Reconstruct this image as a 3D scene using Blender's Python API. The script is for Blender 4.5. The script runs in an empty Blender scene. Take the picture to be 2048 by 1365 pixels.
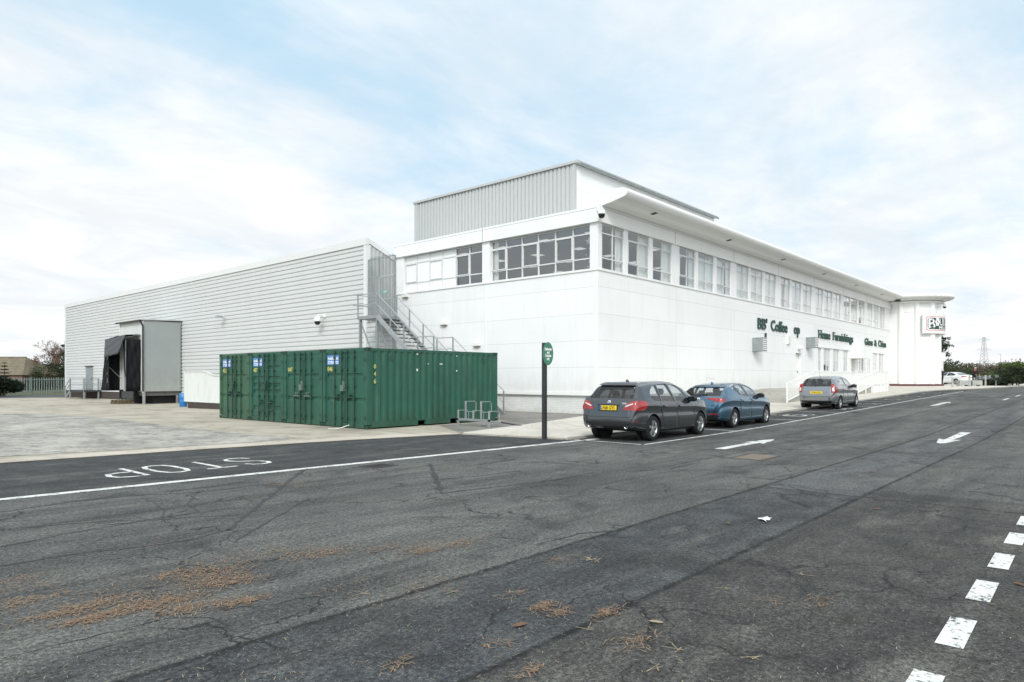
import bpy, bmesh, math, random
from mathutils import Vector, Matrix
from mathutils.bvhtree import BVHTree
R = math.radians
scene = bpy.context.scene
COL = scene.collection
TH = R(41.37)
SN, CS = math.sin(TH), math.cos(TH)
CAMZ = 1.62
FPX = 1375.0
rnd = random.Random(7)

# ------------------------------------------------------------------ ground shape
def sm(t):
    t = min(1, max(0, t)); return t*t*(3-2*t)
def gz(x, y=0):
    if x < 18: r = 0
    elif x < 24: r = .016*(x-18)**2/12
    elif x < 70: r = .048+.016*(x-24)
    elif x < 78: r = .784+.016*((x-70)-(x-70)**2/16)
    else: r = .848
    f = 1-min(1, max(0, (x-24)/8))
    return r-.28*sm((y-28)/16)*f
def at(px, d):                      # a point at a given distance along the view axis
    X = (px-1024)/FPX*d
    return (X*SN+d*CS, -X*CS+d*SN)
def G(px, py):                      # the ground point seen at a place of the photograph
    d = CAMZ*FPX/(py-757)
    for _ in range(40):
        x, y = at(px, d)
        d = .5*d+.5*min(400, (CAMZ-gz(x, y))*FPX/(py-757))
    return at(px, d)

# ------------------------------------------------------------------ node helper
class NT:
    def __init__(s, tree):
        s.t = tree; s.n = tree.nodes; s.l = tree.links
    def new(s, typ, **kw):
        n = s.n.new(typ)
        for k, v in kw.items(): setattr(n, k, v)
        return n
    def put(s, sock, v):
        if isinstance(v, bpy.types.NodeSocket): s.l.new(v, sock)
        elif v is not None:
            if isinstance(v, (tuple, list)) and len(v) == 3 and sock.type == 'RGBA': v = (*v, 1)
            sock.default_value = v
    def pos(s):
        return s.new('ShaderNodeNewGeometry').outputs['Position']
    def obj(s):
        return s.new('ShaderNodeTexCoord').outputs['Object']
    def sep(s, v):
        n = s.new('ShaderNodeSeparateXYZ'); s.put(n.inputs[0], v); return n.outputs[0], n.outputs[1], n.outputs[2]
    def comb(s, x, y, z):
        n = s.new('ShaderNodeCombineXYZ')
        for i, v in enumerate((x, y, z)): s.put(n.inputs[i], v)
        return n.outputs[0]
    def m(s, op, a, b=None, c=None, clamp=False):
        n = s.new('ShaderNodeMath', operation=op, use_clamp=clamp)
        for i, v in enumerate((a, b, c)): s.put(n.inputs[i], v)
        return n.outputs[0]
    def vm(s, op, a, b=None):
        n = s.new('ShaderNodeVectorMath', operation=op)
        s.put(n.inputs[0], a); s.put(n.inputs[1], b)
        return n.outputs['Value'] if op in ('DOT_PRODUCT', 'LENGTH') else n.outputs[0]
    def noise(s, v, scale, detail=4, rough=.55, dist=0, col=False):
        n = s.new('ShaderNodeTexNoise'); s.put(n.inputs['Vector'], v)
        n.inputs['Scale'].default_value = scale; n.inputs['Detail'].default_value = detail
        n.inputs['Roughness'].default_value = rough; n.inputs['Distortion'].default_value = dist
        return n.outputs['Color' if col else 'Fac']
    def vor(s, v, scale, feature='F1', out='Distance', rand=1):
        n = s.new('ShaderNodeTexVoronoi', feature=feature); s.put(n.inputs['Vector'], v)
        n.inputs['Scale'].default_value = scale; n.inputs['Randomness'].default_value = rand
        return n.outputs[out]
    def mr(s, v, a, b, c=0., d=1., smooth=False):
        n = s.new('ShaderNodeMapRange', interpolation_type='SMOOTHSTEP' if smooth else 'LINEAR', clamp=True)
        for i, q in enumerate((v, a, b, c, d)): s.put(n.inputs[i], q)
        return n.outputs[0]
    def mix(s, f, a, b, mode='MIX'):
        n = s.new('ShaderNodeMix', data_type='RGBA', blend_type=mode)
        s.put(n.inputs[0], f); s.put(n.inputs[6], a); s.put(n.inputs[7], b)
        return n.outputs[2]
    def bump(s, h, strength=.3, dist=.01, normal=None):
        n = s.new('ShaderNodeBump'); s.put(n.inputs['Height'], h)
        n.inputs['Strength'].default_value = strength; n.inputs['Distance'].default_value = dist
        if normal is not None: s.put(n.inputs['Normal'], normal)
        return n.outputs[0]
MATS = {}
def newmat(name):
    m = bpy.data.materials.new(name); m.use_nodes = True
    nt = NT(m.node_tree); nt.n.clear()
    out = nt.new('ShaderNodeOutputMaterial')
    p = nt.new('ShaderNodeBsdfPrincipled'); nt.l.new(p.outputs[0], out.inputs[0])
    MATS[name] = m
    return m, nt, p, out
def setp(nt, p, **kw):
    names = dict(c='Base Color', r='Roughness', met='Metallic', n='Normal', spec='Specular IOR Level', coat='Coat Weight', cr='Coat Roughness', em='Emission Color', es='Emission Strength')
    for k, v in kw.items(): nt.put(p.inputs[names[k]], v)
def plain(name, c, r=.6, met=0., spec=.5, var=.12, scale=3., bump=0., coat=0., dirt=None):
    """a surface with slight uneven tone"""
    m, nt, p, o = newmat(name)
    v = nt.pos()
    f = nt.noise(v, scale, 5, .6)
    a = tuple(x*(1-var) for x in c); b = tuple(min(1, x*(1+var)) for x in c)
    col = nt.mix(nt.mr(f, .3, .7), a, b)
    if dirt:
        st = nt.noise(nt.vm('MULTIPLY', v, (5., 5., .5)), 1.0, 6, .65)
        col = nt.mix(nt.mr(st, .52, .78, 0, dirt[1]), col, dirt[0])
    setp(nt, p, c=col, r=nt.mr(f, .2, .8, r*.9, min(1, r*1.1)), met=met, spec=spec, coat=coat)
    if coat: p.inputs['Coat Roughness'].default_value = .04
    if bump: setp(nt, p, n=nt.bump(nt.noise(v, scale*14, 4), bump, .01))
    return m

# ------------------------------------------------------------------ materials
def mk_asphalt():
    m, nt, p, o = newmat('asphalt')
    v = nt.pos(); x, y, z = nt.sep(v)
    wob = nt.m('MULTIPLY', nt.m('SUBTRACT', nt.noise(v, 2.2, 5, .7), .5), .22)
    yw = nt.m('ADD', y, wob); xw = nt.m('ADD', x, nt.m('MULTIPLY', wob, 2.0))
    def st(q, e, w=.03): return nt.mr(q, e-w, e+w)
    big = nt.noise(nt.vm('MULTIPLY', v, (.5, 1.0, 1.)), .55, 6, .62)
    mid = nt.noise(v, 2.3, 6, .65)
    # lanes laid at different times
    A = nt.mix(nt.mr(big, .3, .72), (.071, 0.074, 0.074), (.168, 0.170, 0.165))
    B = nt.mix(nt.mr(mid, .3, .75), (.037, 0.041, 0.047), (.106, 0.111, 0.116))
    Bl = nt.mix(nt.mr(big, .3, .7), (.085, 0.089, 0.095), (.149, 0.153, 0.158))
    C = nt.mix(nt.mr(mid, .3, .75), (.043, 0.043, 0.043), (.106, 0.104, 0.098))
    Cl = nt.mix(nt.mr(big, .3, .7), (.078, 0.080, 0.078), (.145, 0.146, 0.142))
    D = nt.mix(nt.mr(mid, .3, .75), (.040, 0.043, 0.047), (.080, 0.084, 0.089))
    B = nt.mix(st(xw, 10.2, .06), B, Bl)
    C = nt.mix(st(xw, 11.0, .06), C, Cl)
    col = nt.mix(st(yw, 2.6), C, B)
    col = nt.mix(st(yw, 4.0), col, A)
    bay = nt.m('MULTIPLY', st(yw, 8.75, .06), st(xw, 14.4, .1))
    col = nt.mix(bay, col, D)
    # junction mouth beyond the white line
    yl = nt.m('ADD', yw, nt.m('MULTIPLY', x, .0593))
    junc = nt.m('MULTIPLY', st(yl, 11.33, .05), nt.m('SUBTRACT', 1, st(xw, 14.5, .1)))
    col = nt.mix(junc, col, D)
    # wide worn streaks along the driving direction
    stv = nt.noise(nt.vm('MULTIPLY', v, (.12, 1.6, 1)), 1.1, 6, .65)
    col = nt.mix(nt.mr(stv, .47, .72, 0, .7), col, (.034, .034, .034))
    stl = nt.noise(nt.vm('MULTIPLY', nt.vm('ADD', v, (31, 17, 0)), (.3, 1.1, 1)), 1.3, 6, .7)
    col = nt.mix(nt.mr(stl, .52, .72, 0, .7), col, (.19, .186, .172))
    # tyre scrub patches
    bl = nt.noise(nt.vm('ADD', v, (9, 3, 0)), .8, 5, .6, 1.2)
    col = nt.mix(nt.mr(bl, .55, .70, 0, .6), col, (.030, .030, .030))
    # seams
    def seam(q, e, w, j=0):
        d = nt.m('ABSOLUTE', nt.m('SUBTRACT', q, e)); return nt.mr(d, w*.3, w, 1, 0)
    sn = nt.noise(v, 7, 4, .7)
    sw = nt.m('ADD', y, nt.m('MULTIPLY', nt.m('SUBTRACT', nt.noise(v, 3.0, 5, .7), .5), .09))
    se = nt.m('MAXIMUM', seam(sw, 4.0, .05), nt.m('MAXIMUM', seam(sw, 2.62, .045), nt.m('MULTIPLY', seam(sw, 6.2, .03), nt.mr(x, 9, 12))))
    xs2 = nt.m('ADD', x, nt.m('MULTIPLY', nt.m('SUBTRACT', nt.noise(v, 3.0, 5, .7), .5), .16))
    tr = nt.m('MULTIPLY', seam(xs2, 10.2, .05), nt.m('LESS_THAN', y, 4.0))
    se = nt.m('MAXIMUM', se, tr)
    se = nt.m('MULTIPLY', se, nt.mr(sn, .25, .6, .15, .95))
    col = nt.mix(se, col, (.012, .012, .012))
    # hairline cracks
    cv = nt.vm('ADD', v, nt.vm('MULTIPLY', nt.noise(v, 1.5, 4, .6, col=True), (.9, .9, 0)))
    cr = nt.vor(nt.vm('MULTIPLY', cv, (.7, 1.0, 0)), 1.15, 'DISTANCE_TO_EDGE')
    crk = nt.m('MULTIPLY', nt.mr(cr, .003, .014, 1, 0), nt.mr(nt.noise(v, .55, 3), .42, .56))
    col = nt.mix(nt.m('MULTIPLY', crk, .85), col, (.014, .014, .014))
    # aggregate
    g1 = nt.noise(v, 95, 3, .7); g2 = nt.noise(v, 33, 4, .7); g0 = nt.noise(v, 26, 7, .92)
    col = nt.mix(1.0, col, nt.mix(nt.mr(g0, .40, .60), (.22, .22, .22), (1.66, 1.65, 1.60)), 'MULTIPLY')
    bl2 = nt.noise(nt.vm('ADD', v, (13, 41, 0)), 2.6, 8, .75, .6)
    col = nt.mix(1.0, col, nt.mix(nt.mr(bl2, .33, .67), (.80, .80, .80), (1.18, 1.18, 1.17)), 'MULTIPLY')
    col = nt.mix(1.0, col, nt.mix(nt.mr(g1, .28, .72), (.45, .45, .45), (1.6, 1.6, 1.58)), 'MULTIPLY')
    col = nt.mix(1.0, col, nt.mix(nt.mr(g2, .25, .75), (.68, .68, .68), (1.32, 1.32, 1.32)), 'MULTIPLY')
    chip = nt.vor(v, 60, 'F1', 'Distance')
    chc = nt.sep(nt.vor(v, 60, 'F1', 'Color'))[0]
    pale = nt.m('MULTIPLY', nt.mr(chip, .18, .3, 1, 0), nt.m('GREATER_THAN', chc, .86))
    col = nt.mix(nt.m('MULTIPLY', pale, .75), col, (.32, .31, .28))
    pit = nt.noise(nt.vm('ADD', v, (2, 5, 0)), 48, 4, .8)
    col = nt.mix(nt.mr(pit, .36, .44, .8, 0), col, (.010, .010, .011))
    # brown dust
    du = nt.noise(nt.vm('ADD', v, (3, 11, 0)), 1.1, 8, .75)
    col = nt.mix(nt.mr(du, .56, .82, 0, .4), col, (.105, .078, .052))
    h = nt.m('ADD', nt.m('MULTIPLY', g1, 1.0), nt.m('ADD', nt.m('MULTIPLY', g2, .6), nt.m('MULTIPLY', nt.vor(v, 70), .8)))
    h = nt.m('SUBTRACT', h, nt.m('MULTIPLY', se, 1.5))
    setp(nt, p, c=col, r=nt.mr(g2, .2, .8, .8, .98), spec=.3, n=nt.bump(h, .7, .008))
mk_asphalt()

def mk_mark():
    m, nt, p, o = newmat('road_paint')
    v = nt.pos()
    w = nt.noise(v, 26, 6, .72); w2 = nt.noise(v, 3.2, 4, .6)
    th = nt.m('ADD', nt.m('MULTIPLY', w, .7), nt.m('MULTIPLY', w2, .42))
    f = nt.mr(th, .585, .64)
    col = nt.mix(f, nt.mix(nt.noise(v, 9, 4), (.62, .62, .58), (.80, .80, .77)), (.075, .077, .078))
    setp(nt, p, c=col, r=.75, spec=.3, n=nt.bump(nt.noise(v, 90, 3), .4, .004))
    m, nt, p, o = newmat('faded_road_paint')
    v = nt.pos()
    th = nt.m('ADD', nt.m('MULTIPLY', nt.noise(v, 20, 6, .75), .7), nt.m('MULTIPLY', nt.noise(v, 2.4, 4, .6), .45))
    col = nt.mix(nt.mr(th, .52, .60), (.60, .60, .57), (.06, .063, .066))
    setp(nt, p, c=col, r=.8, spec=.3)
mk_mark()

def mk_concrete(name, a, b, stain, amt, joints=None, rough_wear=False):
    m, nt, p, o = newmat(name)
    v = nt.pos(); x, y, z = nt.sep(v)
    f = nt.noise(v, .45, 7, .65); g = nt.noise(v, 30, 4, .7)
    col = nt.mix(nt.mr(f, .3, .7), a, b)
    s = nt.noise(nt.vm('MULTIPLY', nt.vm('ADD', v, (4, 8, 0)), (1, .35, 1)), .7, 8, .72)
    col = nt.mix(nt.mr(s, .48, .75, 0, amt), col, stain)
    if rough_wear:
        w = nt.noise(nt.vm('MULTIPLY', v, (1.0, .7, 1)), 2.6, 9, .8)
        col = nt.mix(nt.mr(w, .50, .64, 0, .75), col, (.06, .06, .058))
        w = nt.noise(nt.vm('ADD', v, (40, 8, 0)), .35, 7, .7)
        col = nt.mix(nt.mr(w, .52, .7, 0, .8), col, (.10, .10, .095))
    sk = nt.noise(nt.vm('ADD', v, (70, 8, 0)), .16, 5, .6, 2.2)
    col = nt.mix(nt.mr(nt.m('ABSOLUTE', nt.m('SUBTRACT', sk, .5)), .0, .03, .35, 0), col, stain)
    col = nt.mix(1., col, nt.mix(nt.mr(g, .25, .75), (.78, .78, .78), (1.2, 1.2, 1.2)), 'MULTIPLY')
    if joints:
        for q, per, w in joints:
            c = x if q == 'x' else y
            d = nt.m('ABSOLUTE', nt.m('SUBTRACT', nt.m('FRACT', nt.m('DIVIDE', nt.m('ADD', c, 500.3), per)), .5))
            col = nt.mix(nt.mr(d, .5-w/per, .5-.4*w/per, 0, .38), col, (.07, .065, .055))
    setp(nt, p, c=col, r=.88, spec=.3, n=nt.bump(g, .35, .006))
mk_concrete('yard_concrete', (.37, .33, .26), (.53, .485, .40), (.16, .14, .11), .75, [('x', 6.5, .03), ('y', 9., .03)])
mk_concrete('worn_yard', (.35, .33, .29), (.51, .485, .43), (.14, .13, .12), .75, None, True)
mk_concrete('concrete_band', (.48, .43, .36), (.58, .52, .44), (.25, .22, .18), .5)
mk_concrete('apron', (.21, .20, .18), (.30, .285, .26), (.08, .076, .066), .7)
mk_concrete('far_asphalt', (.075, .078, .082), (.11, .113, .117), (.05, .05, .05), .5)
mk_concrete('paving', (.56, .52, .45), (.66, .62, .55), (.38, .345, .29), .45, [('x', .6, .012), ('y', .6, .012)])
mk_concrete('kerb_stone', (.36, .34, .30), (.44, .42, .37), (.20, .18, .15), .6, [('x', .9, .012)])
mk_concrete('far_grass', (.06, .08, .035), (.10, .11, .05), (.09, .075, .045), .6)

def mk_wall(name, base, joints_z=None, rect=None, streak=.12):
    """painted cladding with real joint lines between its boards"""
    m, nt, p, o = newmat(name)
    v = nt.pos(); x, y, z = nt.sep(v)
    col = nt.mix(nt.noise(v, .6, 5, .6), tuple(c*.95 for c in base), tuple(min(1, c*1.03) for c in base))
    st = nt.noise(nt.vm('MULTIPLY', v, (3.2, 3.2, .22)), 1.3, 7, .68)
    col = nt.mix(nt.mr(st, .52, .82, 0, streak), col, (.42, .42, .38))
    st = nt.noise(nt.vm('ADD', v, (6, 2, 1)), .35, 5, .6)
    col = nt.mix(nt.mr(st, .5, .75, 0, streak*.7), col, (.55, .56, .54))
    if rect:                                           # each board has weathered a little differently
        cell = nt.comb(nt.m('FLOOR', nt.m('DIVIDE', nt.m('SUBTRACT', x, rect[0]), rect[1])), nt.m('FLOOR', nt.m('DIVIDE', nt.m('SUBTRACT', y, 23.2), 20.)), nt.m('FLOOR', nt.m('DIVIDE', nt.m('SUBTRACT', z, joints_z[0]), joints_z[1])))
        wn = nt.new('ShaderNodeTexWhiteNoise'); nt.put(wn.inputs['Vector'], cell)
        col = nt.mix(1., col, nt.mix(wn.outputs['Value'], (.955, .958, .955), (1., 1., 1.)), 'MULTIPLY')
    if joints_z:
        d = nt.m('ABSOLUTE', nt.m('SUBTRACT', nt.m('FRACT', nt.m('DIVIDE', nt.m('SUBTRACT', z, joints_z[0]), joints_z[1])), .5))
        ln = nt.m('MULTIPLY', nt.mr(d, .5-.016/joints_z[1], .5-.006/joints_z[1]), nt.m('LESS_THAN', z, 6.2))
        if rect:
            dx = nt.m('ABSOLUTE', nt.m('SUBTRACT', nt.m('FRACT', nt.m('DIVIDE', nt.m('SUBTRACT', x, rect[0]), rect[1])), .5))
            inr = nt.m('GREATER_THAN', x, 24.6)
            ln = nt.m('MAXIMUM', ln, nt.m('MULTIPLY', inr, nt.mr(dx, .5-.018/rect[1], .5-.008/rect[1])))
            dy = nt.m('ABSOLUTE', nt.m('SUBTRACT', y, 23.2))
            ln = nt.m('MULTIPLY', nt.m('LESS_THAN', z, 6.2), nt.m('MAXIMUM', ln, nt.m('MULTIPLY', nt.m('SUBTRACT', 1, inr), nt.mr(dy, .01, .024, 1, 0))))
        col = nt.mix(nt.m('MULTIPLY', ln, .36), col, (.30, .30, .29))
    gr = nt.m('ADD', nt.mr(z, .9, 2.3, .34, 0.), nt.m('MULTIPLY', nt.m('SUBTRACT', nt.noise(nt.vm('MULTIPLY', v, (1, 1, .4)), 1.8, 7, .7), .5), .9))
    if joints_z: col = nt.mix(nt.mr(gr, .12, .6, 0, .45), col, (.50, .50, .44))
    setp(nt, p, c=col, r=.5, spec=.4, n=nt.bump(nt.noise(v, .9, 3), .12, .05))
mk_wall('white_cladding', (.86, .865, .86), (.95, 1.15), (24.4, 6.943), .2)
mk_wall('white_paint', (.85, .855, .85), None, None, .1)
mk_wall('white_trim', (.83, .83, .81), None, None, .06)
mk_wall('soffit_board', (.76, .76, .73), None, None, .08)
mk_wall('warehouse_sheet', (.60, .615, .61), None, None, .16)
mk_wall('warehouse_trim', (.70, .715, .71), None, None, .12)
mk_wall('plant_room_sheet', (.48, .495, .49), None, None, .15)
mk_wall('dock_sheet', (.29, .315, .315), (.66, 1.05), None, .2)
mk_wall('stained_white', (.66, .68, .66), None, None, .6)

def mk_brick(name, a, b, mortar, sc=1.0, grime=None):
    m, nt, p, o = newmat(name)
    v = nt.pos(); x, y, z = nt.sep(v)
    n = nt.new('ShaderNodeTexBrick')
    nt.put(n.inputs['Vector'], nt.comb(nt.m('ADD', x, y), z, 0.))
    nt.put(n.inputs['Color1'], a); nt.put(n.inputs['Color2'], b); nt.put(n.inputs['Mortar'], mortar)
    n.inputs['Scale'].default_value = 1.; n.inputs['Brick Width'].default_value = .225*sc
    n.inputs['Row Height'].default_value = .075*sc; n.inputs['Mortar Size'].default_value = .008
    col = nt.mix(nt.mr(nt.noise(v, 1.4, 6, .7), .35, .75, 0, .4), n.outputs[0], tuple(q*.6 for q in a))
    if grime:
        col = nt.mix(nt.mr(nt.m('ADD', nt.noise(v, 1.7, 6, .7), nt.m('MULTIPLY', z, -.8)), .3, .62, 0, .8), col, grime)
    setp(nt, p, c=col, r=.85, n=nt.bump(n.outputs['Fac'], -.5, .01))
mk_brick('brown_brick', (.065, .045, .036), (.042, .032, .03), (.07, .065, .06))
mk_brick('painted_brick', (.74, .745, .73), (.79, .79, .78), (.60, .60, .59), 1, (.36, .37, .28))
mk_brick('house_brick', (.20, .10, .07), (.16, .085, .06), (.2, .18, .16))
def mk_container(name, c, fade):
    m, nt, p, o = newmat(name)
    v = nt.pos(); x, y, z = nt.sep(v)
    col = nt.mix(nt.mr(nt.noise(v, 1.1, 6, .65), .3, .7), tuple(q*.82 for q in c), tuple(q*1.2 for q in c))
    chalk = nt.noise(nt.vm('MULTIPLY', nt.vm('ADD', v, (5, 3, 0)), (2.5, 2.5, .5)), 1.2, 7, .7)
    col = nt.mix(nt.mr(chalk, .5, .75, 0, fade), col, (.085, .17, .115))
    dirt = nt.noise(nt.vm('MULTIPLY', v, (5, 5, .6)), 1., 7, .7)
    low = nt.m('ADD', nt.mr(z, .1, 1.0, .25, 0.), nt.mr(z, 2.2, 2.6, 0., .12))
    col = nt.mix(nt.mr(nt.m('ADD', dirt, low), .6, .95, 0, .6), col, (.05, .055, .03))
    rust = nt.noise(v, 7., 7, .75)
    col = nt.mix(nt.mr(nt.m('ADD', rust, nt.m('MULTIPLY', low, .25)), .70, .76, 0, .85), col, (.13, .06, .03))
    sc = nt.noise(nt.vm('MULTIPLY', v, (14, 14, 1.2)), 1.3, 5, .7)
    col = nt.mix(nt.mr(sc, .72, .78, 0, .5), col, (.13, .22, .17))
    setp(nt, p, c=col, r=nt.mr(chalk, .3, .7, .38, .62), spec=.4, n=nt.bump(nt.noise(v, 1.6, 3), .25, .04))
mk_container('container_green', (.017, .088, .060), .4)
mk_container('container_green_faded', (.036, .100, .056), .6)
plain('lock_green', (.12, .18, .15), .45, .2, .5, .15, 6)
plain('container_hardware', (.016, .058, .040), .5, .1, .5, .2, 6)
plain('galvanised', (.42, .45, .46), .45, .55, .5, .15, 8)
plain('steel_grey', (.30, .325, .33), .5, .3, .5, .15, 5)
plain('dark_steel', (.05, .056, .06), .5, .3, .5, .15, 5)
plain('screen_steel', (.17, .18, .185), .5, .3, .5, .12, 5)
plain('post_black', (.028, .03, .032), .5, 0, .5, .3, 9)
plain('sign_green', (.055, .19, .125), .45, 0, .5, .06, 4)
plain('letter_green', (.008, .055, .042), .45, 0, .5, .1, 6)
plain('letter_white', (.82, .82, .80), .5, 0, .5, .03, 6)
plain('letter_yellow', (.52, .50, .14), .55, 0, .5, .15, 20)
plain('sticker_blue', (.10, .22, .56), .35, 0, .5, .05, 8)
plain('sticker_white', (.72, .76, .86), .35, 0, .5, .05, 8)
plain('exit_green', (.14, .36, .30), .4, 0, .5, .05, 8)
plain('sign_dark', (.018, .045, .045), .4, 0, .5, .08, 4)
plain('sign_red', (.50, .07, .10), .45, 0, .5, .05, 4)
plain('plinth_red', (.085, .012, .014), .5, 0, .5, .15, 4)
plain('shelter_black', (.009, .009, .011), .7, 0, .2, .3, 3, .25)
plain('shelter_flap', (.05, .055, .062), .5, 0, .5, .25, 3, .2)
plain('barrel_blue', (.02, .18, .50), .35, 0, .5, .08, 4)
plain('bare_wood', (.17, .13, .085), .8, 0, .3, .3, 8, .2)
plain('grey_concrete', (.12, .12, .115), .85, 0, .3, .2, 3, .2)
plain('shadow_cavity', (.02, .02, .02), .9)
plain('inner_wall', (.40, .41, .41), .8)
plain('inner_ceiling', (.52, .53, .535), .8)
plain('window_frame_paint', (.66, .67, .665), .45, 0, .4, .05, 6)
plain('inner_floor', (.16, .15, .15), .8)
plain('curtain_cloth', (.82, .81, .76), .8, 0, .2, .08, 12)
plain('blind_white', (.86, .87, .87), .7, 0, .3, .03, 2)
plain('stone_grey', (.36, .36, .34), .85, 0, .3, .2, 2, .2)
plain('bark', (.115, .09, .07), .9, 0, .2, .25, 6, .3)
plain('twig', (.20, .155, .125), .9, 0, .2, .25, 3)
plain('twig_red', (.16, .09, .07), .9, 0, .2, .3, 3)
plain('roof_tile', (.185, .155, .11), .85, 0, .3, .25, 2, .2)
plain('roof_tile_dark', (.11, .075, .062), .85, 0, .3, .25, 2, .2)
plain('fence_galv', (.25, .305, .295), .5, .4, .5, .2, 3)
plain('needle_brown', (.27, .18, .115), .8, 0, .3, .45, 25)
plain('straw', (.33, .27, .18), .8, 0, .3, .3, 25)
plain('dead_leaf', (.16, .085, .045), .7, 0, .3, .4, 25)
plain('paper', (.80, .80, .79), .7)
plain('tar', (.016, .016, .017), .55, 0, .5, .2, 6)
plain('iron', (.055, .048, .045), .6, .4, .5, .3, 14, .2)
plain('manhole_tan', (.19, .155, .12), .85, 0, .3, .2, 5, .2)
plain('tyre', (.014, .014, .015), .8, 0, .3, .15, 10)
plain('rim_alloy', (.52, .53, .54), .28, .85, .5, .06, 8)
plain('rim_dark', (.05, .052, .055), .4, .6, .5, .1, 8)
plain('black_trim', (.012, .012, .013), .35, 0, .5, .1, 8)
plain('chrome', (.75, .75, .75), .12, 1, .5, .03, 8)
plain('plate_yellow', (.85, .60, .02), .4, 0, .5, .03, 8)
plain('plate_black', (.01, .01, .01), .5)
plain('plate_blue', (.02, .11, .40), .5)
plain('badge_white', (.75, .77, .80), .25, .3, .5, .03, 8)
plain('seat_cloth', (.035, .036, .04), .8)
plain('skin', (.55, .34, .26), .6, 0, .4, .06, 20)
plain('hair_white', (.60, .57, .52), .8)
plain('cloth_black', (.012, .013, .016), .85)
plain('cloth_red', (.45, .05, .05), .85)
plain('bauble', (.75, .70, .62), .3, .4)
def paint(name, c, met=.45):
    m, nt, p, o = newmat(name)
    v = nt.obj()
    fl = nt.noise(v, 900, 2, .5)
    setp(nt, p, c=nt.mix(nt.mr(fl, .35, .65), tuple(q*.86 for q in c), tuple(min(1, q*1.14) for q in c)), r=.2, met=met, coat=1., cr=.02)
paint('paint_graphite', (.088, .098, .107), .88); paint('paint_blue', (.070, .160, .245), .85); paint('paint_grey', (.27, .277, .29), .8); paint('paint_white', (.80, .81, .81), 0)
def redlens():
    m, nt, p, o = newmat('red_lens')
    v = nt.obj()
    f = nt.noise(v, 14, 3)
    setp(nt, p, c=nt.mix(nt.mr(f, .3, .7), (.22, .006, .007), (.40, .022, .018)), r=.12, coat=1., cr=.02)
redlens()
plain('clear_lens', (.72, .66, .64), .15, .2, .5, .05, 10, 0, .8)
def glass(name, tint, ior=1.5, rough=.01, refl=1.0):
    m, nt, p, o = newmat(name)
    nt.n.remove(p)
    gm = nt.new('ShaderNodeNewGeometry')
    cosv = nt.m('ABSOLUTE', nt.vm('DOT_PRODUCT', gm.outputs['Incoming'], gm.outputs['Normal']))
    r0 = ((ior-1)/(ior+1))**2
    frs = nt.m('ADD', r0, nt.m('MULTIPLY', 1-r0, nt.m('POWER', nt.m('SUBTRACT', 1., cosv, clamp=True), 5.)))
    gl = nt.new('ShaderNodeBsdfGlossy'); gl.inputs['Roughness'].default_value = rough
    wav = nt.noise(nt.pos(), 1.1, 3)
    nt.put(gl.inputs['Normal'], nt.bump(wav, .035, .1))
    tr = nt.new('ShaderNodeBsdfTransparent'); tr.inputs[0].default_value = (*tint, 1)
    mx = nt.new('ShaderNodeMixShader')
    nt.put(mx.inputs[0], nt.m('MULTIPLY', frs, refl, clamp=True))
    nt.l.new(tr.outputs[0], mx.inputs[1]); nt.l.new(gl.outputs[0], mx.inputs[2]); nt.l.new(mx.outputs[0], o.inputs[0])
glass('window_glass', (.88, .92, .93), 1.5, .01, 3.6)
glass('end_glass', (.88, .92, .93), 1.5, .01, 6.5)
glass('car_glass', (.86, .90, .90), 1.5, .01, 2.0)
glass('car_glass_dark', (.10, .105, .11), 1.5, .01, 2.2)
def emit(name, c, s):
    m, nt, p, o = newmat(name)
    setp(nt, p, c=(.8, .8, .8), em=c, es=s)
emit('lit_panel', (1, .98, .94), .6)
def leafmat(name, a, b, r=.55, spec=.35):
    m, nt, p, o = newmat(name)
    v = nt.pos()
    f = nt.noise(v, 2.2, 5, .7); g = nt.noise(v, 16, 3)
    col = nt.mix(nt.mr(nt.m('ADD', nt.m('MULTIPLY', f, .6), nt.m('MULTIPLY', g, .4)), .35, .65), a, b)
    setp(nt, p, c=col, r=r, spec=spec)
    tl = nt.new('ShaderNodeBsdfTranslucent'); nt.put(tl.inputs[0], col)
    mx = nt.new('ShaderNodeMixShader'); mx.inputs[0].default_value = .25
    nt.l.new(p.outputs[0], mx.inputs[1]); nt.l.new(tl.outputs[0], mx.inputs[2]); nt.l.new(mx.outputs[0], o.inputs[0])
leafmat('leaf_dark', (.022, .036, .016), (.05, .065, .028))
leafmat('leaf_green', (.035, .06, .02), (.075, .10, .035))
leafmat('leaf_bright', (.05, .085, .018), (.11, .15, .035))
leafmat('leaf_brown', (.075, .055, .04), (.13, .095, .065))
leafmat('leaf_pine', (.016, .032, .02), (.04, .058, .035))
leafmat('leaf_xmas', (.03, .06, .05), (.06, .09, .075))

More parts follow.
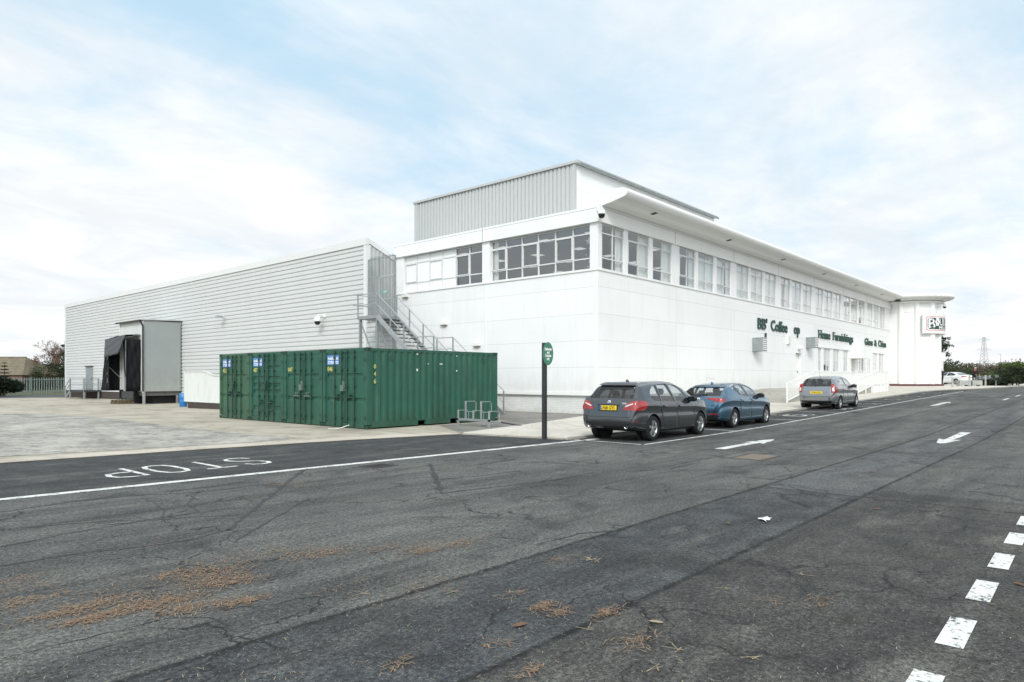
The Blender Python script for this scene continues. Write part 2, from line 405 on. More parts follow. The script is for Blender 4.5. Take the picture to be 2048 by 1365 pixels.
# ------------------------------------------------------------------ mesh builder
def origin(o):
    while o.parent: o = o.parent
    return o.location
class MB:
    def __init__(s): s.v = []; s.f = []
    def add(s, vs, fs):
        b = len(s.v); s.v += [tuple(v) for v in vs]; s.f += [tuple(b+i for i in f) for f in fs]; return s
    def box(s, x0, x1, y0, y1, z0, z1):
        return s.add([(x0,y0,z0),(x1,y0,z0),(x1,y1,z0),(x0,y1,z0),(x0,y0,z1),(x1,y0,z1),(x1,y1,z1),(x0,y1,z1)],
            [(0,3,2,1),(4,5,6,7),(0,1,5,4),(1,2,6,5),(2,3,7,6),(3,0,4,7)])
    def obox(s, p, q, w, h, up=(0,0,1)):           # bar from p to q with a w by h section
        p, q = Vector(p), Vector(q); d = (q-p).normalized(); u = Vector(up)
        if abs(d.dot(u)) > .98: u = Vector((1,0,0))
        a = d.cross(u).normalized()*w/2; b = a.cross(d).normalized()*h/2
        vs = [p-a-b,p+a-b,p+a+b,p-a+b,q-a-b,q+a-b,q+a+b,q-a+b]
        return s.add(vs, [(0,1,2,3),(7,6,5,4),(0,4,5,1),(1,5,6,2),(2,6,7,3),(3,7,4,0)])
    def tube(s, pts, r, n=8, cap=True):
        pts = [Vector(p) for p in pts]; k = len(pts)
        rs = r if isinstance(r, (list, tuple)) else [r]*k
        vs = []; pu = None
        for i, p in enumerate(pts):
            d = (pts[min(i+1,k-1)]-pts[max(i-1,0)]).normalized()
            u = Vector((0,0,1)) if pu is None else pu
            if abs(d.dot(u)) > .95: u = Vector((1,0,0)) if abs(d.x) < .9 else Vector((0,1,0))
            a = d.cross(u).normalized(); b = d.cross(a).normalized(); pu = u
            for j in range(n):
                t = 2*math.pi*j/n; vs.append(p+rs[i]*(math.cos(t)*a+math.sin(t)*b))
        fs = [(i*n+j, i*n+(j+1)%n, (i+1)*n+(j+1)%n, (i+1)*n+j) for i in range(k-1) for j in range(n)]
        if cap: fs += [tuple(range(n))[::-1], tuple((k-1)*n+j for j in range(n))]
        return s.add(vs, fs)
    def lathe(s, prof, c=(0,0,0), n=24, a0=0, a1=2*math.pi, axis='z'):   # profile of (radius, height)
        full = abs(a1-a0-2*math.pi) < 1e-6; m = n if full else n+1; vs = []
        for r, h in prof:
            for j in range(m):
                t = a0+(a1-a0)*j/n
                q = (r*math.cos(t), r*math.sin(t), h) if axis == 'z' else (r*math.cos(t), h, r*math.sin(t)) if axis == 'y' else (h, r*math.cos(t), r*math.sin(t))
                vs.append((c[0]+q[0], c[1]+q[1], c[2]+q[2]))
        fs = []
        for i in range(len(prof)-1):
            for j in range(n):
                k = (j+1) % m if full else j+1
                fs.append((i*m+j, i*m+k, (i+1)*m+k, (i+1)*m+j))
        return s.add(vs, fs)
    def prism(s, poly, f, d0, d1):                 # f(a, b, depth) -> point ; closed prism
        n = len(poly)
        vs = [f(a,b,d0) for a,b in poly]+[f(a,b,d1) for a,b in poly]
        return s.add(vs, [tuple(range(n))[::-1], tuple(range(n,2*n))]+[(i,(i+1)%n,n+(i+1)%n,n+i) for i in range(n)])
    def strip(s, prof, f, d0, d1):                 # open profile swept straight from d0 to d1
        n = len(prof)
        vs = [f(a,b,d0) for a,b in prof]+[f(a,b,d1) for a,b in prof]
        return s.add(vs, [(i,i+1,n+i+1,n+i) for i in range(n-1)])
    def build(s, name, mat, parent=None, world=True, smooth=False, fix=True):
        me = bpy.data.meshes.new(name)
        vs = s.v
        if parent is not None and world:
            o = origin(parent); vs = [(v[0]-o.x, v[1]-o.y, v[2]-o.z) for v in vs]
        me.from_pydata(vs, [], s.f); me.validate()
        if fix:
            bm = bmesh.new(); bm.from_mesh(me); bmesh.ops.recalc_face_normals(bm, faces=bm.faces); bm.to_mesh(me); bm.free()
        me.materials.append(MATS[mat] if isinstance(mat, str) else mat)
        if smooth: me.polygons.foreach_set('use_smooth', [True]*len(me.polygons))
        ob = bpy.data.objects.new(name, me); COL.objects.link(ob)
        if parent is not None: ob.parent = parent
        return ob
def thing(name, loc, label, cat, group=None):
    o = bpy.data.objects.new(name, None); COL.objects.link(o); o.location = loc; o.empty_display_size = .2
    return tag(o, label, cat, group)
def tag(o, label, cat, group=None):
    o['label'] = label; o['category'] = cat
    if group: o['group'] = group
    return o
def empty(name, parent, loc=(0,0,0)):
    o = bpy.data.objects.new(name, None); COL.objects.link(o); o.parent = parent; o.location = loc; o.empty_display_size = .1
    return o
def recenter(o):
    """a one-mesh thing gets its origin at its base"""
    me = o.data; n = len(me.vertices)
    xs = [v.co for v in me.vertices]
    c = Vector((sum(v.x for v in xs)/n, sum(v.y for v in xs)/n, min(v.z for v in xs)))
    me.transform(Matrix.Translation(-c)); o.location = c
    return o
def corr(a0, a1, per, dep, flat=.55, slope=.12):   # trapezoid sheet profile: list of (along, depth)
    out = []; a = a0
    while a < a1-1e-6:
        for q, d in ((0,0),(flat*per,0),((flat+slope)*per,dep),((1-slope)*per,dep)):
            if a+q <= a1: out.append((a+q, d))
        a += per
    out.append((a1, 0)); return out

# ------------------------------------------------------------------ lettering
def glyphs(s, bold=.0, serif=False, space=1.0):
    cu = bpy.data.curves.new('txt', 'FONT'); cu.body = s; cu.size = 1; cu.offset = bold; cu.resolution_u = 3; cu.space_character = space
    ob = bpy.data.objects.new('txt', cu); COL.objects.link(ob)
    dg = bpy.context.evaluated_depsgraph_get(); dg.update()
    me = bpy.data.meshes.new_from_object(ob.evaluated_get(dg))
    vs = [(v.co.x, v.co.y) for v in me.vertices]; fs = [tuple(p.vertices) for p in me.polygons]
    if serif:
        ed = {}
        for f in fs:
            for i in range(len(f)):
                k = tuple(sorted((f[i], f[(i+1) % len(f)]))); ed[k] = ed.get(k, 0)+1
        pos = {}
        for (a, b), c in ed.items():
            if c == 1 and abs(vs[a][1]-vs[b][1]) < .012 and .05 < abs(vs[a][0]-vs[b][0]) < .22:
                x0, x1 = sorted((vs[a][0], vs[b][0])); yy = vs[a][1]
                if yy < .05 or yy > .42:
                    pos[(round(x0,2), round(yy,1))] = (x0, x1, yy)
        low = [(p[0], p[1]) for p in pos.values() if p[2] < .05]
        for x0, x1, yy in pos.values():
            if yy > .42 and not any(abs(q[0]-x0) < .06 or abs(q[1]-x1) < .06 for q in low): continue
            lo, hi = (yy, yy+.05) if yy < .3 else (yy-.05, yy)
            b = len(vs); vs += [(x0-.055,lo),(x1+.055,lo),(x1+.055,hi),(x0-.055,hi)]; fs.append((b,b+1,b+2,b+3))
    bpy.data.objects.remove(ob); bpy.data.curves.remove(cu); bpy.data.meshes.remove(me)
    return vs, fs
def letter(mb, s, f, width=None, height=.3, x0=0, y0=0, thick=.0, bold=.0, serif=False, center=False, space=1.0):
    """f(a, b, depth) -> point. height is the capital height"""
    vs, fs = glyphs(s, bold, serif, space)
    if not vs: return
    xa = min(v[0] for v in vs); xb = max(v[0] for v in vs)
    sy = height/.73
    sx = width/(xb-xa) if width else sy
    w = (xb-xa)*sx
    ox = x0-(w/2 if center else 0)
    P = [((v[0]-xa)*sx+ox, v[1]*sy+y0) for v in vs]
    n = len(P)
    if thick <= 0:
        mb.add([f(a,b,0) for a,b in P], fs)
    else:
        ed = {}
        for q in fs:
            for i in range(len(q)):
                a, b = q[i], q[(i+1) % len(q)]
                if (b, a) in ed: ed.pop((b, a))
                else: ed[(a, b)] = 1
        mb.add([f(a,b,thick) for a,b in P]+[f(a,b,0) for a,b in P], fs+[(a,b,n+b,n+a) for a,b in ed])

# ------------------------------------------------------------------ ground sheets
XS = [18+2*i for i in range(34)]; YS = [26+2*i for i in range(11)]
def sheet(name, polys, mat, off, kind='structure', skirt=0, link=True):
    bm = bmesh.new()
    for poly in polys:
        bm.faces.new([bm.verts.new((x, y, 0)) for x, y in poly])
    for ax, vals in ((0, XS), (1, YS)):
        lo = min(v.co[ax] for v in bm.verts); hi = max(v.co[ax] for v in bm.verts)
        for q in vals:
            if lo < q < hi:
                co = (q,0,0) if ax == 0 else (0,q,0); no = (1,0,0) if ax == 0 else (0,1,0)
                bmesh.ops.bisect_plane(bm, geom=bm.verts[:]+bm.edges[:]+bm.faces[:], plane_co=co, plane_no=no)
    for v in bm.verts: v.co.z = gz(v.co.x, v.co.y)+off
    bm.normal_update()
    for f in bm.faces:
        if f.normal.z < 0: f.normal_flip()
    if skirt:
        ee = [e for e in bm.edges if len(e.link_faces) == 1]
        r = bmesh.ops.extrude_edge_only(bm, edges=ee)
        for g in r['geom']:
            if isinstance(g, bmesh.types.BMVert): g.co.z -= skirt
    me = bpy.data.meshes.new(name); bm.to_mesh(me); bm.free()
    me.materials.append(MATS[mat])
    ob = bpy.data.objects.new(name, me); COL.objects.link(ob)
    if kind: ob['kind'] = kind
    return ob
def ribbon(pts, w):
    """flat band of width w along pts -> list of quads"""
    out = []; n = len(pts); L = []; Rr = []
    closed = pts[0] == pts[-1]
    for i in range(n):
        a = pts[max(i-1,0)]; b = pts[min(i+1,n-1)]
        if closed and i in (0, n-1): a = pts[n-2]; b = pts[1]
        dx, dy = b[0]-a[0], b[1]-a[1]; l = math.hypot(dx, dy) or 1
        ww = (w[i] if isinstance(w, list) else w)/2
        L.append((pts[i][0]-dy/l*ww, pts[i][1]+dx/l*ww)); Rr.append((pts[i][0]+dy/l*ww, pts[i][1]-dx/l*ww))
    for i in range(n-1): out.append([Rr[i], Rr[i+1], L[i+1], L[i]])
    return out
CLX, CLY, CLA, CLB, SUNE, EXPO, GLOW, DEN = 3.1, 0.7, .42, .58, 1.75, .02, 2.6, True
SPOTS = ((430,400,.13,.06),(1800,120,.13,.08),(1950,430,.20,.04),(80,520,.2,.04),(1000,240,.22,-.02),(1640,250,.13,-.075),(1300,190,.2,-.03),(1930,20,.08,-.06),(120,110,.25,-.085),(560,130,.22,-.05))
CLX, CLY = 11.3, 6.9
CLA, CLB = .355, .635
# ================================================================== GROUND
far = 3200
g = sheet('ground', [[(-far,-far),(far,-far),(far,far),(-far,far)]], 'far_grass', -.03)
sheet('road', [[(-90,-60),(120,-60),(120,14),(76,16),(60,16),(24,16.4),(14,15),(7,16.2),(3.3,16.4),(-20,19.6),(-90,29)]], 'asphalt', 0)
yard_edge = [(14,14.2),(10.5,15.0),(7,15.55),(3.3,15.9),(-6,16.9),(-20,18.8),(-90,28)]
sheet('yard', [yard_edge+[(-90,72),(-10,72),(24.5,84),(24.5,16.7)]], 'yard_concrete', .006)
band = []
for i in range(len(yard_edge)-1):
    (x0,y0),(x1,y1) = yard_edge[i], yard_edge[i+1]
    band.append([(x0,y0+.02),(x1,y1+.02),(x1,y1+.8),(x0,y0+.8)][::-1])
sheet('concrete_strip', band, 'concrete_band', .016)
wy = [G(*p) for p in [(-400,836),(-150,831),(0,829),(110,828),(200,836),(290,847),(380,857),(460,866),(560,874),(610,876.5),(500,886),(400,892),(200,904),(0,915),(-150,924),(-400,940)]]
sheet('worn_yard_surface', [wy], 'worn_yard', .012)
sheet('apron', [[(14.05,14.3),(24.38,16.75),(24.5,30.0),(19.8,30.0),(19.8,17.4),(16.0,17.4)]], 'apron', .012)
sheet('back_lane', [[G(*p) for p in [(-700,805),(-300,800),(0,797.3),(60,796.2),(150,795.2),(150,789.8),(60,790.3),(0,791.2),(-300,793.5),(-700,796)]]], 'far_asphalt', .012)
pave_front = [(14.65,10.95),(30,10.95),(45,10.98),(58,10.95),(62,10.55),(65,9.5),(68,8.4),(73,7.35),(80,6.4),(95,5.0),(110,4.2)]
pv = pave_front+[(118,9),(118,60),(74.5,40),(73.5,16.7),(24.35,16.7),(14.05,14.25)]
pavement = sheet('pavement', [pv], 'paving', .05, skirt=.12)
kb = []
for i in range(len(pave_front)-1):
    (x0,y0),(x1,y1) = pave_front[i], pave_front[i+1]
    kb.append([(x0,y0-.13),(x1,y1-.13),(x1,y1-.002),(x0,y0-.002)])
sheet('kerb', kb, 'kerb_stone', .062, skirt=.12)
sheet('kerb', [[(14.52,10.82),(14.65,10.95),(14.05,14.25),(13.92,14.2)]], 'kerb_stone', .03, skirt=.08)

# ------------------------------------------------------------------ painted markings
ML = .005
def mark(name, polys, label=None, cat='road marking', group=None, mat='road_paint'):
    return sheet(name, polys, mat, ML)
mark('stop_line', ribbon([(-8,11.80),(2.36,11.18),(8,10.84),(14.0,10.49),(15.3,10.42)], .19))
def ell(cx, cy, rx, ry, a0=0, a1=360, n=20):
    return [(cx+rx*math.cos(R(a0+(a1-a0)*i/n)), cy+ry*math.sin(R(a0+(a1-a0)*i/n))) for i in range(n+1)]
def word(ox, oy, sx, sy, w):
    """STOP, read by somebody driving out of the yard: letter right is -x, letter up is -y"""
    L = {'S': [[(.92,.80),(.78,.96),(.5,1),(.2,.95),(.06,.78),(.2,.6),(.5,.51),(.8,.42),(.94,.24),(.8,.06),(.5,0),(.2,.05),(.06,.2)]],
         'T': [[(0,.97),(1,.97)],[(.5,.97),(.5,0)]],
         'O': [[(.5,1),(.22,.94),(.08,.72),(.08,.28),(.22,.06),(.5,0),(.78,.06),(.92,.28),(.92,.72),(.78,.94),(.5,1)]],
         'P': [[(.08,0),(.08,.98),(.55,.98),(.85,.92),(.95,.74),(.85,.54),(.55,.47),(.08,.47)]]}
    for i, c in enumerate('STOP'):
        polys = []
        for st in L[c]:
            pts = [(ox-(i*1.36+a)*sx, oy-b*sy) for a, b in st]
            polys += ribbon(pts, w)
        sheet('stop_letter', polys, 'road_paint', ML)
word(6.93, 13.38, .56, 1.25, .092)
# parking bays
mark('bay_line', ribbon([(14.62,8.66),(26,8.74),(40,8.72),(56,8.70),(61,8.66)], .09), mat='road_paint')
for x in (14.66, 20.35, 25.85, 31.1, 36.4, 41.7, 47.0, 52.3, 57.5):
    mark('bay_line', ribbon([(x, 8.72 if x > 15 else 8.62),(x+.02,10.75)], .09))
def wheelchair(x, y, s):
    P = []
    P += ribbon(ell(x-.1*s, y, .42*s, .42*s, 60, 340), .11)
    P += ribbon([(x-.15*s,y+.62*s),(x-.1*s,y+.1*s),(x+.35*s,y+.05*s),(x+.55*s,y-.5*s),(x+.8*s,y-.45*s)], .12)
    P += ribbon([(x-.1*s,y+.38*s),(x+.3*s,y+.36*s)], .1)
    P.append(ell(x-.17*s, y+.82*s, .12*s, .12*s, 0, 330, 10))
    return P
for x in (28.4, 33.7, 39.0, 44.3, 49.6, 54.9):
    sheet('disabled_bay_symbol', wheelchair(x, 9.75, 1.0), 'faded_road_paint' if x > 34 else 'road_paint', ML)
def arrow(x0, x1, y, w=.15):
    d = 1 if x1 > x0 else -1; L = abs(x1-x0); f = lambda a, b: (x0+d*a, y+d*b)
    q = [[f(0,-.13),f(L-1.2,-.10),f(L-1.2,.10),f(0,.13)], [f(L-1.2,-.12),f(L-1.45,-.27),f(L-.2,-.1),f(L,0),f(L-.2,.1),f(L-1.45,.27),f(L-1.2,.12)]]
    return [p if d > 0 else p for p in q]
def road_arrow(px0, px1, mat='road_paint', y=None):
    a, b = G(*px0), G(*px1); yy = (a[1]+b[1])/2
    return sheet('direction_arrow', arrow(a[0], b[0], yy), mat, ML)
road_arrow((1428,898), (1557,880))
road_arrow((1941,866), (1869,887))
road_arrow((1862,812), (1901,804.5))
for i in range(-2, 8):                                # broken line close to the camera
    x0 = 5.17+1.13*i
    mark('lane_dash', [[(x0-.31,.69),(x0+.31,.70),(x0+.31,.85),(x0-.31,.84)]])
for px, py in ((2012,799),(2036,792)):
    x, y = G(px, py); mark('lane_dash', ribbon([(x-1.3,y),(x+1.3,y)], .12))
# old trench edges and cracks sealed with tar
rc = random.Random(3)
def crack(pts, w):
    P = []; pts = [G(*p) for p in pts]
    for (x0,y0),(x1,y1) in zip(pts, pts[1:]):
        n = max(2, int(math.hypot(x1-x0, y1-y0)/.12))
        for i in range(n):
            t = i/n; P.append((x0+(x1-x0)*t+rc.uniform(-.02,.02), y0+(y1-y0)*t+rc.uniform(-.02,.02)))
    P.append(pts[-1])
    return ribbon(P, [max(.004, w*rc.uniform(.15, 1.4)) for _ in P])
CR = []
for pts, w in [([(0,1133),(140,1109),(290,1094),(380,1080),(460,1060)],.028),([(455,1062),(520,1010),(575,965),(612,938)],.05),([(470,1085),(530,1047),(580,1020),(618,997)],.02),
               ([(120,1004),(260,992),(400,985),(560,966)],.02),([(200,1052),(320,1040),(440,1032),(480,1030)],.018),([(300,1000),(330,1022),(322,1045)],.012),([(395,985),(375,1008),(405,1030)],.012),([(0,1060),(120,1050),(250,1041)],.014),([(0,1095),(150,1065),(300,1040),(400,1025)],.014),([(0,1025),(150,1003),(300,988),(440,972)],.03),
               ([(860,928),(870,955),(884,986)],.07),([(884,987),(980,976),(1100,962),(1190,945)],.035),([(870,960),(960,952),(1040,942)],.03),([(985,917),(1100,926),(1200,934)],.03),
               ([(0,1318),(120,1290),(250,1258),(340,1235),(420,1237),(455,1252)],.012),([(150,1310),(300,1275),(420,1245)],.006),
               ([(1075,1090),(1160,1068),(1250,1060)],.02),([(1540,958),(1640,938),(1700,930)],.03),([(1250,944),(1340,938),(1400,925)],.03)]:
    CR += crack(pts, w*1.5)
cb = MB()
for q in CR:
    b = [(x, y, gz(x,y)+.003) for x, y in q]; cb.add(b, [(0,1,2,3)])
o = cb.build('road_crack', 'tar', fix=False); o['kind'] = 'structure'

# ------------------------------------------------------------------ loose bits on the tarmac
rl = random.Random(11)
def slivers(mb, c, n, sx, sy, l0, l1, w, zmax=.012, ang=None):
    for _ in range(n):
        x = rl.gauss(c[0], sx); y = rl.gauss(c[1], sy); a = rl.uniform(0, math.pi) if ang is None else rl.gauss(ang, .5)
        l = rl.uniform(l0, l1)/2; ca, sa = math.cos(a), math.sin(a); z = gz(x,y)+rl.uniform(.004, zmax); dz = rl.uniform(-.003,.003); ww = w*rl.uniform(.6,1.5)/2
        mb.add([(x-ca*l-sa*ww,y-sa*l+ca*ww,z-dz),(x-ca*l+sa*ww,y-sa*l-ca*ww,z-dz),(x+ca*l+sa*ww,y+sa*l-ca*ww,z+dz+.002),(x+ca*l-sa*ww,y+sa*l+ca*ww,z+dz+.002)], [(0,1,2,3)])
nd = MB()
for px, py, n, s in [(30,1160,150,.14),(55,1205,260,.16),(20,1180,80,.15),(150,1222,260,.13),(110,1230,120,.1),(215,1205,240,.14),(270,1215,300,.14),(340,1205,420,.15),(370,1220,260,.1),(390,1150,200,.15),(430,1160,360,.16),(465,1165,330,.12),(455,1140,150,.16),(350,1148,120,.1),(400,1140,80,.14),
        (180,1240,220,.09),(160,1243,100,.06),(470,1205,200,.11),(500,1203,110,.06),(460,1120,100,.2),(560,1105,150,.2),(630,1106,260,.17),(665,1108,120,.12),(760,1100,120,.14),(840,1095,140,.14),(850,1103,160,.08),(920,1090,110,.12),(940,1080,60,.12),
        (1085,1215,160,.07),(1120,1226,100,.08),(1215,1228,150,.08),(555,970,100,.2),(620,970,60,.2),(480,990,40,.25),(1270,1285,110,.1),(1000,1290,40,.1),(800,1330,50,.06),(1060,1345,60,.06),(1030,1190,40,.08),(1130,1120,60,.12),(1530,1210,40,.1),(1640,1205,60,.1),(300,1090,40,.3),(700,1180,60,.25),(850,1170,70,.2),(100,1170,60,.3),(250,1180,60,.3)]:
    slivers(nd, G(px,py), int(n*.72), s*1.1, s*.55, .025, .07, .0042, .014)
o = nd.build('pine_needles', 'needle_brown', fix=False); o['kind'] = 'stuff'
st = MB()
for _ in range(650):
    px = rl.uniform(0,2048); py = 940+430*math.sqrt(rl.random())
    slivers(st, G(px,py), 1, .02, .02, .01, .04, .003, .008)
for px, py in [(1175,1120),(1180,1121),(1190,1122),(1180,1259),(1350,1300),(1500,1318),(1310,1340),(900,1185),(1030,1186),(730,1190),(1600,1150),(1450,1180)]:
    slivers(st, G(px,py), 3, .02, .02, .06, .16, .006, .012)
o = st.build('straw_bits', 'straw', fix=False); o['kind'] = 'stuff'
def leaf(px, py, s, mat, name, label, cat, curl=.25):
    x, y = G(px, py); a = rl.uniform(0, 6.28); mb = MB(); n = 7
    vs = []
    for i in range(n):
        t = i/(n-1)*2-1; w = (1-t*t)**.7*.42+.02
        for j in (-1, 0, 1):
            vs.append((t*s, j*w*s, .012+curl*s*(abs(j)*.5*(1-abs(t))+.35*t*t*(1 if i%2 else .7))))
    fs = [(i*3+j, i*3+j+1, i*3+j+4, i*3+j+3) for i in range(n-1) for j in (0,1)]
    ca, sa = math.cos(a), math.sin(a)
    mb.add([(x+v[0]*ca-v[1]*sa, y+v[0]*sa+v[1]*ca, gz(x,y)+v[2]) for v in vs], fs)
    ob = tag(recenter(mb.build(name, mat, fix=False)), label, cat, 'dead leaves blown onto the road'); return ob
lab = ['curled brown dead leaf lying alone on the tarmac near the bottom centre', 'brown leaf between the paper scrap and the broken white line', 'dead leaf just beyond the paper scrap towards the arrows', 'small brown leaf on the pale lane short of the left-pointing arrow', 'pale straw coloured leaf beside the lower lane seam', 'dark leaf blown against the topmost white dash', 'dry leaf lying level with the paper scrap, to its left']
for (px, py, s, mt), lb in zip([(1040,1254,.06,'dead_leaf'),(1755,1020,.055,'dead_leaf'),(1876,1022,.05,'dead_leaf'),(1742,945,.06,'dead_leaf'),(1312,1248,.05,'straw'),(2040,1172,.05,'dead_leaf'),(1456,1049,.05,'dead_leaf')], lab):
    leaf(px, py, s, mt, 'dead_leaf', lb, 'leaf')
x, y = G(1529,1042); mb = MB(); n = 6
vs = [(x-.09+.18*i/n+.02*j, y+(-.06+.12*j/3)*(1-.06*i)+.02*math.sin(i*1.7), gz(x,y)+.01+.018*abs(math.sin(i*1.3+j*.9))) for i in range(n+1) for j in range(4)]
mb.add(vs, [(i*4+j,i*4+j+1,i*4+j+5,i*4+j+4) for i in range(n) for j in range(3)])
tag(recenter(mb.build('paper_scrap', 'paper', fix=False)), 'crumpled white paper scrap lying on the road', 'litter')
# drain grate and manhole
x, y = G(757,932.5); t = thing('drain_grate', (x,y,0), 'rusty iron drain grate set in the road by the white line', 'drain')
mb = MB(); mb.box(x-.28,x+.28,y-.24,y-.19,-.02,.007); mb.box(x-.28,x+.28,y+.19,y+.24,-.02,.007); mb.box(x-.28,x-.23,y-.19,y+.19,-.02,.007); mb.box(x+.23,x+.28,y-.19,y+.19,-.02,.007)
mb.build('frame', 'iron', t)
mb = MB()
for i in range(9): q = x-.21+i*.052; mb.box(q-.012,q+.012,y-.19,y+.19,-.02,.0065)
mb.build('bars', 'iron', t)
MB().box(x-.23,x+.23,y-.19,y+.19,.0005,.0015).build('sump', 'shadow_cavity', t)
x, y = G(1512,914.5); t = thing('manhole_cover', (x,y,0), 'rectangular tan manhole cover in the grey lane beside the arrow', 'manhole')
MB().box(x-.5,x+.5,y-.28,y+.28,-.02,.006).build('cover', 'manhole_tan', t)
mb = MB(); mb.box(x-.56,x+.56,y-.34,y-.281,-.02,.007); mb.box(x-.56,x+.56,y+.281,y+.34,-.02,.007); mb.box(x-.56,x-.501,y-.28,y+.28,-.02,.007); mb.box(x+.501,x+.56,y-.28,y+.28,-.02,.007); mb.build('frame', 'iron', t)

# ================================================================== WHITE STORE
BX, BY = 24.4, 16.6; BYE = 30.05; BXE = 74.6
def tpx(px, y=BY):
    k = (px-1024)/FPX
    return y*(CS+k*SN)/(SN-k*CS)
store = thing('department_store', (BX,BY,0), 'long white two storey store with ribbon windows, curved canopy and rounded corner drum', 'building')
def fl(a, b, d): return (BX+d, a, b)         # left face, depth inward
def fr(a, b, d): return (a, BY+d, b)         # right face
Z0, ZS, ZH, ZT = .92, 6.29, 8.29, 8.97
w = MB()
w.box(BX,BX+.3,BY,BYE,Z0,ZS); w.box(BX,BX+.3,BY,BYE,ZH,8.9)
for a, b in ((BY,17.03),(22.94,23.44),(29.41,BYE)): w.box(BX,BX+.3,a,b,ZS,ZH)
w.box(BX+.3,BXE,BYE-.3,BYE,Z0,8.9)
# right wall with its openings
D1 = (48.35,49.45,1.0,3.36)
gw = [tuple(tpx(q) for q in p) for p in ((1636,1642.5),(1647.4,1661),(1666,1678.3),(1686.6,1696.2),(1716.5,1726.5),(1734.4,1741.3),(1745,1754.3),(1758,1767.3))]
D2 = (tpx(1702),tpx(1711),1.15,3.25)
GZ0, GZ1 = 2.12, 3.88
X0 = BX+.3
cuts = [(D1[0],D1[1],Z0,D1[3])]+[(a,b,GZ0,GZ1) for a, b in gw]+[(D2[0],D2[1],Z0,D2[3])]
cuts.sort()
x = X0
for a, b, z0, z1 in cuts:
    w.box(x,a,BY,BY+.3,Z0,4.2)
    w.box(a,b,BY,BY+.3,z1,4.2)
    if z0 > Z0: w.box(a,b,BY,BY+.3,Z0,z0)
    x = b
w.box(x,BXE,BY,BY+.3,Z0,4.2); w.box(X0,BXE,BY,BY+.3,4.2,ZS); w.box(X0,BXE,BY,BY+.3,ZH,8.9)
wins = []
x = X0
for i in range(7):
    b = BX+6.943*i
    for a0, a1 in ((.30,2.05),(2.38,4.25),(4.60,6.45)):
        wins.append((b+a0, b+a1, i))
        w.box(x,b+a0,BY,BY+.3,ZS,ZH); x = b+a1
w.box(x,BXE,BY,BY+.3,ZS,ZH)
w.build('wall', 'white_cladding', store)
f = MB(); f.box(BX-.12,BX,BY-.12,BYE+.06,ZH-.003,ZT); f.box(BX,BXE-.2,BY-.12,BY,ZH-.003,ZT); f.box(BX,BX+.32,BY,BYE+.06,8.903,ZT)
f.build('fascia', 'white_paint', store)
j = MB()
j.box(BX-.124,BX-.119,23.3,23.33,ZH+.02,ZT-.02)
for i in (1,2,3,4,5,6): q = BX+6.943*i-.35; j.box(q-.013,q+.013,BY-.124,BY-.119,ZH+.02,ZT-.02)
j.box(BX-.126,BX-.121,BY-.12,BYE+.06,8.86,8.872); j.box(BX-.12,BXE-.2,BY-.126,BY-.121,8.86,8.872)
j.build('fascia_joint', 'steel_grey', store)
tr = MB(); tr.box(BX-.035,BX,BY-.035,BYE,Z0-.05,Z0+.1); tr.box(BX,BXE,BY-.035,BY,Z0-.05,Z0+.1)
tr.box(BX-.05,BX,BY-.05,BYE,ZS-.055,ZS+.003); tr.box(BX,BXE,BY-.05,BY,ZS-.055,ZS+.003)
tr.box(BX-.012,BX,BY-.012,BY+.22,Z0+.1,ZS-.06); tr.box(BX-.02,BX,23.17,23.25,Z0+.12,ZS-.06)
xa, xb = gw[0][0]-.3, gw[-1][1]+.6
tr.box(xa,tpx(1700),BY-.06,BY,GZ1+.02,GZ1+.14); tr.box(tpx(1723),xb,BY-.06,BY,GZ1+.02,GZ1+.14)
tr.build('trim', 'white_trim', store)
pl = MB(); pl.box(BX+.1,BX+.4,BY+.1,BYE-.05,-.45,Z0); pl.box(BX+.4,BXE,BY+.1,BY+.4,-.2,Z0)
pl.build('plinth', 'painted_brick', store)
MB().box(BX+.31,BXE-.05,BY+.31,BYE-.31,8.62,8.88).build('roof', 'soffit_board', store)
# canopy
nose = [(15.42,9.19),(15.34,9.21),(15.28,9.25),(15.24,9.31),(15.22,9.38),(15.24,9.45),(15.29,9.51),(15.36,9.55),(15.45,9.575)]
cp = [(BY-.12,8.985),(16.0,9.06)]+nose+[(16.6,9.62),(17.5,9.63),(17.5,9.0)]
c = MB().prism(cp, lambda a,b,d: (d,a,b), BX+.12, 73.0).build('canopy', 'white_trim', store)
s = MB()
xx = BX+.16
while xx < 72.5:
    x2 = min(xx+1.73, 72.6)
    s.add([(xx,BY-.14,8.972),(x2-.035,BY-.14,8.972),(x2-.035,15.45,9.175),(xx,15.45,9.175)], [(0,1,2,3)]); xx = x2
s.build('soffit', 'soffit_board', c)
for i in range(6):
    q = 27.7+8.05*i
    v = MB(); v.add([(q-.15,16.25,9.018),(q+.15,16.25,9.018),(q+.15,15.66,9.124),(q-.15,15.66,9.124)], [(0,1,2,3)]); v.build('vent', 'dark_steel', c)
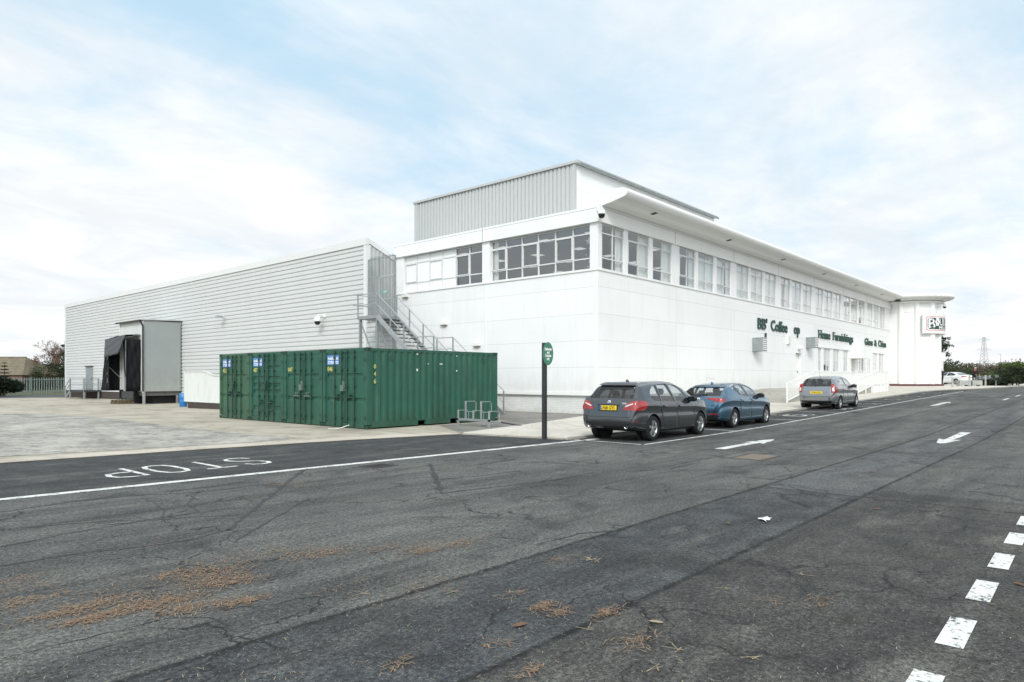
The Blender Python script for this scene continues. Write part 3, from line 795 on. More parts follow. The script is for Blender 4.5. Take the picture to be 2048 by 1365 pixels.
# roof plant room
px0, px1, py0, py1 = 27.4, 42.9, 20.0, 32.0
p = MB(); prof = corr(py0+.12, py1-.25, .262, .06, .62, .06)
p.strip(prof, lambda a,b,d: (px0+b, a, d), 8.88, 12.16)
p.box(px0-.03,px0+.1,py1-.25,py1,8.88,12.17); p.box(px0-.03,px0+.1,py0-.02,py0+.12,8.88,12.17)
p.box(px0+.1,px1,py0+.12,py1-.02,11.9,12.15); p.box(px0+.1,px1,py1-.1,py1-.02,8.88,11.9)
pr = p.build('plant_room', 'plant_room_sheet', store)
p = MB(); p.box(px0+.101,px1,py0,py0+.119,8.88,12.15); p.box(px0+.101,px1,py0-.012,py0,10.98,11.0); p.build('front_wall', 'white_paint', pr)
p = MB(); p.box(px0-.1,px1+.15,py0-.22,py0+.1,12.18,12.30); p.box(px0-.1,px0+.2,py0+.1,py1+.05,12.18,12.30); p.box(px0+.2,px1+.15,py0+.1,py1+.05,12.2,12.26); p.build('roof_edge', 'plant_room_sheet', pr)
p = MB(); p.tube([(px0+.1,py0-.27,12.16),(px1+.1,py0-.27,12.16)], .06, 8); p.build('gutter', 'steel_grey', pr)
# windows
rw = random.Random(5)
def window(F, a0, a1, z0, z1, nc, tiers, bar=.055, openers=(), rec=.13, pd=.05, curtain=None, blind=None, open_tier=1, gm='window_glass'):
    sgn = 1; fm = MB(); d0, d1 = rec, rec+.07
    def B(aa, ab, za, zb, e=0):
        p0 = F(aa, za, d0-e); p1 = F(ab, zb, d1)
        fm.box(min(p0[0],p1[0]),max(p0[0],p1[0]),min(p0[1],p1[1]),max(p0[1],p1[1]),za,zb)
    B(a0,a1,z0,z0+bar); B(a0,a1,z1-bar,z1); B(a0,a0+bar,z0+bar,z1-bar); B(a1-bar,a1,z0+bar,z1-bar)
    cs = [a0+(a1-a0)*i/nc for i in range(nc+1)]; ts = [z0]+[z0+(z1-z0)*t for t in tiers]+[z1]
    for q in cs[1:-1]: B(q-bar/2,q+bar/2,z0+bar,z1-bar,.004)
    for q in ts[1:-1]: B(a0+bar,a1-bar,q-bar/2,q+bar/2,.002)
    for k in openers:                                   # the sashes that open have a second frame
        ca, cb = cs[k]+bar/2, cs[k+1]-bar/2; za, zb = ts[open_tier]+bar/2, ts[open_tier+1]-bar/2; e = .03
        B(ca,cb,za,za+.045,e); B(ca,cb,zb-.045,zb,e); B(ca,ca+.045,za+.045,zb-.045,e); B(cb-.045,cb,za+.045,zb-.045,e)
    wo = fm.build('window', 'window_frame_paint', store)
    wo['label'] = ''; del wo['label']
    g = MB(); g.add([F(a0+.01,z0+.01,d0+pd),F(a1-.01,z0+.01,d0+pd),F(a1-.01,z1-.01,d0+pd),F(a0+.01,z1-.01,d0+pd)], [(0,1,2,3)])
    g.build('pane', gm, wo)
    if blind:
        b = MB(); pa, pb = F(blind[0],z0+.02,d1-.045), F(blind[1],z1-.02,d1-.028)
        b.box(min(pa[0],pb[0]),max(pa[0],pb[0]),min(pa[1],pb[1]),max(pa[1],pb[1]),z0+.02,z1-.02); b.build('blind', 'blind_white', wo)
    for cu in curtain or ():
        cm = MB(); ca, cb2, zt = cu; n = int((cb2-ca)/.035)
        pr_ = [(ca+(cb2-ca)*i/n, .10+.03*math.sin(i*1.05+ca)+.012*math.sin(i*2.3)) for i in range(n+1)]
        cm.strip(pr_, lambda a,b,d: F(a, d, d1+b), z0-.3, z0+(z1-z0)*zt); cm.build('curtain', 'curtain_cloth', wo, fix=False)
    return wo
TI = (.255,.80)
W = [window(fl, 23.44, 29.41, ZS+.02, ZH-.02, 6, TI, openers=(1,3,5), blind=(25.45,29.36), gm='end_glass')]
W.append(window(fl, 17.03, 22.94, ZS+.02, ZH-.02, 6, TI, openers=(1,3,5), curtain=[(22.6,22.9,1)], gm='end_glass'))
for n, (a, b, i) in enumerate(wins):
    wd = b-a
    if n == 0: cu = [(b-.42,b-.02,1)]
    elif n == 1: cu = [(b-.75,b-.02,.98)]
    elif n == 2: cu = [(b-.8,b-.02,1)]
    elif n == 3: cu = [(b-.35,b-.02,1)]
    else:
        k = rw.choice((0,1,1,2,3)); cu = [[(a+.02,b-.02,.97)],[(a+.02,a+wd*.62,.97),(b-.3,b-.02,.97)],[(a+.02,a+wd*.42,.97),(b-.55,b-.02,.97)],[(a+.3,b-.02,.9)]][k]
    W.append(window(fr, a, b, ZS+.02, ZH-.02, 2, TI, bar=.05, rec=.035, pd=.025, openers=(0,) if n % 2 else (), curtain=cu))
for n, (a, b) in enumerate(gw):
    cu = [(a+.02, a+(b-a)*(.2 if n in (1,2) else .5), 1)] if n != 3 else [(b-.35,b-.02,1)]
    if n in (1,2): cu = [(b-(b-a)*.45, b-.02, 1)]
    W.append(window(fr, a, b, GZ0+.01, GZ1-.01, 2, (.48,), bar=.06, curtain=cu, rec=.05, pd=.025))
# doors
for d, nm in ((D1,'plain'),(D2,'lower')):
    dd = MB().box(d[0]+.03,d[1]-.03,BY+.22,BY+.28,d[2],d[3]-.05).build('door', 'white_trim', store)
    MB().box(d[1]-.2,d[1]-.12,BY+.17,BY+.22,d[2]+1.0,d[2]+1.14).build('handle', 'steel_grey', dd)
    MB().box(d[0],d[1],BY+.05,BY+.35,d[2]-.15,d[2]).build('door_step', 'stone_grey', store)
# hood over the second door
h0, h1 = tpx(1700), tpx(1723.5)
MB().box(h0,h1,BY-.85,BY,3.27,4.05).build('door_hood', 'white_paint', store)
# rooms behind the glass
rm = MB(); rm.box(BX+.34,BXE-.3,BY+.34,BYE-.34,5.2,5.3); rm.build('room_floor', 'inner_floor', store)
rm = MB(); rm.box(BX+.34,BXE-.3,BY+.34,BYE-.34,8.42,8.55); cl = rm.build('room_ceiling', 'inner_ceiling', store)
rm = MB(); rm.box(BX+.4,BXE-.3,BYE-.5,BYE-.4,5.3,8.42); rm.box(44,44.1,BY+.4,BYE-.5,5.3,8.42); rm.box(52.5,BXE-.3,BY+3.4,BY+3.5,5.3,8.42); rm.build('room_wall', 'inner_wall', store)
for xx in (26.6,29.4,32.2,35.0,37.8):
    for yy in (18.4,21.2,24.0,26.8):
        MB().box(xx-.28,xx+.28,yy-.28,yy+.28,8.405,8.418).build('ceiling_light', 'lit_panel', store)
gr = MB(); gr.box(gw[0][0]-.5,xb,BY+.32,BY+4,.98,1.08); gr.box(gw[0][0]-.5,xb,BY+3.9,BY+4,1.08,4.0); gr.box(gw[0][0]-.5,xb,BY+.32,BY+3.9,4.0,4.1); gr.build('shop_room', 'inner_wall', store)
for a, c in ((gw[1][0]+.5,'container_green'),(gw[2][0]+.35,'sign_red'),(gw[3][0]+.4,'letter_green'),(gw[1][0]+1.9,'roof_tile_dark')):
    MB().box(a-.4,a+.4,BY+1.2,BY+1.9,1.08,3.2).build('display_stand', c, store)
# ------------------------------------------------------------------ corner drum
RC = (77.0, 15.6); RG = gz(77)
phi0 = math.degrees(math.atan2(-RC[1], -RC[0]))
dr = MB().lathe([(2.73,RG-.2),(2.73,9.0)], (*RC,0), 64).build('drum', 'white_paint', store, smooth=True)
for dlt in (-12,17,47,73,102,131):
    a = R(phi0+dlt); r_ = .26 if dlt != 47 else .33
    cx, cy = RC[0]+2.67*math.cos(a), RC[1]+2.67*math.sin(a)
    MB().tube([(cx,cy,RG-.1),(cx,cy,8.85)], r_, 16).build('pilaster', 'white_trim', dr, smooth=False)
MB().lathe([(2.7,8.83),(3.05,8.83),(3.09,8.9),(3.05,8.97),(2.7,8.97)], (*RC,0), 64).build('cornice', 'white_trim', dr, smooth=False)
MB().lathe([(2.70,7.9),(2.745,7.9),(2.745,7.95),(2.7,7.95)], (*RC,0), 64).build('band', 'stained_white', dr)
MB().lathe([(2.7,RG-.1),(3.08,RG-.1),(3.08,RG+.2),(2.7,RG+.22)], (*RC,0), 64).build('base', 'plinth_red', dr)
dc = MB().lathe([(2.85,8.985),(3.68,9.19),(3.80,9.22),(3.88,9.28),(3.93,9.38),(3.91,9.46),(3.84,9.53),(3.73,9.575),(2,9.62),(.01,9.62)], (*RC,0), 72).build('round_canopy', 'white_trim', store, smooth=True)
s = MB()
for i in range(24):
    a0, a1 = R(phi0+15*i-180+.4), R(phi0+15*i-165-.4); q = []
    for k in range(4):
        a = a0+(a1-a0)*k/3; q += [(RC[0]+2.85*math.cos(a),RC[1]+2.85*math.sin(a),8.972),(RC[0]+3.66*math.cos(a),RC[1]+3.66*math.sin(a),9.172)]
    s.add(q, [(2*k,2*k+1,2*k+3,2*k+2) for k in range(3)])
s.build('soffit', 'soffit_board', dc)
a = R(phi0-14); MB().box(RC[0]+3.35*math.cos(a)-.25,RC[0]+3.35*math.cos(a)+.25,RC[1]+3.35*math.sin(a)-.2,RC[1]+3.35*math.sin(a)+.2,9.0,9.09).build('vent', 'dark_steel', dc)
# entrance porch beyond the drum
P0 = at(1869,71.5); P1 = at(1886.5,70.2)
po = MB(); po.obox((*at(1879,71.6),RG), (*at(1879,71.6),3.5), .62, .5)
po.obox((*at(1866,73),RG), (*at(1866,73),3.5), .5, .5)
po.build('porch_pillar', 'white_paint', store)
po = MB(); po.obox((*P0,3.83), (*P1,3.83), .5, .86); pf = po.build('porch_sign_box', 'white_trim', store)
d = (Vector((*P1,0))-Vector((*P0,0))).normalized(); nrm = Vector((d.y,-d.x,0))
if nrm.dot(Vector((-1,-1,0))) < 0: nrm = -nrm
lm = MB(); letter(lm, "BB'", lambda a,b,dd: tuple(Vector((*P0,3.6))+d*(a+.12)+Vector((0,0,b))+nrm*(.26+dd*0)), width=.62, height=.46, bold=.04)
lm.build('porch_lettering', 'sign_dark', pf, fix=False)
# ------------------------------------------------------------------ curved sign on the drum
SR = 3.15
A0, A1 = phi0+23, phi0+148
def fs(a, b, d):                                    # a = metres along the sign, from its left end
    t = R(A0)+a/SR; r = SR+d
    return (RC[0]+r*math.cos(t), RC[1]+r*math.sin(t), 5.87+b)
sign = thing('wall_sign', (*fs(2,0,0)[:2],5.87), 'curved white sign box with dark green panel and white BOUN lettering on the corner drum', 'sign')
AL = R(A1-A0)*SR
mb = MB(); n = 40; q = []
for i in range(n+1):
    t = R(A0+(A1-A0)*i/n)
    for r_, z in ((2.94,5.87),(SR,5.87),(SR,7.72),(2.94,7.72)): q.append((RC[0]+r_*math.cos(t),RC[1]+r_*math.sin(t),z))
mb.add(q, [(4*i+k,4*i+(k+1)%4,4*i+4+(k+1)%4,4*i+4+k) for i in range(n) for k in range(4)]+[(0,1,2,3),(4*n+3,4*n+2,4*n+1,4*n)])
mb.build('sign_box', 'white_trim', sign)
def rrect(a0, a1, b0, b1, r, d, mb):
    n = 30; top = []; bot = []
    for i in range(n+1):
        a = a0+(a1-a0)*i/n; e = min(a-a0, a1-a); k = 0 if e >= r else r-math.sqrt(max(0, r*r-(r-e)**2))
        bot.append(fs(a,b0+k,d)); top.append(fs(a,b1-k,d))
    for m in range(5): pass
    mb.add(bot+top, [(i,i+1,n+2+i,n+1+i) for i in range(n)])
AS = .31
for (i0, i1, mt, dd, nm) in ((0,0,'sign_red',.008,'red_border'),(.05,.05,'letter_white',.012,'white_border'),(.14,.13,'sign_dark',.016,'panel')):
    mb = MB(); xs_ = [AS+i0, AL-AS-i0]; rr = .22
    n = 60; bot = []; top = []
    us = [xs_[0]+rr*(1-math.cos(math.pi/2*k/8)) for k in range(9)]+[xs_[0]+rr+(xs_[1]-xs_[0]-2*rr)*k/40 for k in range(1,40)]+[xs_[1]-rr*(1-math.cos(math.pi/2*k/8)) for k in range(8,-1,-1)]
    for a in us:
        e = min(a-xs_[0], xs_[1]-a); k = 0 if e >= rr else rr-math.sqrt(max(0, rr*rr-(rr-e)**2))
        bot.append(fs(a,.27+i1+k,dd)); top.append(fs(a,1.6-i1-k,dd))
    m_ = len(us); mb.add(bot+top, [(i,i+1,m_+i+1,m_+i) for i in range(m_-1)]); mb.build(nm, mt, sign, fix=False)
lm = MB()
letter(lm, 'B', lambda a,b,d: fs(a,b,.02), width=.74, height=.98, x0=.53, y0=.47, bold=.015, serif=True)
letter(lm, 'UN', lambda a,b,d: fs(a,b,.02), width=1.3, height=.68, x0=1.85, y0=.77, bold=.01, serif=True)
letter(lm, 'MILL', lambda a,b,d: fs(a,b,.02), width=1.3, height=.24, x0=1.73, y0=.47, bold=.01, serif=True)
lm.build('lettering', 'letter_white', sign, fix=False)
# the O is a white rose head with pink petals
ro = MB(); n = 40
ro.add([fs(1.545,1.10,.02)]+[fs(1.545+.27*(1+.13*math.cos(6*2*math.pi*i/n))*math.cos(2*math.pi*i/n),1.10+.40*(1+.13*math.cos(6*2*math.pi*i/n))*math.sin(2*math.pi*i/n),.02) for i in range(n)], [(0,1+i,1+(i+1)%n) for i in range(n)])
ro.build('rose', 'letter_white', sign, fix=False)
ro = MB(); n = 16
for cx, cy, r_ in ((1.545,1.1,.09),(1.46,1.2,.045),(1.64,1.02,.045)):
    ro.add([fs(cx,cy,.024)]+[fs(cx+r_*math.cos(2*math.pi*i/n),cy+r_*.8*math.sin(2*math.pi*i/n),.024) for i in range(n)], [(0,1+i,1+(i+1)%n) for i in range(n)])
ro.build('rose_petals', 'sign_red', sign, fix=False)
# ------------------------------------------------------------------ cut letters on the right wall
def fw(a, b, d): return (a, BY-d, b)
def wall_words(items, label, zb):
    t = thing('wall_lettering', (items[0][1],BY,zb), label, 'lettering', 'dark green letters on the white wall')
    for s_, x0, x1, h in items:
        mb = MB(); letter(mb, s_, fw, width=x1-x0, height=h, x0=x0, y0=zb, thick=.07, bold=.012, serif=True); mb.build('word', 'letter_green', t, fix=False)
    return t
wall_words([("BB'",tpx(1514.5),tpx(1533),.70),('Coffee',tpx(1541),tpx(1573.5),.70),('op',tpx(1587),tpx(1598.3),.70)], "dark green wall letters reading BB' Coffee op, with letters missing", 4.67)
wall_words([('Home',tpx(1635.5),tpx(1659.5),.64),('Furnishings',tpx(1664.5),tpx(1705),.64)], 'dark green wall letters reading Home Furnishings', 4.60)
wall_words([('Glass',tpx(1728.8),tpx(1744.5),.60),('&',tpx(1748),tpx(1753),.58),('China',tpx(1756),tpx(1771.3),.60)], 'dark green wall letters reading Glass & China', 4.56)
# the ghost of a small painted notice low on the wall
lm = MB(); letter(lm, 'No Parking', fw, width=tpx(1428.5)-tpx(1412), height=.14, x0=tpx(1412), y0=1.56, thick=.004, serif=True)
tag(recenter(lm.build('wall_notice', 'stained_white', fix=False)), 'small faint No Parking lettering low on the white wall above the blue car', 'lettering')
# ================================================================== WAREHOUSE
WX, WY0, WY1, WZT = 22.43, 30.08, 80.3, 9.12
wh = thing('warehouse', (WX,WY0,-.2), 'grey warehouse clad in horizontal corrugated sheets behind the green containers', 'warehouse')
mb = MB(); prof = [(a, -b) for a, b in corr(.42, WZT-.36, .262, -.05, .56, .09)]
mb.strip(prof, lambda a,b,d: (WX+b, d, a), WY0+.26, WY1-.2)
mb.box(WX+.06,WX+.25,WY0+.1,WY1-.1,.42,WZT-.3)
wall = mb.build('wall', 'warehouse_sheet', wh)
mb = MB(); zt = lambda x: WZT-.02-(x-WX)*.41
pe = corr(WX+.22, 34.0, .25, .04, .5, .12)
for (xa,da),(xb,db) in zip(pe, pe[1:]):
    mb.add([(xa,WY0+.03+da,.2),(xb,WY0+.03+db,.2),(xb,WY0+.03+db,zt(xb)-.18),(xa,WY0+.03+da,zt(xa)-.18)], [(0,1,2,3)])
mb.build('end_wall', 'plant_room_sheet', wh, fix=False)
mb = MB(); mb.box(WX-.03,WX+.24,WY0,WY0+.26,.0,WZT-.36); mb.box(WX-.03,WX+.1,WY1-.2,WY1,.0,WZT-.36)
mb.box(WX-.05,WX+.14,WY0-.02,WY1,WZT-.36,WZT)
mb.prism([(WX+.141,zt(WX)-.26),(34,zt(34)-.26),(34,zt(34)+.03),(WX+.141,zt(WX)+.0)], lambda a,b,d: (a,d,b), WY0-.02, WY0+.12)
mb.build('flashing', 'warehouse_trim', wh)
mb = MB(); mb.add([(WX+.145,WY0+.12,zt(WX)-.06),(34,WY0+.12,zt(34)-.06),(34,WY1,zt(34)-.06),(WX+.145,WY1,zt(WX)-.06)], [(0,1,2,3)])
mb.add([(WX+.2,WY1-.1,-.3),(34,WY1-.1,-.3),(34,WY1-.1,zt(34)-.1),(WX+.2,WY1-.1,zt(WX)-.1)], [(0,1,2,3)])
mb.build('roof', 'plant_room_sheet', wh)
MB().box(WX+.03,WX+.35,WY0+.05,WY1-.05,-.6,.42).build('plinth', 'brown_brick', wh)
# lower block under the stair head, clad like the long wall
mb = MB(); mb.strip([(a, -b) for a, b in corr(.42, 4.6, .262, -.05, .56, .09)], lambda a,b,d: (WX+b, d, a), 27.75, WY0)
mb.box(WX+.06,WX+.2,27.75,WY0,.2,4.6); mb.build('annex', 'warehouse_sheet', wh)
MB().box(WX-.03,WX+.2,27.55,27.75,.0,4.62).build('annex_trim', 'warehouse_trim', wh)
# side door at the far platform
dd = MB().box(WX-.045,WX+.02,72.2,74.0,.55,2.72).build('door', 'steel_grey', wh)
MB().box(WX-.09,WX-.045,72.35,72.47,1.5,1.66).build('handle', 'dark_steel', dd)
MB().box(WX-.16,WX-.04,72.1,74.1,2.72,2.8).build('door_canopy', 'dark_steel', wh)
# far steel platform
ZG = -.28
pf = thing('access_platform', (21.5,72,ZG), 'small grey steel platform with handrail and steps at the far end of the warehouse', 'platform')
MB().box(21.0,WX-.06,69.9,74.0,.38,.54).build('deck', 'dark_steel', pf)
for x_, y_ in ((21.05,69.98),(21.05,73.9),(22.2,69.98),(22.2,73.9)):
    MB().box(x_-.06,x_+.06,y_-.06,y_+.06,ZG,1.62).build('post', 'steel_grey', pf)
mb = MB()
for z in (1.08,1.58): mb.tube([(21.05,69.98,z),(21.05,73.9,z)],.035,6); mb.tube([(21.05,69.98,z),(22.3,69.98,z)],.035,6)
mb.build('handrail', 'steel_grey', pf)
for i in range(4): q = 74.05+i*.3; MB().box(21.1,22.1,q,q+.27,.38-.17*(i+1)-.02,.38-.17*(i+1)+.03).build('tread', 'dark_steel', pf)
mb = MB(); mb.obox((21.08,74.0,.45),(21.08,75.4,ZG+.05),.05,.2); mb.tube([(21.05,73.9,1.58),(21.05,75.3,.85),(21.05,75.3,ZG)],.035,6); mb.tube([(21.05,73.9,1.08),(21.05,75.3,.35)],.03,6); mb.build('stair_rail', 'steel_grey', pf)

# ------------------------------------------------------------------ loading bay
DX, DY0, DY1 = 19.7, 52.9, 57.4
DG = gz(20,55)
db = thing('loading_bay', (DX,55,DG), 'pale grey box loading bay with torn black dock shelter on the warehouse wall', 'loading bay')
DT, DB = 5.92, .66
for y0_ in (DY0,DY1-.12): MB().box(DX+.02,WX-.08,y0_,y0_+.12,DB,DT-.1).build('side_wall', 'dock_sheet', db)
OY0, OY1, OZ1 = 54.2, 56.7, 3.9
b = MB(); b.box(DX,DX+.1,DY0+.121,OY0,DB,DT-.1); b.box(DX,DX+.1,OY1,DY1-.121,DB,DT-.1); b.box(DX,DX+.1,OY0,OY1,OZ1,DT-.1); b.build('front_wall', 'stained_white', db)
for y0_, y1_ in ((DY0-.03,DY0+.12),(DY1-.12,DY1+.03)): MB().box(DX-.04,DX-.002,y0_,y1_,DB-.1,DT-.1).build('corner_trim', 'warehouse_trim', db)
b = MB(); b.add([(DX-.2,DY0-.1,DT-.09),(WX-.05,DY0-.1,DT+.0),(WX-.05,DY1+.2,DT+.0),(DX-.2,DY1+.2,DT-.09),(DX-.2,DY0-.1,DT-.02),(WX-.05,DY0-.1,DT+.07),(WX-.05,DY1+.2,DT+.07),(DX-.2,DY1+.2,DT-.02)],[(0,3,2,1),(4,5,6,7),(0,1,5,4),(1,2,6,5),(2,3,7,6),(3,0,4,7)])
rf = b.build('roof', 'plant_room_sheet', db)
b = MB(); b.tube([(DX-.24,DY0-.1,DT-.12),(DX-.24,DY1+.2,DT-.12)],.06,8); b.tube([(DX-.24,DY0+.02,DT-.14),(DX-.1,DY0-.07,DT-.4),(DX-.06,DY0-.07,DT-.6),(DX-.06,DY0-.07,DB)],.055,8); b.build('downpipe', 'black_trim', db)
b = MB(); b.box(DX+.1,WX-.1,DY0+.12,DY1-.12,DB-.32,DB); b.build('floor_slab', 'grey_concrete', db)
MB().box(20.6,WX-.05,DY0+.5,DY1-.3,DG,DB-.33).build('under_shade', 'shadow_cavity', db)  # black block standing in for the shade in the void under the dock
for y_ in (DY0+.07,OY1-.1,DY1-.1,): MB().box(DX+.0,DX+.13,y_-.09,y_+.09,DG-.1,DB).build('leg', 'galvanised', db)
MB().box(WX-.35,WX-.2,DY0+.1,DY0+.22,DG-.1,DB-.3).build('leg', 'galvanised', db)
# the door deep in the opening
dr_ = MB().box(DX+.5,DX+.56,OY0,OY1,DB,OZ1).build('roller_door', 'steel_grey', db)
b = MB(); b.box(DX+.1,DX+.5,OY0-.02,OY0,DB,OZ1); b.box(DX+.1,DX+.5,OY1,OY1+.02,DB,OZ1); b.build('door_jamb', 'dark_steel', db)
MB().box(DX-.02,DX+.0,OY0-.55,OY0-.42,1.5,2.75).build('light_strip', 'letter_white', db)
b = MB(); b.box(DX-.18,DX,OY0+.1,OY1-.1,DB-.52,DB-.02); b.build('dock_leveller', 'dark_steel', db)
for y_ in (OY0-.12,OY1+.12): MB().box(DX-.22,DX,y_-.12,y_+.12,DB-.6,DB+.1).build('bumper', 'tyre', db)
# black dock shelter: two side curtains, a top flap and its frame
SX = DX-.95; SZ0, SZ1 = .68, 4.45
def cloth(name, pts, mat, n=14, m=10, amp=.05, seed=0):
    """a hanging sheet between four corners, gathered and creased, with thickness"""
    rr = random.Random(seed); ph = [rr.uniform(0,6.28) for _ in range(6)]
    a, b_, c_, d_ = [Vector(p) for p in pts]; nrm = (b_-a).cross(d_-a).normalized(); vs = []
    for k in (0, 1):
        for i in range(n+1):
            for j in range(m+1):
                u, v = i/n, j/m; p = a*(1-u)*(1-v)+b_*u*(1-v)+c_*u*v+d_*(1-u)*v
                w_ = amp*(math.sin(u*9+v*14+ph[0])+.6*math.sin(u*17-v*11+ph[1])+.5*math.sin(v*25+u*6+ph[2]))*(.3+.7*math.sin(math.pi*u))
                p = p+nrm*(w_+k*.02); vs.append(tuple(p))
    N = (n+1)*(m+1); fs = []
    for k in (0, 1):
        for i in range(n):
            for j in range(m): fs.append(tuple(k*N+q for q in (i*(m+1)+j,(i+1)*(m+1)+j,(i+1)*(m+1)+j+1,i*(m+1)+j+1)))
    bd = [i*(m+1) for i in range(n+1)]+[n*(m+1)+j for j in range(1,m+1)]+[i*(m+1)+m for i in range(n-1,-1,-1)]+[j for j in range(m-1,0,-1)]
    for q in range(len(bd)): a0, a1 = bd[q], bd[(q+1)%len(bd)]; fs.append((a0,a1,N+a1,N+a0))
    return MB().add(vs, fs).build(name, mat, db, smooth=True)
YA, YB = 53.3, 57.35
cloth('side_curtain', [(DX-.03,YA,SZ0),(SX,YA+.05,SZ0),(SX,YA+.05,SZ1),(DX-.03,YA,SZ1)], 'shelter_black', amp=.05, seed=1)
cloth('side_curtain', [(DX-.03,YB,SZ0),(SX,YB-.05,SZ0),(SX,YB-.05,SZ1),(DX-.03,YB,SZ1)], 'shelter_black', amp=.05, seed=2)
cloth('face_curtain', [(SX-.02,YB+1.05,SZ0),(SX-.02,YB-.65,SZ0),(SX-.02,YB-.5,SZ1-.1),(SX-.02,YB+.15,SZ1-.55)], 'shelter_black', amp=.045, seed=3)
cloth('face_curtain', [(SX-.02,YA+.02,SZ0),(SX-.02,YA+.3,SZ0),(SX-.02,YA+.75,SZ1),(SX-.02,YA-.05,SZ1)], 'shelter_black', amp=.02, seed=4)
cloth('top_flap', [(SX-.08,YB+.1,SZ1+.1),(SX-.08,YA+.05,SZ1+.3),(SX-.28,YA+.95,SZ1-1.05),(SX-.28,YB-.3,SZ1-1.25)], 'shelter_flap', amp=.02, seed=5)
cloth('top_curtain', [(DX-.03,YB+.05,SZ1+.28),(DX-.03,YA,SZ1+.36),(SX-.08,YA,SZ1+.3),(SX-.08,YB+.05,SZ1+.12)], 'shelter_black', amp=.03, seed=6)
for y_ in (YA+.2,YB-.2):
    b = MB(); b.box(SX-.03,SX+.03,y_-.03,y_+.03,SZ0,SZ1); b.tube([(DX,y_,SZ0+.9),(SX,y_,SZ0+1.9)],.025,6); b.tube([(DX,y_,SZ1-.9),(SX,y_,SZ1-.2)],.025,6); b.build('shelter_frame', 'galvanised', db)
# timber left under the dock
def pallet(x, y, z, rz, label):
    t = thing('wooden_pallet', (x,y,z), label, 'pallet', 'weathered pallets under the dock'); t.rotation_euler[2] = rz
    for i in range(5): MB().box(-.6+i*.27,-.6+i*.27+.12,-.5,.5,.115,.14).build('deck_board', 'bare_wood', t, world=False)
    for i in (-.45,0,.45): MB().box(-.6,.6,i-.05,i+.05,.0,.112).build('bearer', 'bare_wood', t, world=False)
pallet(DX-.55,55.4,DG,.1,'lower of two weathered pallets on the ground under the dock shelter')
pallet(DX-.5,55.45,DG+.15,.16,'upper of two weathered pallets under the dock shelter')
# ------------------------------------------------------------------ stores round the dock
x, y = at(366.5, 45.6); z = gz(x,y)
t = thing('plastic_barrel', (x,y,z), 'bright blue plastic barrel between the loading bay and the white screen', 'barrel')
MB().lathe([(.0,0),(.22,.0),(.235,.03),(.235,.3),(.245,.32),(.245,.36),(.235,.38),(.235,.58),(.245,.6),(.245,.64),(.235,.66),(.235,.86),(.2,.9)], (x,y,z), 20).build('body', 'barrel_blue', t, smooth=True)
MB().lathe([(.2,.9),(.2,.91),(.0,.915)], (x,y,z), 20).build('lid', 'barrel_blue', t)
hx = 19.2; t = thing('compound_screen', (hx,42,gz(hx,42)), 'white ribbed metal screen on a low dark brick wall behind the containers', 'screen')
mb = MB(); prof = corr(38.0, 44.8, .17, .035, .5, .12)
for (a,da),(b_,db_) in zip(prof, prof[1:]):
    top = lambda q: 2.05-.28*sm((42.4-q)/1.8)
    mb.add([(hx+da,a,.18),(hx+db_,b_,.18),(hx+db_,b_,top(b_)),(hx+da,a,top(a))], [(0,1,2,3)])
mb.build('panel', 'stained_white', t, fix=False)
mb = MB(); mb.box(hx-.03,hx+.08,44.8,44.92,.15,2.1); mb.box(hx-.02,hx+.06,38,44.8,.13,.18)
n = 14
for i in range(n):
    a, b_ = 38+6.8*i/n, 38+6.8*(i+1)/n; mb.obox((hx+.02,a,2.07-.28*sm((42.4-a)/1.8)),(hx+.02,b_,2.07-.28*sm((42.4-b_)/1.8)),.1,.07)
mb.build('edging', 'stained_white', t)
MB().box(hx+.0,hx+.22,38,44.4,-.5,.13).build('base_wall', 'brown_brick', t)
MB().box(hx+.09,hx+2.9,44.3,44.4,-.4,1.9).build('return_panel', 'stained_white', t)

# ------------------------------------------------------------------ fittings on walls
def cctv(loc, out, label, s=1.0, name='dome_camera'):
    t = thing(name, loc, label, 'security camera'); o_ = Vector(out)*s; L = Vector(loc)
    m_ = MB(); m_.obox(L-o_*.02, L+o_*.04, .18*s, .18*s); m_.tube([L+o_*.04, L+o_*.34, L+o_*.38+Vector((0,0,-.06*s))], .035*s, 8); m_.build('bracket', 'white_trim', t)
    c_ = L+o_*.38+Vector((0,0,-.06*s))
    MB().lathe([(.03*s,0),(.1*s,-.02*s),(.15*s,-.1*s),(.17*s,-.2*s),(.17*s,-.25*s),(0.01,-.25*s)], c_, 16).build('housing', 'white_trim', t, smooth=True)
    MB().lathe([(.15*s,-.25*s),(.15*s,-.3*s),(.12*s,-.38*s),(.06*s,-.42*s),(.005,-.43*s)], c_, 16).build('dome', 'black_trim', t, smooth=True)
cctv((WX-.02,34.05,5.2), (-1,0,0), 'white dome camera on the warehouse wall above the containers', 1.15)
cctv((BX-.1,BY-.1,8.78), (-.6,-.8,0), 'dome camera with black globe on the fascia at the store corner', .95)
a = R(phi0+76); cctv((RC[0]+2.78*math.cos(a),RC[1]+2.78*math.sin(a),8.8), (math.cos(a),math.sin(a),0), 'dome camera under the round canopy above the curved sign', 1.0)
cctv((WX+.1,WY1,5.45), (-.3,1,0), 'dome camera on the far left corner of the warehouse', 1.3)
def lampunit(p, out, label, s=1.0, mat='galvanised', name='floodlight'):
    t = thing(name, p, label, 'floodlight'); P = Vector(p); o_ = Vector(out); sd = Vector((-o_.y,o_.x,0))
    MB().obox(P, P+o_*.42*s+Vector((0,0,.1*s)), .05*s, .05*s).build('arm', 'steel_grey', t)
    c_ = P+o_*.45*s+Vector((0,0,.1*s))
    MB().obox(c_-sd*.22*s, c_+sd*.22*s, .28*s, .13*s).build('head', mat, t)
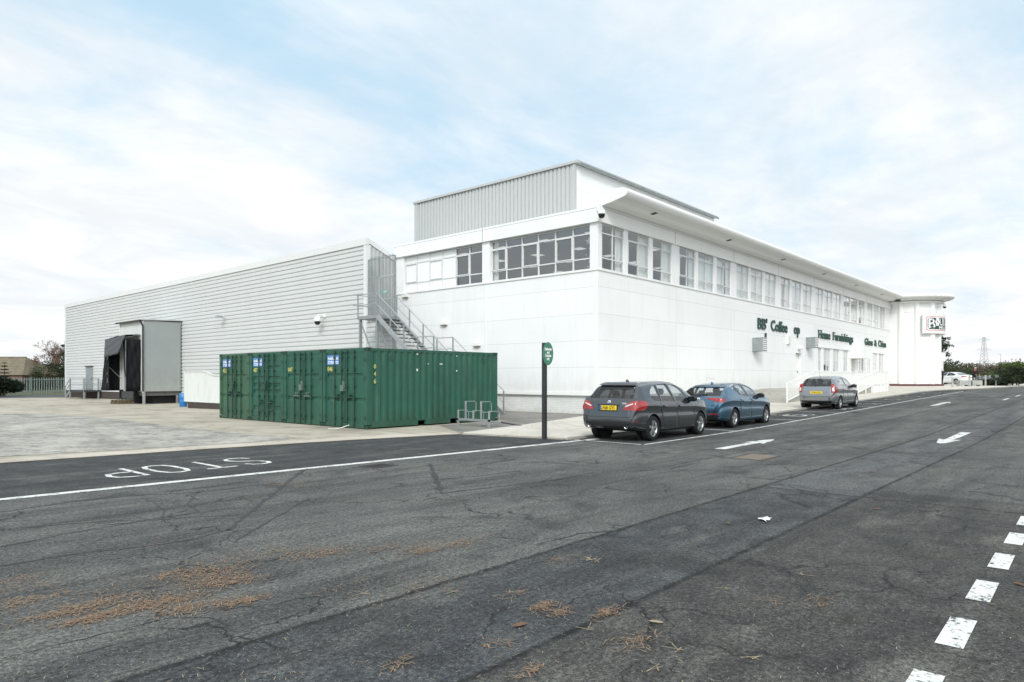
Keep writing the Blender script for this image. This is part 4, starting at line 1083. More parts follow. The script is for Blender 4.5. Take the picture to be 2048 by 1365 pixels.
lampunit((WX-.02,46.0,5.72), (-1,0,0), 'small grey floodlight on an arm beside the loading bay roof')
def bulk(p, label):
    t = thing('bulkhead_light', p, label, 'wall light', 'bulkhead lights on the store wall'); x_, y_, z_ = p
    MB().box(x_-.16,x_,y_-.22,y_+.22,z_-.06,z_+.08).build('body', 'white_trim', t)
    MB().box(x_-.14,x_-.02,y_-.2,y_+.2,z_-.1,z_-.06).build('lens', 'straw', t)
    MB().tube([(x_-.015,y_,z_-.1),(x_-.015,y_,z_-1.3)],.012,6).build('conduit', 'white_trim', t)
for px, py, lb in ((812.3,593,'bulkhead wall light at the top of the fire escape stair'),(889.7,648,'bulkhead wall light above the middle of the fire escape stair'),(955.5,690,'lowest bulkhead wall light just above the container roofs')):
    k = (px-1024)/FPX; yy = BX*(SN-k*CS)/(CS+k*SN); dpt = BX*CS+yy*SN
    bulk((BX, yy, CAMZ+(757-py)*dpt/FPX), lb)
# boxes on the right wall
def onwall(px, py): xx = tpx(px); dpt = xx*CS+BY*SN; return xx, CAMZ+(757-py)*dpt/FPX
def wallbox(px, py, w_, h_, dep, mat, label, name='wall_vent', cat='vent box', lou=True):
    xx, zz = onwall(px, py)
    if dep > .5: xx = tpx(px+1.9, BY-dep)
    t = thing(name, (xx,BY,zz), label, cat)
    MB().box(xx-w_/2,xx+w_/2,BY-dep,BY-.001,zz-h_/2,zz+h_/2).build('body', mat, t)
    if lou:
        m_ = MB()
        for i in range(6): q = zz-h_*.4+i*h_*.145; m_.box(xx-w_*.42,xx+w_*.42,BY-dep-.025,BY-dep,q,q+h_*.07)
        m_.build('louvre', 'white_trim', t)
wallbox(1527.5,691.5,.75,.82,.62,'steel_grey','grey square heater vent box on the white wall below the BB lettering')
wallbox(1631.5,688,.75,.76,.62,'steel_grey','grey vent box on the white wall beside the Home lettering')
wallbox(1575.5,679.5,.5,.62,.12,'white_trim','slim white louvred box on the wall between the two grey vent boxes', 'alarm_box', 'alarm box')
for px, py, lb in ((1529.8,671,'small dark sensor on the wall above the first grey vent box'),(1618.8,687,'small dark sensor on the wall left of the second grey vent box')):
    wallbox(px, py, .12, .26, .1, 'dark_steel', lb, 'wall_sensor', 'sensor', False)
xx, zz = onwall(1597.5, 695.3); t = thing('bulkhead_light', (xx,BY,zz), 'white half round light over the recessed side door', 'wall light')
MB().lathe([(.005,-.14),(.2,-.14),(.22,-.05),(.18,.06),(.1,.12),(.005,.14)], (xx,BY-.08,zz), 16).build('body', 'white_trim', t, smooth=True)
for xx, yy in ((BX+.9,BY+.5),(BX+1.0,BY-.1+1.6)):
    pass
t = thing('roof_vent_pipe', (25.6,17.6,8.9), 'left of two short black roof pipes by the plant room corner', 'roof pipe', 'short black roof pipes'); MB().tube([(25.6,17.6,8.9),(25.6,17.6,9.62)],.05,8).build('pipe', 'black_trim', t)
t = thing('roof_vent_pipe', (25.9,17.1,8.9), 'right of two short black roof pipes by the canopy end', 'roof pipe', 'short black roof pipes'); MB().tube([(25.9,17.1,8.9),(25.9,17.1,9.7)],.05,8).build('pipe', 'black_trim', t)
# a Christmas tree stands behind the corner window
xt, yt = BX+1.0, 17.75
t = thing('christmas_tree', (xt,yt,5.3), 'decorated artificial Christmas tree behind the corner office window', 'tree')
rx = random.Random(4)
mb = MB()
for _ in range(900):
    h = rx.random()**1.4; r_ = .72*(1-h)*math.sqrt(rx.random())+.02; a = rx.uniform(0,6.28); p = Vector((xt+r_*math.cos(a),yt+r_*math.sin(a),5.45+h*2.2))
    d = Vector((math.cos(a),math.sin(a),-.35)).normalized()*.13; s_ = d.cross(Vector((0,0,1))).normalized()*.022
    mb.add([p-s_,p+s_,p+d+s_*.3,p+d-s_*.3], [(0,1,2,3)])
mb.build('crown', 'leaf_xmas', t, fix=False)
MB().tube([(xt,yt,5.3),(xt,yt,7.6)],.03,6).build('trunk', 'bark', t)
for i in range(16):
    h = rx.random(); a = rx.uniform(2.4,5.0); r_ = .72*(1-h)+.03
    MB().lathe([(.001,-.045),(.03,-.033),(.045,0),(.03,.033),(.001,.045)], (xt+r_*math.cos(a),yt+r_*math.sin(a),5.5+h*2.0), 8).build('bauble', 'bauble', t, smooth=True)
mb = MB(); n = 10; q = [(xt-.06,yt+(.2 if i%2==0 else .08)*math.sin(i*math.pi/5),7.75+(.2 if i%2==0 else .08)*math.cos(i*math.pi/5)) for i in range(n)]
mb.add(q+[(v[0]+.04,v[1],v[2]) for v in q], [tuple(range(n)),tuple(range(n,2*n))]+[(i,(i+1)%n,n+(i+1)%n,n+i) for i in range(n)]); mb.build('star', 'bauble', t)

# ================================================================== FIRE ESCAPE
fe = thing('fire_escape_stair', (21.6,24,0), 'galvanised steel fire escape stair rising behind the containers to a side exit', 'stair')
SA, SB = 21.0, 22.2; TZ, MZ, SL = 4.75, 2.45, .77
YT0, YT1 = 27.3, 28.95
YM1 = YT0-(TZ-MZ)/SL; YM0 = YM1-1.1; YE = YM0-MZ/SL
mb = MB(); mb.box(SA,SB+.2,YT0,YT1,TZ-.16,TZ); mb.build('landing', 'steel_grey', fe)
mb = MB(); mb.box(SA+.06,SB-.06,YM0,YM1,MZ-.14,MZ); mb.build('landing', 'steel_grey', fe)
for x_ in (SA,SB):
    MB().obox((x_,YT0,TZ-.09),(x_,YM1,MZ-.09),.06,.22).build('stringer', 'galvanised', fe)
    MB().obox((x_,YM1,MZ-.11),(x_,YM0,MZ-.11),.06,.2).build('stringer', 'galvanised', fe)
    MB().obox((x_,YM0,MZ-.09),(x_,YE,.03),.06,.22).build('stringer', 'galvanised', fe)
for z0, y0_, n in ((TZ,YT0,12),(MZ,YM0,12)):
    n = 11
    for i in range(1, n+1):
        z = z0-i*(2.35/12); y_ = y0_-(z0-z)/SL
        MB().box(SA+.03,SB-.03,y_-.02,y_+.24,z-.035,z).build('tread', 'dark_steel', fe)
def rail(x_, pts, off, r_=.024):
    MB().tube([(x_,y_,z+off) for y_, z in pts], r_, 6).build('handrail', 'galvanised', fe)
full = [(YT1,TZ),(YT0+.1,TZ),(YM1,MZ),(YM0,MZ),(YE,0)]
for off in (1.08,.55):
    rail(SA, full, off); rail(SB, full[1:], off)
    MB().tube([(SA,YT1,TZ+off),(SB,YT1,TZ+off)], .024, 6).build('handrail', 'galvanised', fe)
    MB().tube([(SA-.25,YT1+.02,TZ+off),(SA,YT1,TZ+off)], .024, 6).build('handrail', 'galvanised', fe)
for x_ in (SA,SB):
    for y_, z in [(YT0,TZ)]+[(YT0-(YT0-YM1)*k,TZ-(TZ-MZ)*k) for k in (.33,.67)]+[(YM1,MZ),(YM0,MZ)]+[(YM0-(YM0-YE)*k,MZ*(1-k)) for k in (.35,.7,1)]:
        MB().box(x_-.025,x_+.025,y_-.025,y_+.025,max(0,z-.15),z+1.06).build('post', 'steel_grey', fe)
for x_, y_ in ((SA,YT1-.05),(SB,YT1-.05)): MB().box(x_-.025,x_+.025,y_-.025,y_+.025,TZ-.1,TZ+1.06).build('post', 'steel_grey', fe)
for x_ in (SA+.1,SB-.05):
    for y_ in (YT0+.15,YT1-.12): MB().box(x_-.06,x_+.06,y_-.06,y_+.06,0,TZ-.16).build('leg', 'steel_grey', fe)
    for y_ in (YM0+.1,YM1-.1): MB().box(x_-.05,x_+.05,y_-.05,y_+.05,0,MZ-.14).build('leg', 'steel_grey', fe)
for x_ in (SA+.1,SB-.05):
    MB().obox((x_,YT1-.12,TZ-.25),(x_,YT0+.15,2.2),.05,.05).build('brace', 'galvanised', fe)
for y_ in (YT0+.15,YT1-.12): MB().obox((SA+.1,y_,TZ-.25),(SB-.05,y_,2.2),.05,.05).build('brace', 'galvanised', fe)
# security screen at the head of the stair
sx = 22.36; YS0, YS1 = 27.62, 29.82; SZT = 7.9
sc = thing('security_screen', (sx,28.7,TZ), 'tall grey barred security screen with a gate at the top of the fire escape', 'screen')
mb = MB(); y_ = YS0+.12
while y_ < YS1-.02: mb.tube([(sx,y_,6.95),(sx,y_,SZT+.1)],.013,5); y_ += .115
y_ = 28.98
while y_ < YS1-.02: mb.tube([(sx,y_,TZ),(sx,y_,6.95)],.013,5); y_ += .115
mb.build('bars', 'screen_steel', sc)
for ya_, za_, zb_ in ((YS0,SZT-.03,SZT+.02),(28.95,6.9,6.96),(28.95,TZ+.95,TZ+1.02)): MB().box(sx-.02,sx+.02,ya_,YS1,za_,zb_).build('rail', 'steel_grey', sc)
for y_ in (YS0,28.92,YS1): MB().box(sx-.035,sx+.035,y_-.035,y_+.035,TZ-.2,SZT).build('post', 'steel_grey', sc)
gt = MB(); gt.box(sx-.05,sx-.0,27.68,27.75,TZ+.03,6.9); gt.box(sx-.05,sx-.0,28.8,28.87,TZ+.03,6.9); gt.box(sx-.05,sx,27.75,28.8,6.83,6.9); gt.box(sx-.05,sx,27.75,28.8,TZ+.03,TZ+.1); gt.box(sx-.05,sx,27.75,28.8,TZ+.95,TZ+1.0)
gate = gt.build('gate', 'galvanised', sc)
mb = MB(); y_ = 27.83
while y_ < 28.78: mb.tube([(sx-.02,y_,TZ+.1),(sx-.02,y_,6.83)],.013,5); y_ += .115
mb.build('gate_bars', 'screen_steel', gate)
MB().box(sx-.06,sx-.051,28.2,28.66,6.02,6.17).build('exit_sign', 'exit_green', gate)
lm = MB(); letter(lm, 'EXIT', lambda a,b,d: (sx-.064, 28.46-a, 6.055+b), width=.22, height=.08, bold=.02); lm.build('exit_lettering', 'letter_white', gate, fix=False)
# ================================================================== CONTAINERS
CX0, CY0, CL, CW, CH = 13.2, 17.7, 6.06, 2.44, 2.59
def container(i, num, style, sticker, label, mat, fulldet=True):
    y0 = CY0+i*2.475; z0 = 0
    t = thing('shipping_container', (CX0,y0+CW/2,z0), label, 'container', 'green shipping containers')
    f = MB(); c = .16
    for yy in (y0,y0+CW-c):
        f.box(CX0,CX0+c,yy,yy+c,.14,CH-.12); f.box(CX0+CL-c,CX0+CL,yy,yy+c,.14,CH-.12)
        a_, b_ = yy+.02, yy+c-.02
        f.box(CX0+c,CX0+CL-c,a_,b_,CH-.1,CH-.01)
    f.box(CX0+.178,CX0+2.1,y0+.0,y0+.1,.05,.2); f.box(CX0+2.45,CX0+3.6,y0+.0,y0+.1,.05,.2); f.box(CX0+3.95,CX0+CL-.178,y0+.0,y0+.1,.05,.2); f.box(CX0+.178,CX0+CL-.178,y0,y0+.1,.2,.235)
    f.box(CX0+.178,CX0+CL-.178,y0+CW-.1,y0+CW,.05,.235)
    f.box(CX0+.02,CX0+c,y0+c,y0+CW-c,CH-.13,CH-.005); f.box(CX0+.01,CX0+c,y0+c,y0+CW-c,.03,.17)
    f.box(CX0+CL-c,CX0+CL-.02,y0+c,y0+CW-c,CH-.13,CH-.005); f.box(CX0+CL-c,CX0+CL-.01,y0+c,y0+CW-c,.03,.17)
    f.build('frame', mat, t)
    for xx in (CX0-.004,CX0+CL-.174):
        for yy in (y0-.004,y0+CW-.160):
            for zz in (0,CH-.116):
                kc = MB().box(xx,xx+.178,yy,yy+.164,zz,zz+.118).build('corner_casting', 'container_hardware', t); 
                if xx < CX0+1: MB().box(xx-.004,xx,yy+.055,yy+.11,zz+.03,zz+.09).build('casting_hole', 'shadow_cavity', kc)
                if yy < y0+1: MB().box(xx+.06,xx+.115,yy-.004,yy,zz+.03,zz+.09).build('casting_hole', 'shadow_cavity', kc)
    s_ = MB(); pr_ = corr(CX0+.16, CX0+CL-.16, .278, .036, .32, .22)
    s_.strip(pr_, lambda a,b,d: (a, y0+.02+b, d), .235, CH-.1); s_.build('side_panel', mat, t, fix=False)
    s_ = MB(); s_.strip(pr_, lambda a,b,d: (a, y0+CW-.02-b, d), .235, CH-.1); s_.build('side_panel', mat, t, fix=False)
    s_ = MB(); s_.strip(corr(CX0+.16, CX0+CL-.16, .21, .02, .4, .2), lambda a,b,d: (a, d, CH-.03-b), y0+.1, y0+CW-.1); s_.build('roof', mat, t, fix=False)
    MB().box(CX0+CL-.06,CX0+CL-.03,y0+.16,y0+CW-.16,.17,CH-.13).build('back_panel', mat, t)
    MB().box(CX0+.2,CX0+CL-.2,y0+.12,y0+CW-.12,.16,.2).build('floor', 'shadow_cavity', t)
    ym = y0+CW/2
    for side, ya, yb in ((0,ym+.012,y0+CW-.165),(1,y0+.165,ym-.012)):      # left leaf, right leaf
        dd = MB(); zb, ztp = .19, CH-.15
        # pressed panel: profile in (z, depth); negative is inwards
        if style == 'ribbed' : gro = [(.50,.2),(1.12,.16),(1.37,.16),(1.62,.16)]+([(2.02,.14)] if side else [])
        else: gro = [(.93,.12),(1.72,.12)]
        prof = [(zb,.0)]
        for zc, hh in sorted(gro):
            prof += [(zc-hh/2-.03,0),(zc-hh/2+.035,.034),(zc+hh/2-.012,.034),(zc+hh/2,0)]
        prof += [(ztp,0)]
        m_ = .075
        dd.strip(prof, lambda a,b,d: (CX0+.035+b, d, a), ya+m_, yb-m_)
        dd.box(CX0+.028,CX0+.075,ya,ya+m_,zb,ztp); dd.box(CX0+.028,CX0+.075,yb-m_,yb,zb,ztp)
        dd.box(CX0+.07,CX0+.078,ya+m_,yb-m_,zb,ztp)
        dd.box(CX0+.03,CX0+.07,ya+m_,yb-m_,zb-.03,zb+.012); dd.box(CX0+.03,CX0+.07,ya+m_,yb-m_,ztp-.012,ztp+.02)
        door = dd.build('door', mat, t)
        for yy in ((yb-.52,ya+.14) if side == 0 else (ya+.52,yb-.14)):
            bar = MB().tube([(CX0+.0,yy,.06),(CX0+.0,yy,CH-.06)],.021,8)
            for zz in (.10,.32,.95,1.35,1.9,2.3,CH-.1): bar.box(CX0-.025,CX0+.03,yy-.045,yy+.045,zz-.035,zz+.035)
            bar.build('locking_bar', 'container_hardware', door)
            zh = .72 if style == 'ribbed' else 1.0
            hb = MB(); dr2 = 1 if yy < (ya+yb)/2 else -1
            hb.obox((CX0-.03,yy,zh),(CX0-.035,yy+dr2*.26,zh+.015),.02,.04); hb.box(CX0-.03,CX0+.03,yy+dr2*.2-.03,yy+dr2*.2+.03,zh-.05,zh+.07); hb.tube([(CX0-.03,yy+dr2*.2,zh+.06),(CX0-.03,yy+dr2*.12,zh+.12),(CX0-.03,yy+dr2*.07,zh+.08)],.014,6)
            if style == 'ribbed': hb.obox((CX0-.03,yy,zh-.28),(CX0-.035,yy+dr2*.24,zh-.26),.02,.04)
            hb.build('handle', 'lock_green' if i in (1,) else 'container_hardware', door)
        for zz in (.36,.98,1.62,2.2):
            ye = yb+.0 if side == 0 else ya-.11
            MB().box(CX0-.008,CX0+.03,ye,ye+.11,zz-.055,zz+.055).build('hinge', 'container_hardware', door)
    gk = MB(); gk.box(CX0+.02,CX0+.06,ym-.045,ym+.045,.2,CH-.15); gk.build('door_seal', 'container_hardware', t)
    lb_ = MB(); lb_.box(CX0-.10,CX0+.02,ym-.09,ym+.09,1.20,1.40); lb_.box(CX0-.04,CX0+.02,ym-.05,ym+.05,1.4,1.52); lb_.build('lock_box', 'lock_green' if i < 2 else 'container_hardware', t)
    fz = lambda a,b,d: (CX0+.027, a, b)
    nm = MB(); letter(nm, num, lambda a,b,d: (CX0+.024-.0, y0+CW-.24-a, 1.86+b), width=.3, height=.15, bold=.03, serif=True)
    nm.build('number', 'letter_yellow', t, fix=False)
    if sticker:
        ys0 = y0+CW-.24
        MB().box(CX0+.022,CX0+.026,ys0-.66,ys0,2.07,2.38).build('sticker', 'sticker_blue', t)
        st_ = MB(); letter(st_, 'mobilemini', lambda a,b,d: (CX0+.019, ys0-.04-a, 2.24+b), width=.58, height=.10, bold=.035)
        st_.build('sticker_lettering', 'letter_white', t, fix=False)
        MB().box(CX0+.0195,CX0+.0215,ys0-.62,ys0-.04,2.1,2.19).build('sticker_band', 'sticker_white', t)
        st_ = MB(); letter(st_, '0800 72 0076', lambda a,b,d: (CX0+.017, ys0-.06-a, 2.115+b), width=.54, height=.055, bold=.02)
        st_.build('sticker_number', 'sticker_blue', t, fix=False)
    if i == 0:
        for q, ch in enumerate('046'):
            nm = MB(); letter(nm, ch, lambda a,b,d: (CX0+.27+a, y0+.012-.006, 1.93-q*.235+b), width=.09, height=.14, bold=.02, serif=True); nm.build('number', 'letter_yellow', t, fix=False)
        for xx, zz, w_, h_ in ((2.05,2.42,.07,.03),(3.9,2.4,.05,.03),(2.55,2.1,.05,.025),(3.1,2.1,.14,.03),(2.05,1.86,.06,.08),(3.9,1.86,.05,.05)):
            MB().box(CX0+xx,CX0+xx+w_,y0+.012,y0+.016,zz,zz+h_).build('sticker_scrap', 'letter_white', t)
        for xx in (.95,5.3):
            m_ = MB(); m_.tube([(CX0+xx,y0+.0,2.38),(CX0+xx,y0-.03,2.33),(CX0+xx,y0-.03,2.22),(CX0+xx+.06,y0-.01,2.2)],.018,6); m_.build('lashing_hook', 'dark_steel', t)
    return t
container(0, '046', 'flat', True, 'green container numbered 046, nearest the road, with its long ribbed side in view', 'container_green')
container(1, '047', 'flat', False, 'green container numbered 047 with no blue sticker on its doors', 'container_green')
container(2, '487', 'ribbed', True, 'green container with heavily ribbed doors and number 487', 'container_green')
container(3, '421', 'flat', True, 'faded green container numbered 421 at the far left end of the row', 'container_green_faded')
mb = MB().tube([(13.1,18.5,.12),(12.85,18.62,.03),(12.7,18.75,.006),(12.6,18.9,.005),(12.66,19.0,.006)],.012,6)
tag(recenter(mb.build('rope', 'letter_white')), 'short white rope trailing from the foot of container 046', 'rope')

# ================================================================== BIKE RACK
br = thing('bike_rack', (16.5,16.1,.0), 'low galvanised steel bicycle rack in front of the container side', 'bike rack')
rx0 = 16.33; ra, rb_ = 16.85, 15.35; rz = .05
gx = lambda y_: rx0
MB().box(rx0-.03,rx0+.03,rb_,ra,.20,.27).build('rail', 'galvanised', br); MB().box(rx0+.5,rx0+.55,rb_,ra,.14,.19).build('rail', 'galvanised', br)
for y_ in (ra-.03,rb_+.03): MB().box(rx0-.03,rx0+.03,y_-.03,y_+.03,-.02,.28).build('leg', 'galvanised', br)
for i in range(5):
    y_ = ra-.03-i*(ra-rb_-.06)/4; h_ = .86 if i % 2 else .55
    MB().box(rx0-.022,rx0+.022,y_-.022,y_+.022,.27,h_).build('upright', 'galvanised', br)
    MB().tube([(rx0,y_,h_-.02),(rx0+.42,y_,h_-.02),(rx0+.5,y_,h_-.08),(rx0+.5,y_,h_-.32),(rx0+.42,y_,h_-.38),(rx0+.05,y_,h_-.36)],.011,6).build('hoop', 'galvanised', br)
    MB().tube([(rx0,y_,.24),(rx0+.52,y_,.17)],.012,6).build('strut', 'galvanised', br)
MB().obox((rx0+.55,rb_+.02,.16),(rx0+1.0,rb_-.55,.03),.04,.05).build('foot', 'dark_steel', br)

# ================================================================== ROAD SIGN
SPX, SPY = 14.27, 11.42
sg = thing('road_sign', (SPX,SPY,0), 'oval green Deliveries and Coaches only sign on a black post', 'sign')
MB().box(SPX-.05,SPX+.05,SPY-.05,SPY+.05,-.05,2.56).build('post', 'post_black', sg)
nv = Vector((-.55,-.835,0)).normalized(); nv = Vector((-.30,-.954,0)).normalized(); rv = Vector((-nv.y,nv.x,0)); c0 = Vector((SPX,SPY,2.27))+nv*.075+rv*.06
mb = MB(); n = 40; q = []
for k in (0,.012):
    q += [tuple(c0+rv*.165*math.cos(2*math.pi*i/n)+Vector((0,0,.305*math.sin(2*math.pi*i/n)))+nv*k) for i in range(n)]
mb.add(q, [tuple(range(n))[::-1],tuple(range(n,2*n))]+[(i,(i+1)%n,n+(i+1)%n,n+i) for i in range(n)]); mb.build('plate', 'sign_green', sg)
lm = MB()
for i, (s_, w_) in enumerate((('Deliveries',.22),('and',.08),('Coaches',.19),('only',.09))):
    letter(lm, s_, lambda a,b,d: tuple(c0+rv*a+Vector((0,0,b))+nv*.016), width=w_, height=.075, y0=.09-i*.085, bold=.04, serif=False, center=True)
lm.build('lettering', 'letter_white', sg, fix=False)
mb = MB(); mb.obox(c0-nv*.03+rv*-.13+Vector((0,0,-.16)),c0-nv*.03+rv*.13+Vector((0,0,-.16)),.03,.03); mb.obox(c0-nv*.03+rv*-.13+Vector((0,0,.14)),c0-nv*.03+rv*.13+Vector((0,0,.14)),.03,.03); mb.build('bracket', 'post_black', sg)

# ================================================================== RAMPS AT THE STORE
def ramp(xa, xb, xc, ztop, label, rlabel):
    za = gz(xa, 13)+.05; ya, yb = 13.25, 16.25
    t = thing('access_ramp', (xa,14.6,za), label, 'ramp')
    mb = MB(); mb.add([(xa,ya,za),(xb,ya,ztop),(xc,ya,ztop),(xa,ya,-.3),(xc,ya,-.3),(xa,yb,za),(xb,yb,ztop),(xc,yb,ztop),(xa,yb,-.3),(xc,yb,-.3)],
        [(0,1,6,5),(1,2,7,6),(3,4,2,1,0),(5,6,7,9,8),(2,4,9,7)]); mb.build('slab', 'kerb_stone', t)
    MB().box(xb-1.0,xc+.02,ya-.02,ya-.001,gz(xb)-.1,ztop-.02).build('upstand', 'white_paint', t)
    r = thing('handrail', (xa,ya-.08,za), rlabel, 'handrail', 'white balustrades along the ramps'); yr = ya-.1
    line = lambda x_: za+(ztop-za)*min(1,(x_-xa)/(xb-xa))
    for z_, rr in ((1.05,.028),(.95,.02),(.12,.024)):
        MB().tube([(xa,yr,za+z_),(xb,yr,ztop+z_),(xc,yr,ztop+z_)],rr,6).build('rail', 'white_trim', r)
    x_ = xa+.12; mb = MB()
    while x_ < xc: mb.box(x_-.012,x_+.012,yr-.012,yr+.012,line(x_)+.12,line(x_)+.95); x_ += .15
    mb.build('balusters', 'white_trim', r)
    x_ = xa
    while x_ < xc+.01: MB().box(x_-.03,x_+.03,yr-.03,yr+.03,gz(x_)+.02,line(x_)+1.08).build('post', 'white_trim', r); x_ += (xc-xa)/max(1,round((xc-xa)/2.2))
    mb = MB()
    for z_ in (1.05,.12): mb.tube([(xc,yr,ztop+z_),(xc,16.2,ztop+z_)],.024,6)
    y_ = yr+.15
    while y_ < 16.1: mb.box(xc-.012,xc+.012,y_-.012,y_+.012,ztop+.12,ztop+1.05); y_ += .15
    mb.build('end_rail', 'white_trim', r)
ramp(37.0, 41.5, 48.9, 1.0, 'stone access ramp rising to the recessed side door behind the small grey hatchback', 'white balustrade of the nearer ramp, behind the small grey hatchback')
ramp(50.2, 55.0, 58.2, 1.12, 'stone access ramp towards the hooded door near the corner drum', 'white balustrade of the farther ramp below the Glass and China lettering')
# ================================================================== CARS
def curve(keys):
    xs = [k[0] for k in keys]; ys = [k[1] for k in keys]; n = len(xs)
    h = [xs[i+1]-xs[i] for i in range(n-1)]; d = [(ys[i+1]-ys[i])/h[i] for i in range(n-1)]; m = [d[0]]
    for i in range(1, n-1):
        if d[i-1]*d[i] <= 0: m.append(0)
        else:
            w1, w2 = 2*h[i]+h[i-1], h[i]+2*h[i-1]; m.append((w1+w2)/(w1/d[i-1]+w2/d[i]))
    m.append(d[-1])
    def f(x):
        if x <= xs[0]: return ys[0]
        if x >= xs[-1]: return ys[-1]
        i = max(j for j in range(n-1) if xs[j] <= x); t = (x-xs[i])/h[i]
        return ys[i]*(2*t**3-3*t*t+1)+m[i]*h[i]*(t**3-2*t*t+t)+ys[i+1]*(3*t*t-2*t**3)+m[i+1]*h[i]*(t**3-t*t)
    return f
def apply_bool(ob, cutter):
    md = ob.modifiers.new('b', 'BOOLEAN'); md.operation = 'DIFFERENCE'; md.object = cutter; md.solver = 'EXACT'
    dg = bpy.context.evaluated_depsgraph_get(); dg.update()
    me = bpy.data.meshes.new_from_object(ob.evaluated_get(dg)); ob.modifiers.clear(); old = ob.data; ob.data = me; bpy.data.meshes.remove(old)
def temp(mb):
    me = bpy.data.meshes.new('cut'); me.from_pydata(mb.v, [], mb.f)
    bm = bmesh.new(); bm.from_mesh(me); bmesh.ops.recalc_face_normals(bm, faces=bm.faces); bm.to_mesh(me); bm.free()
    o = bpy.data.objects.new('cut', me); COL.objects.link(o); return o
def drop(o): me = o.data; bpy.data.objects.remove(o); bpy.data.meshes.remove(me)

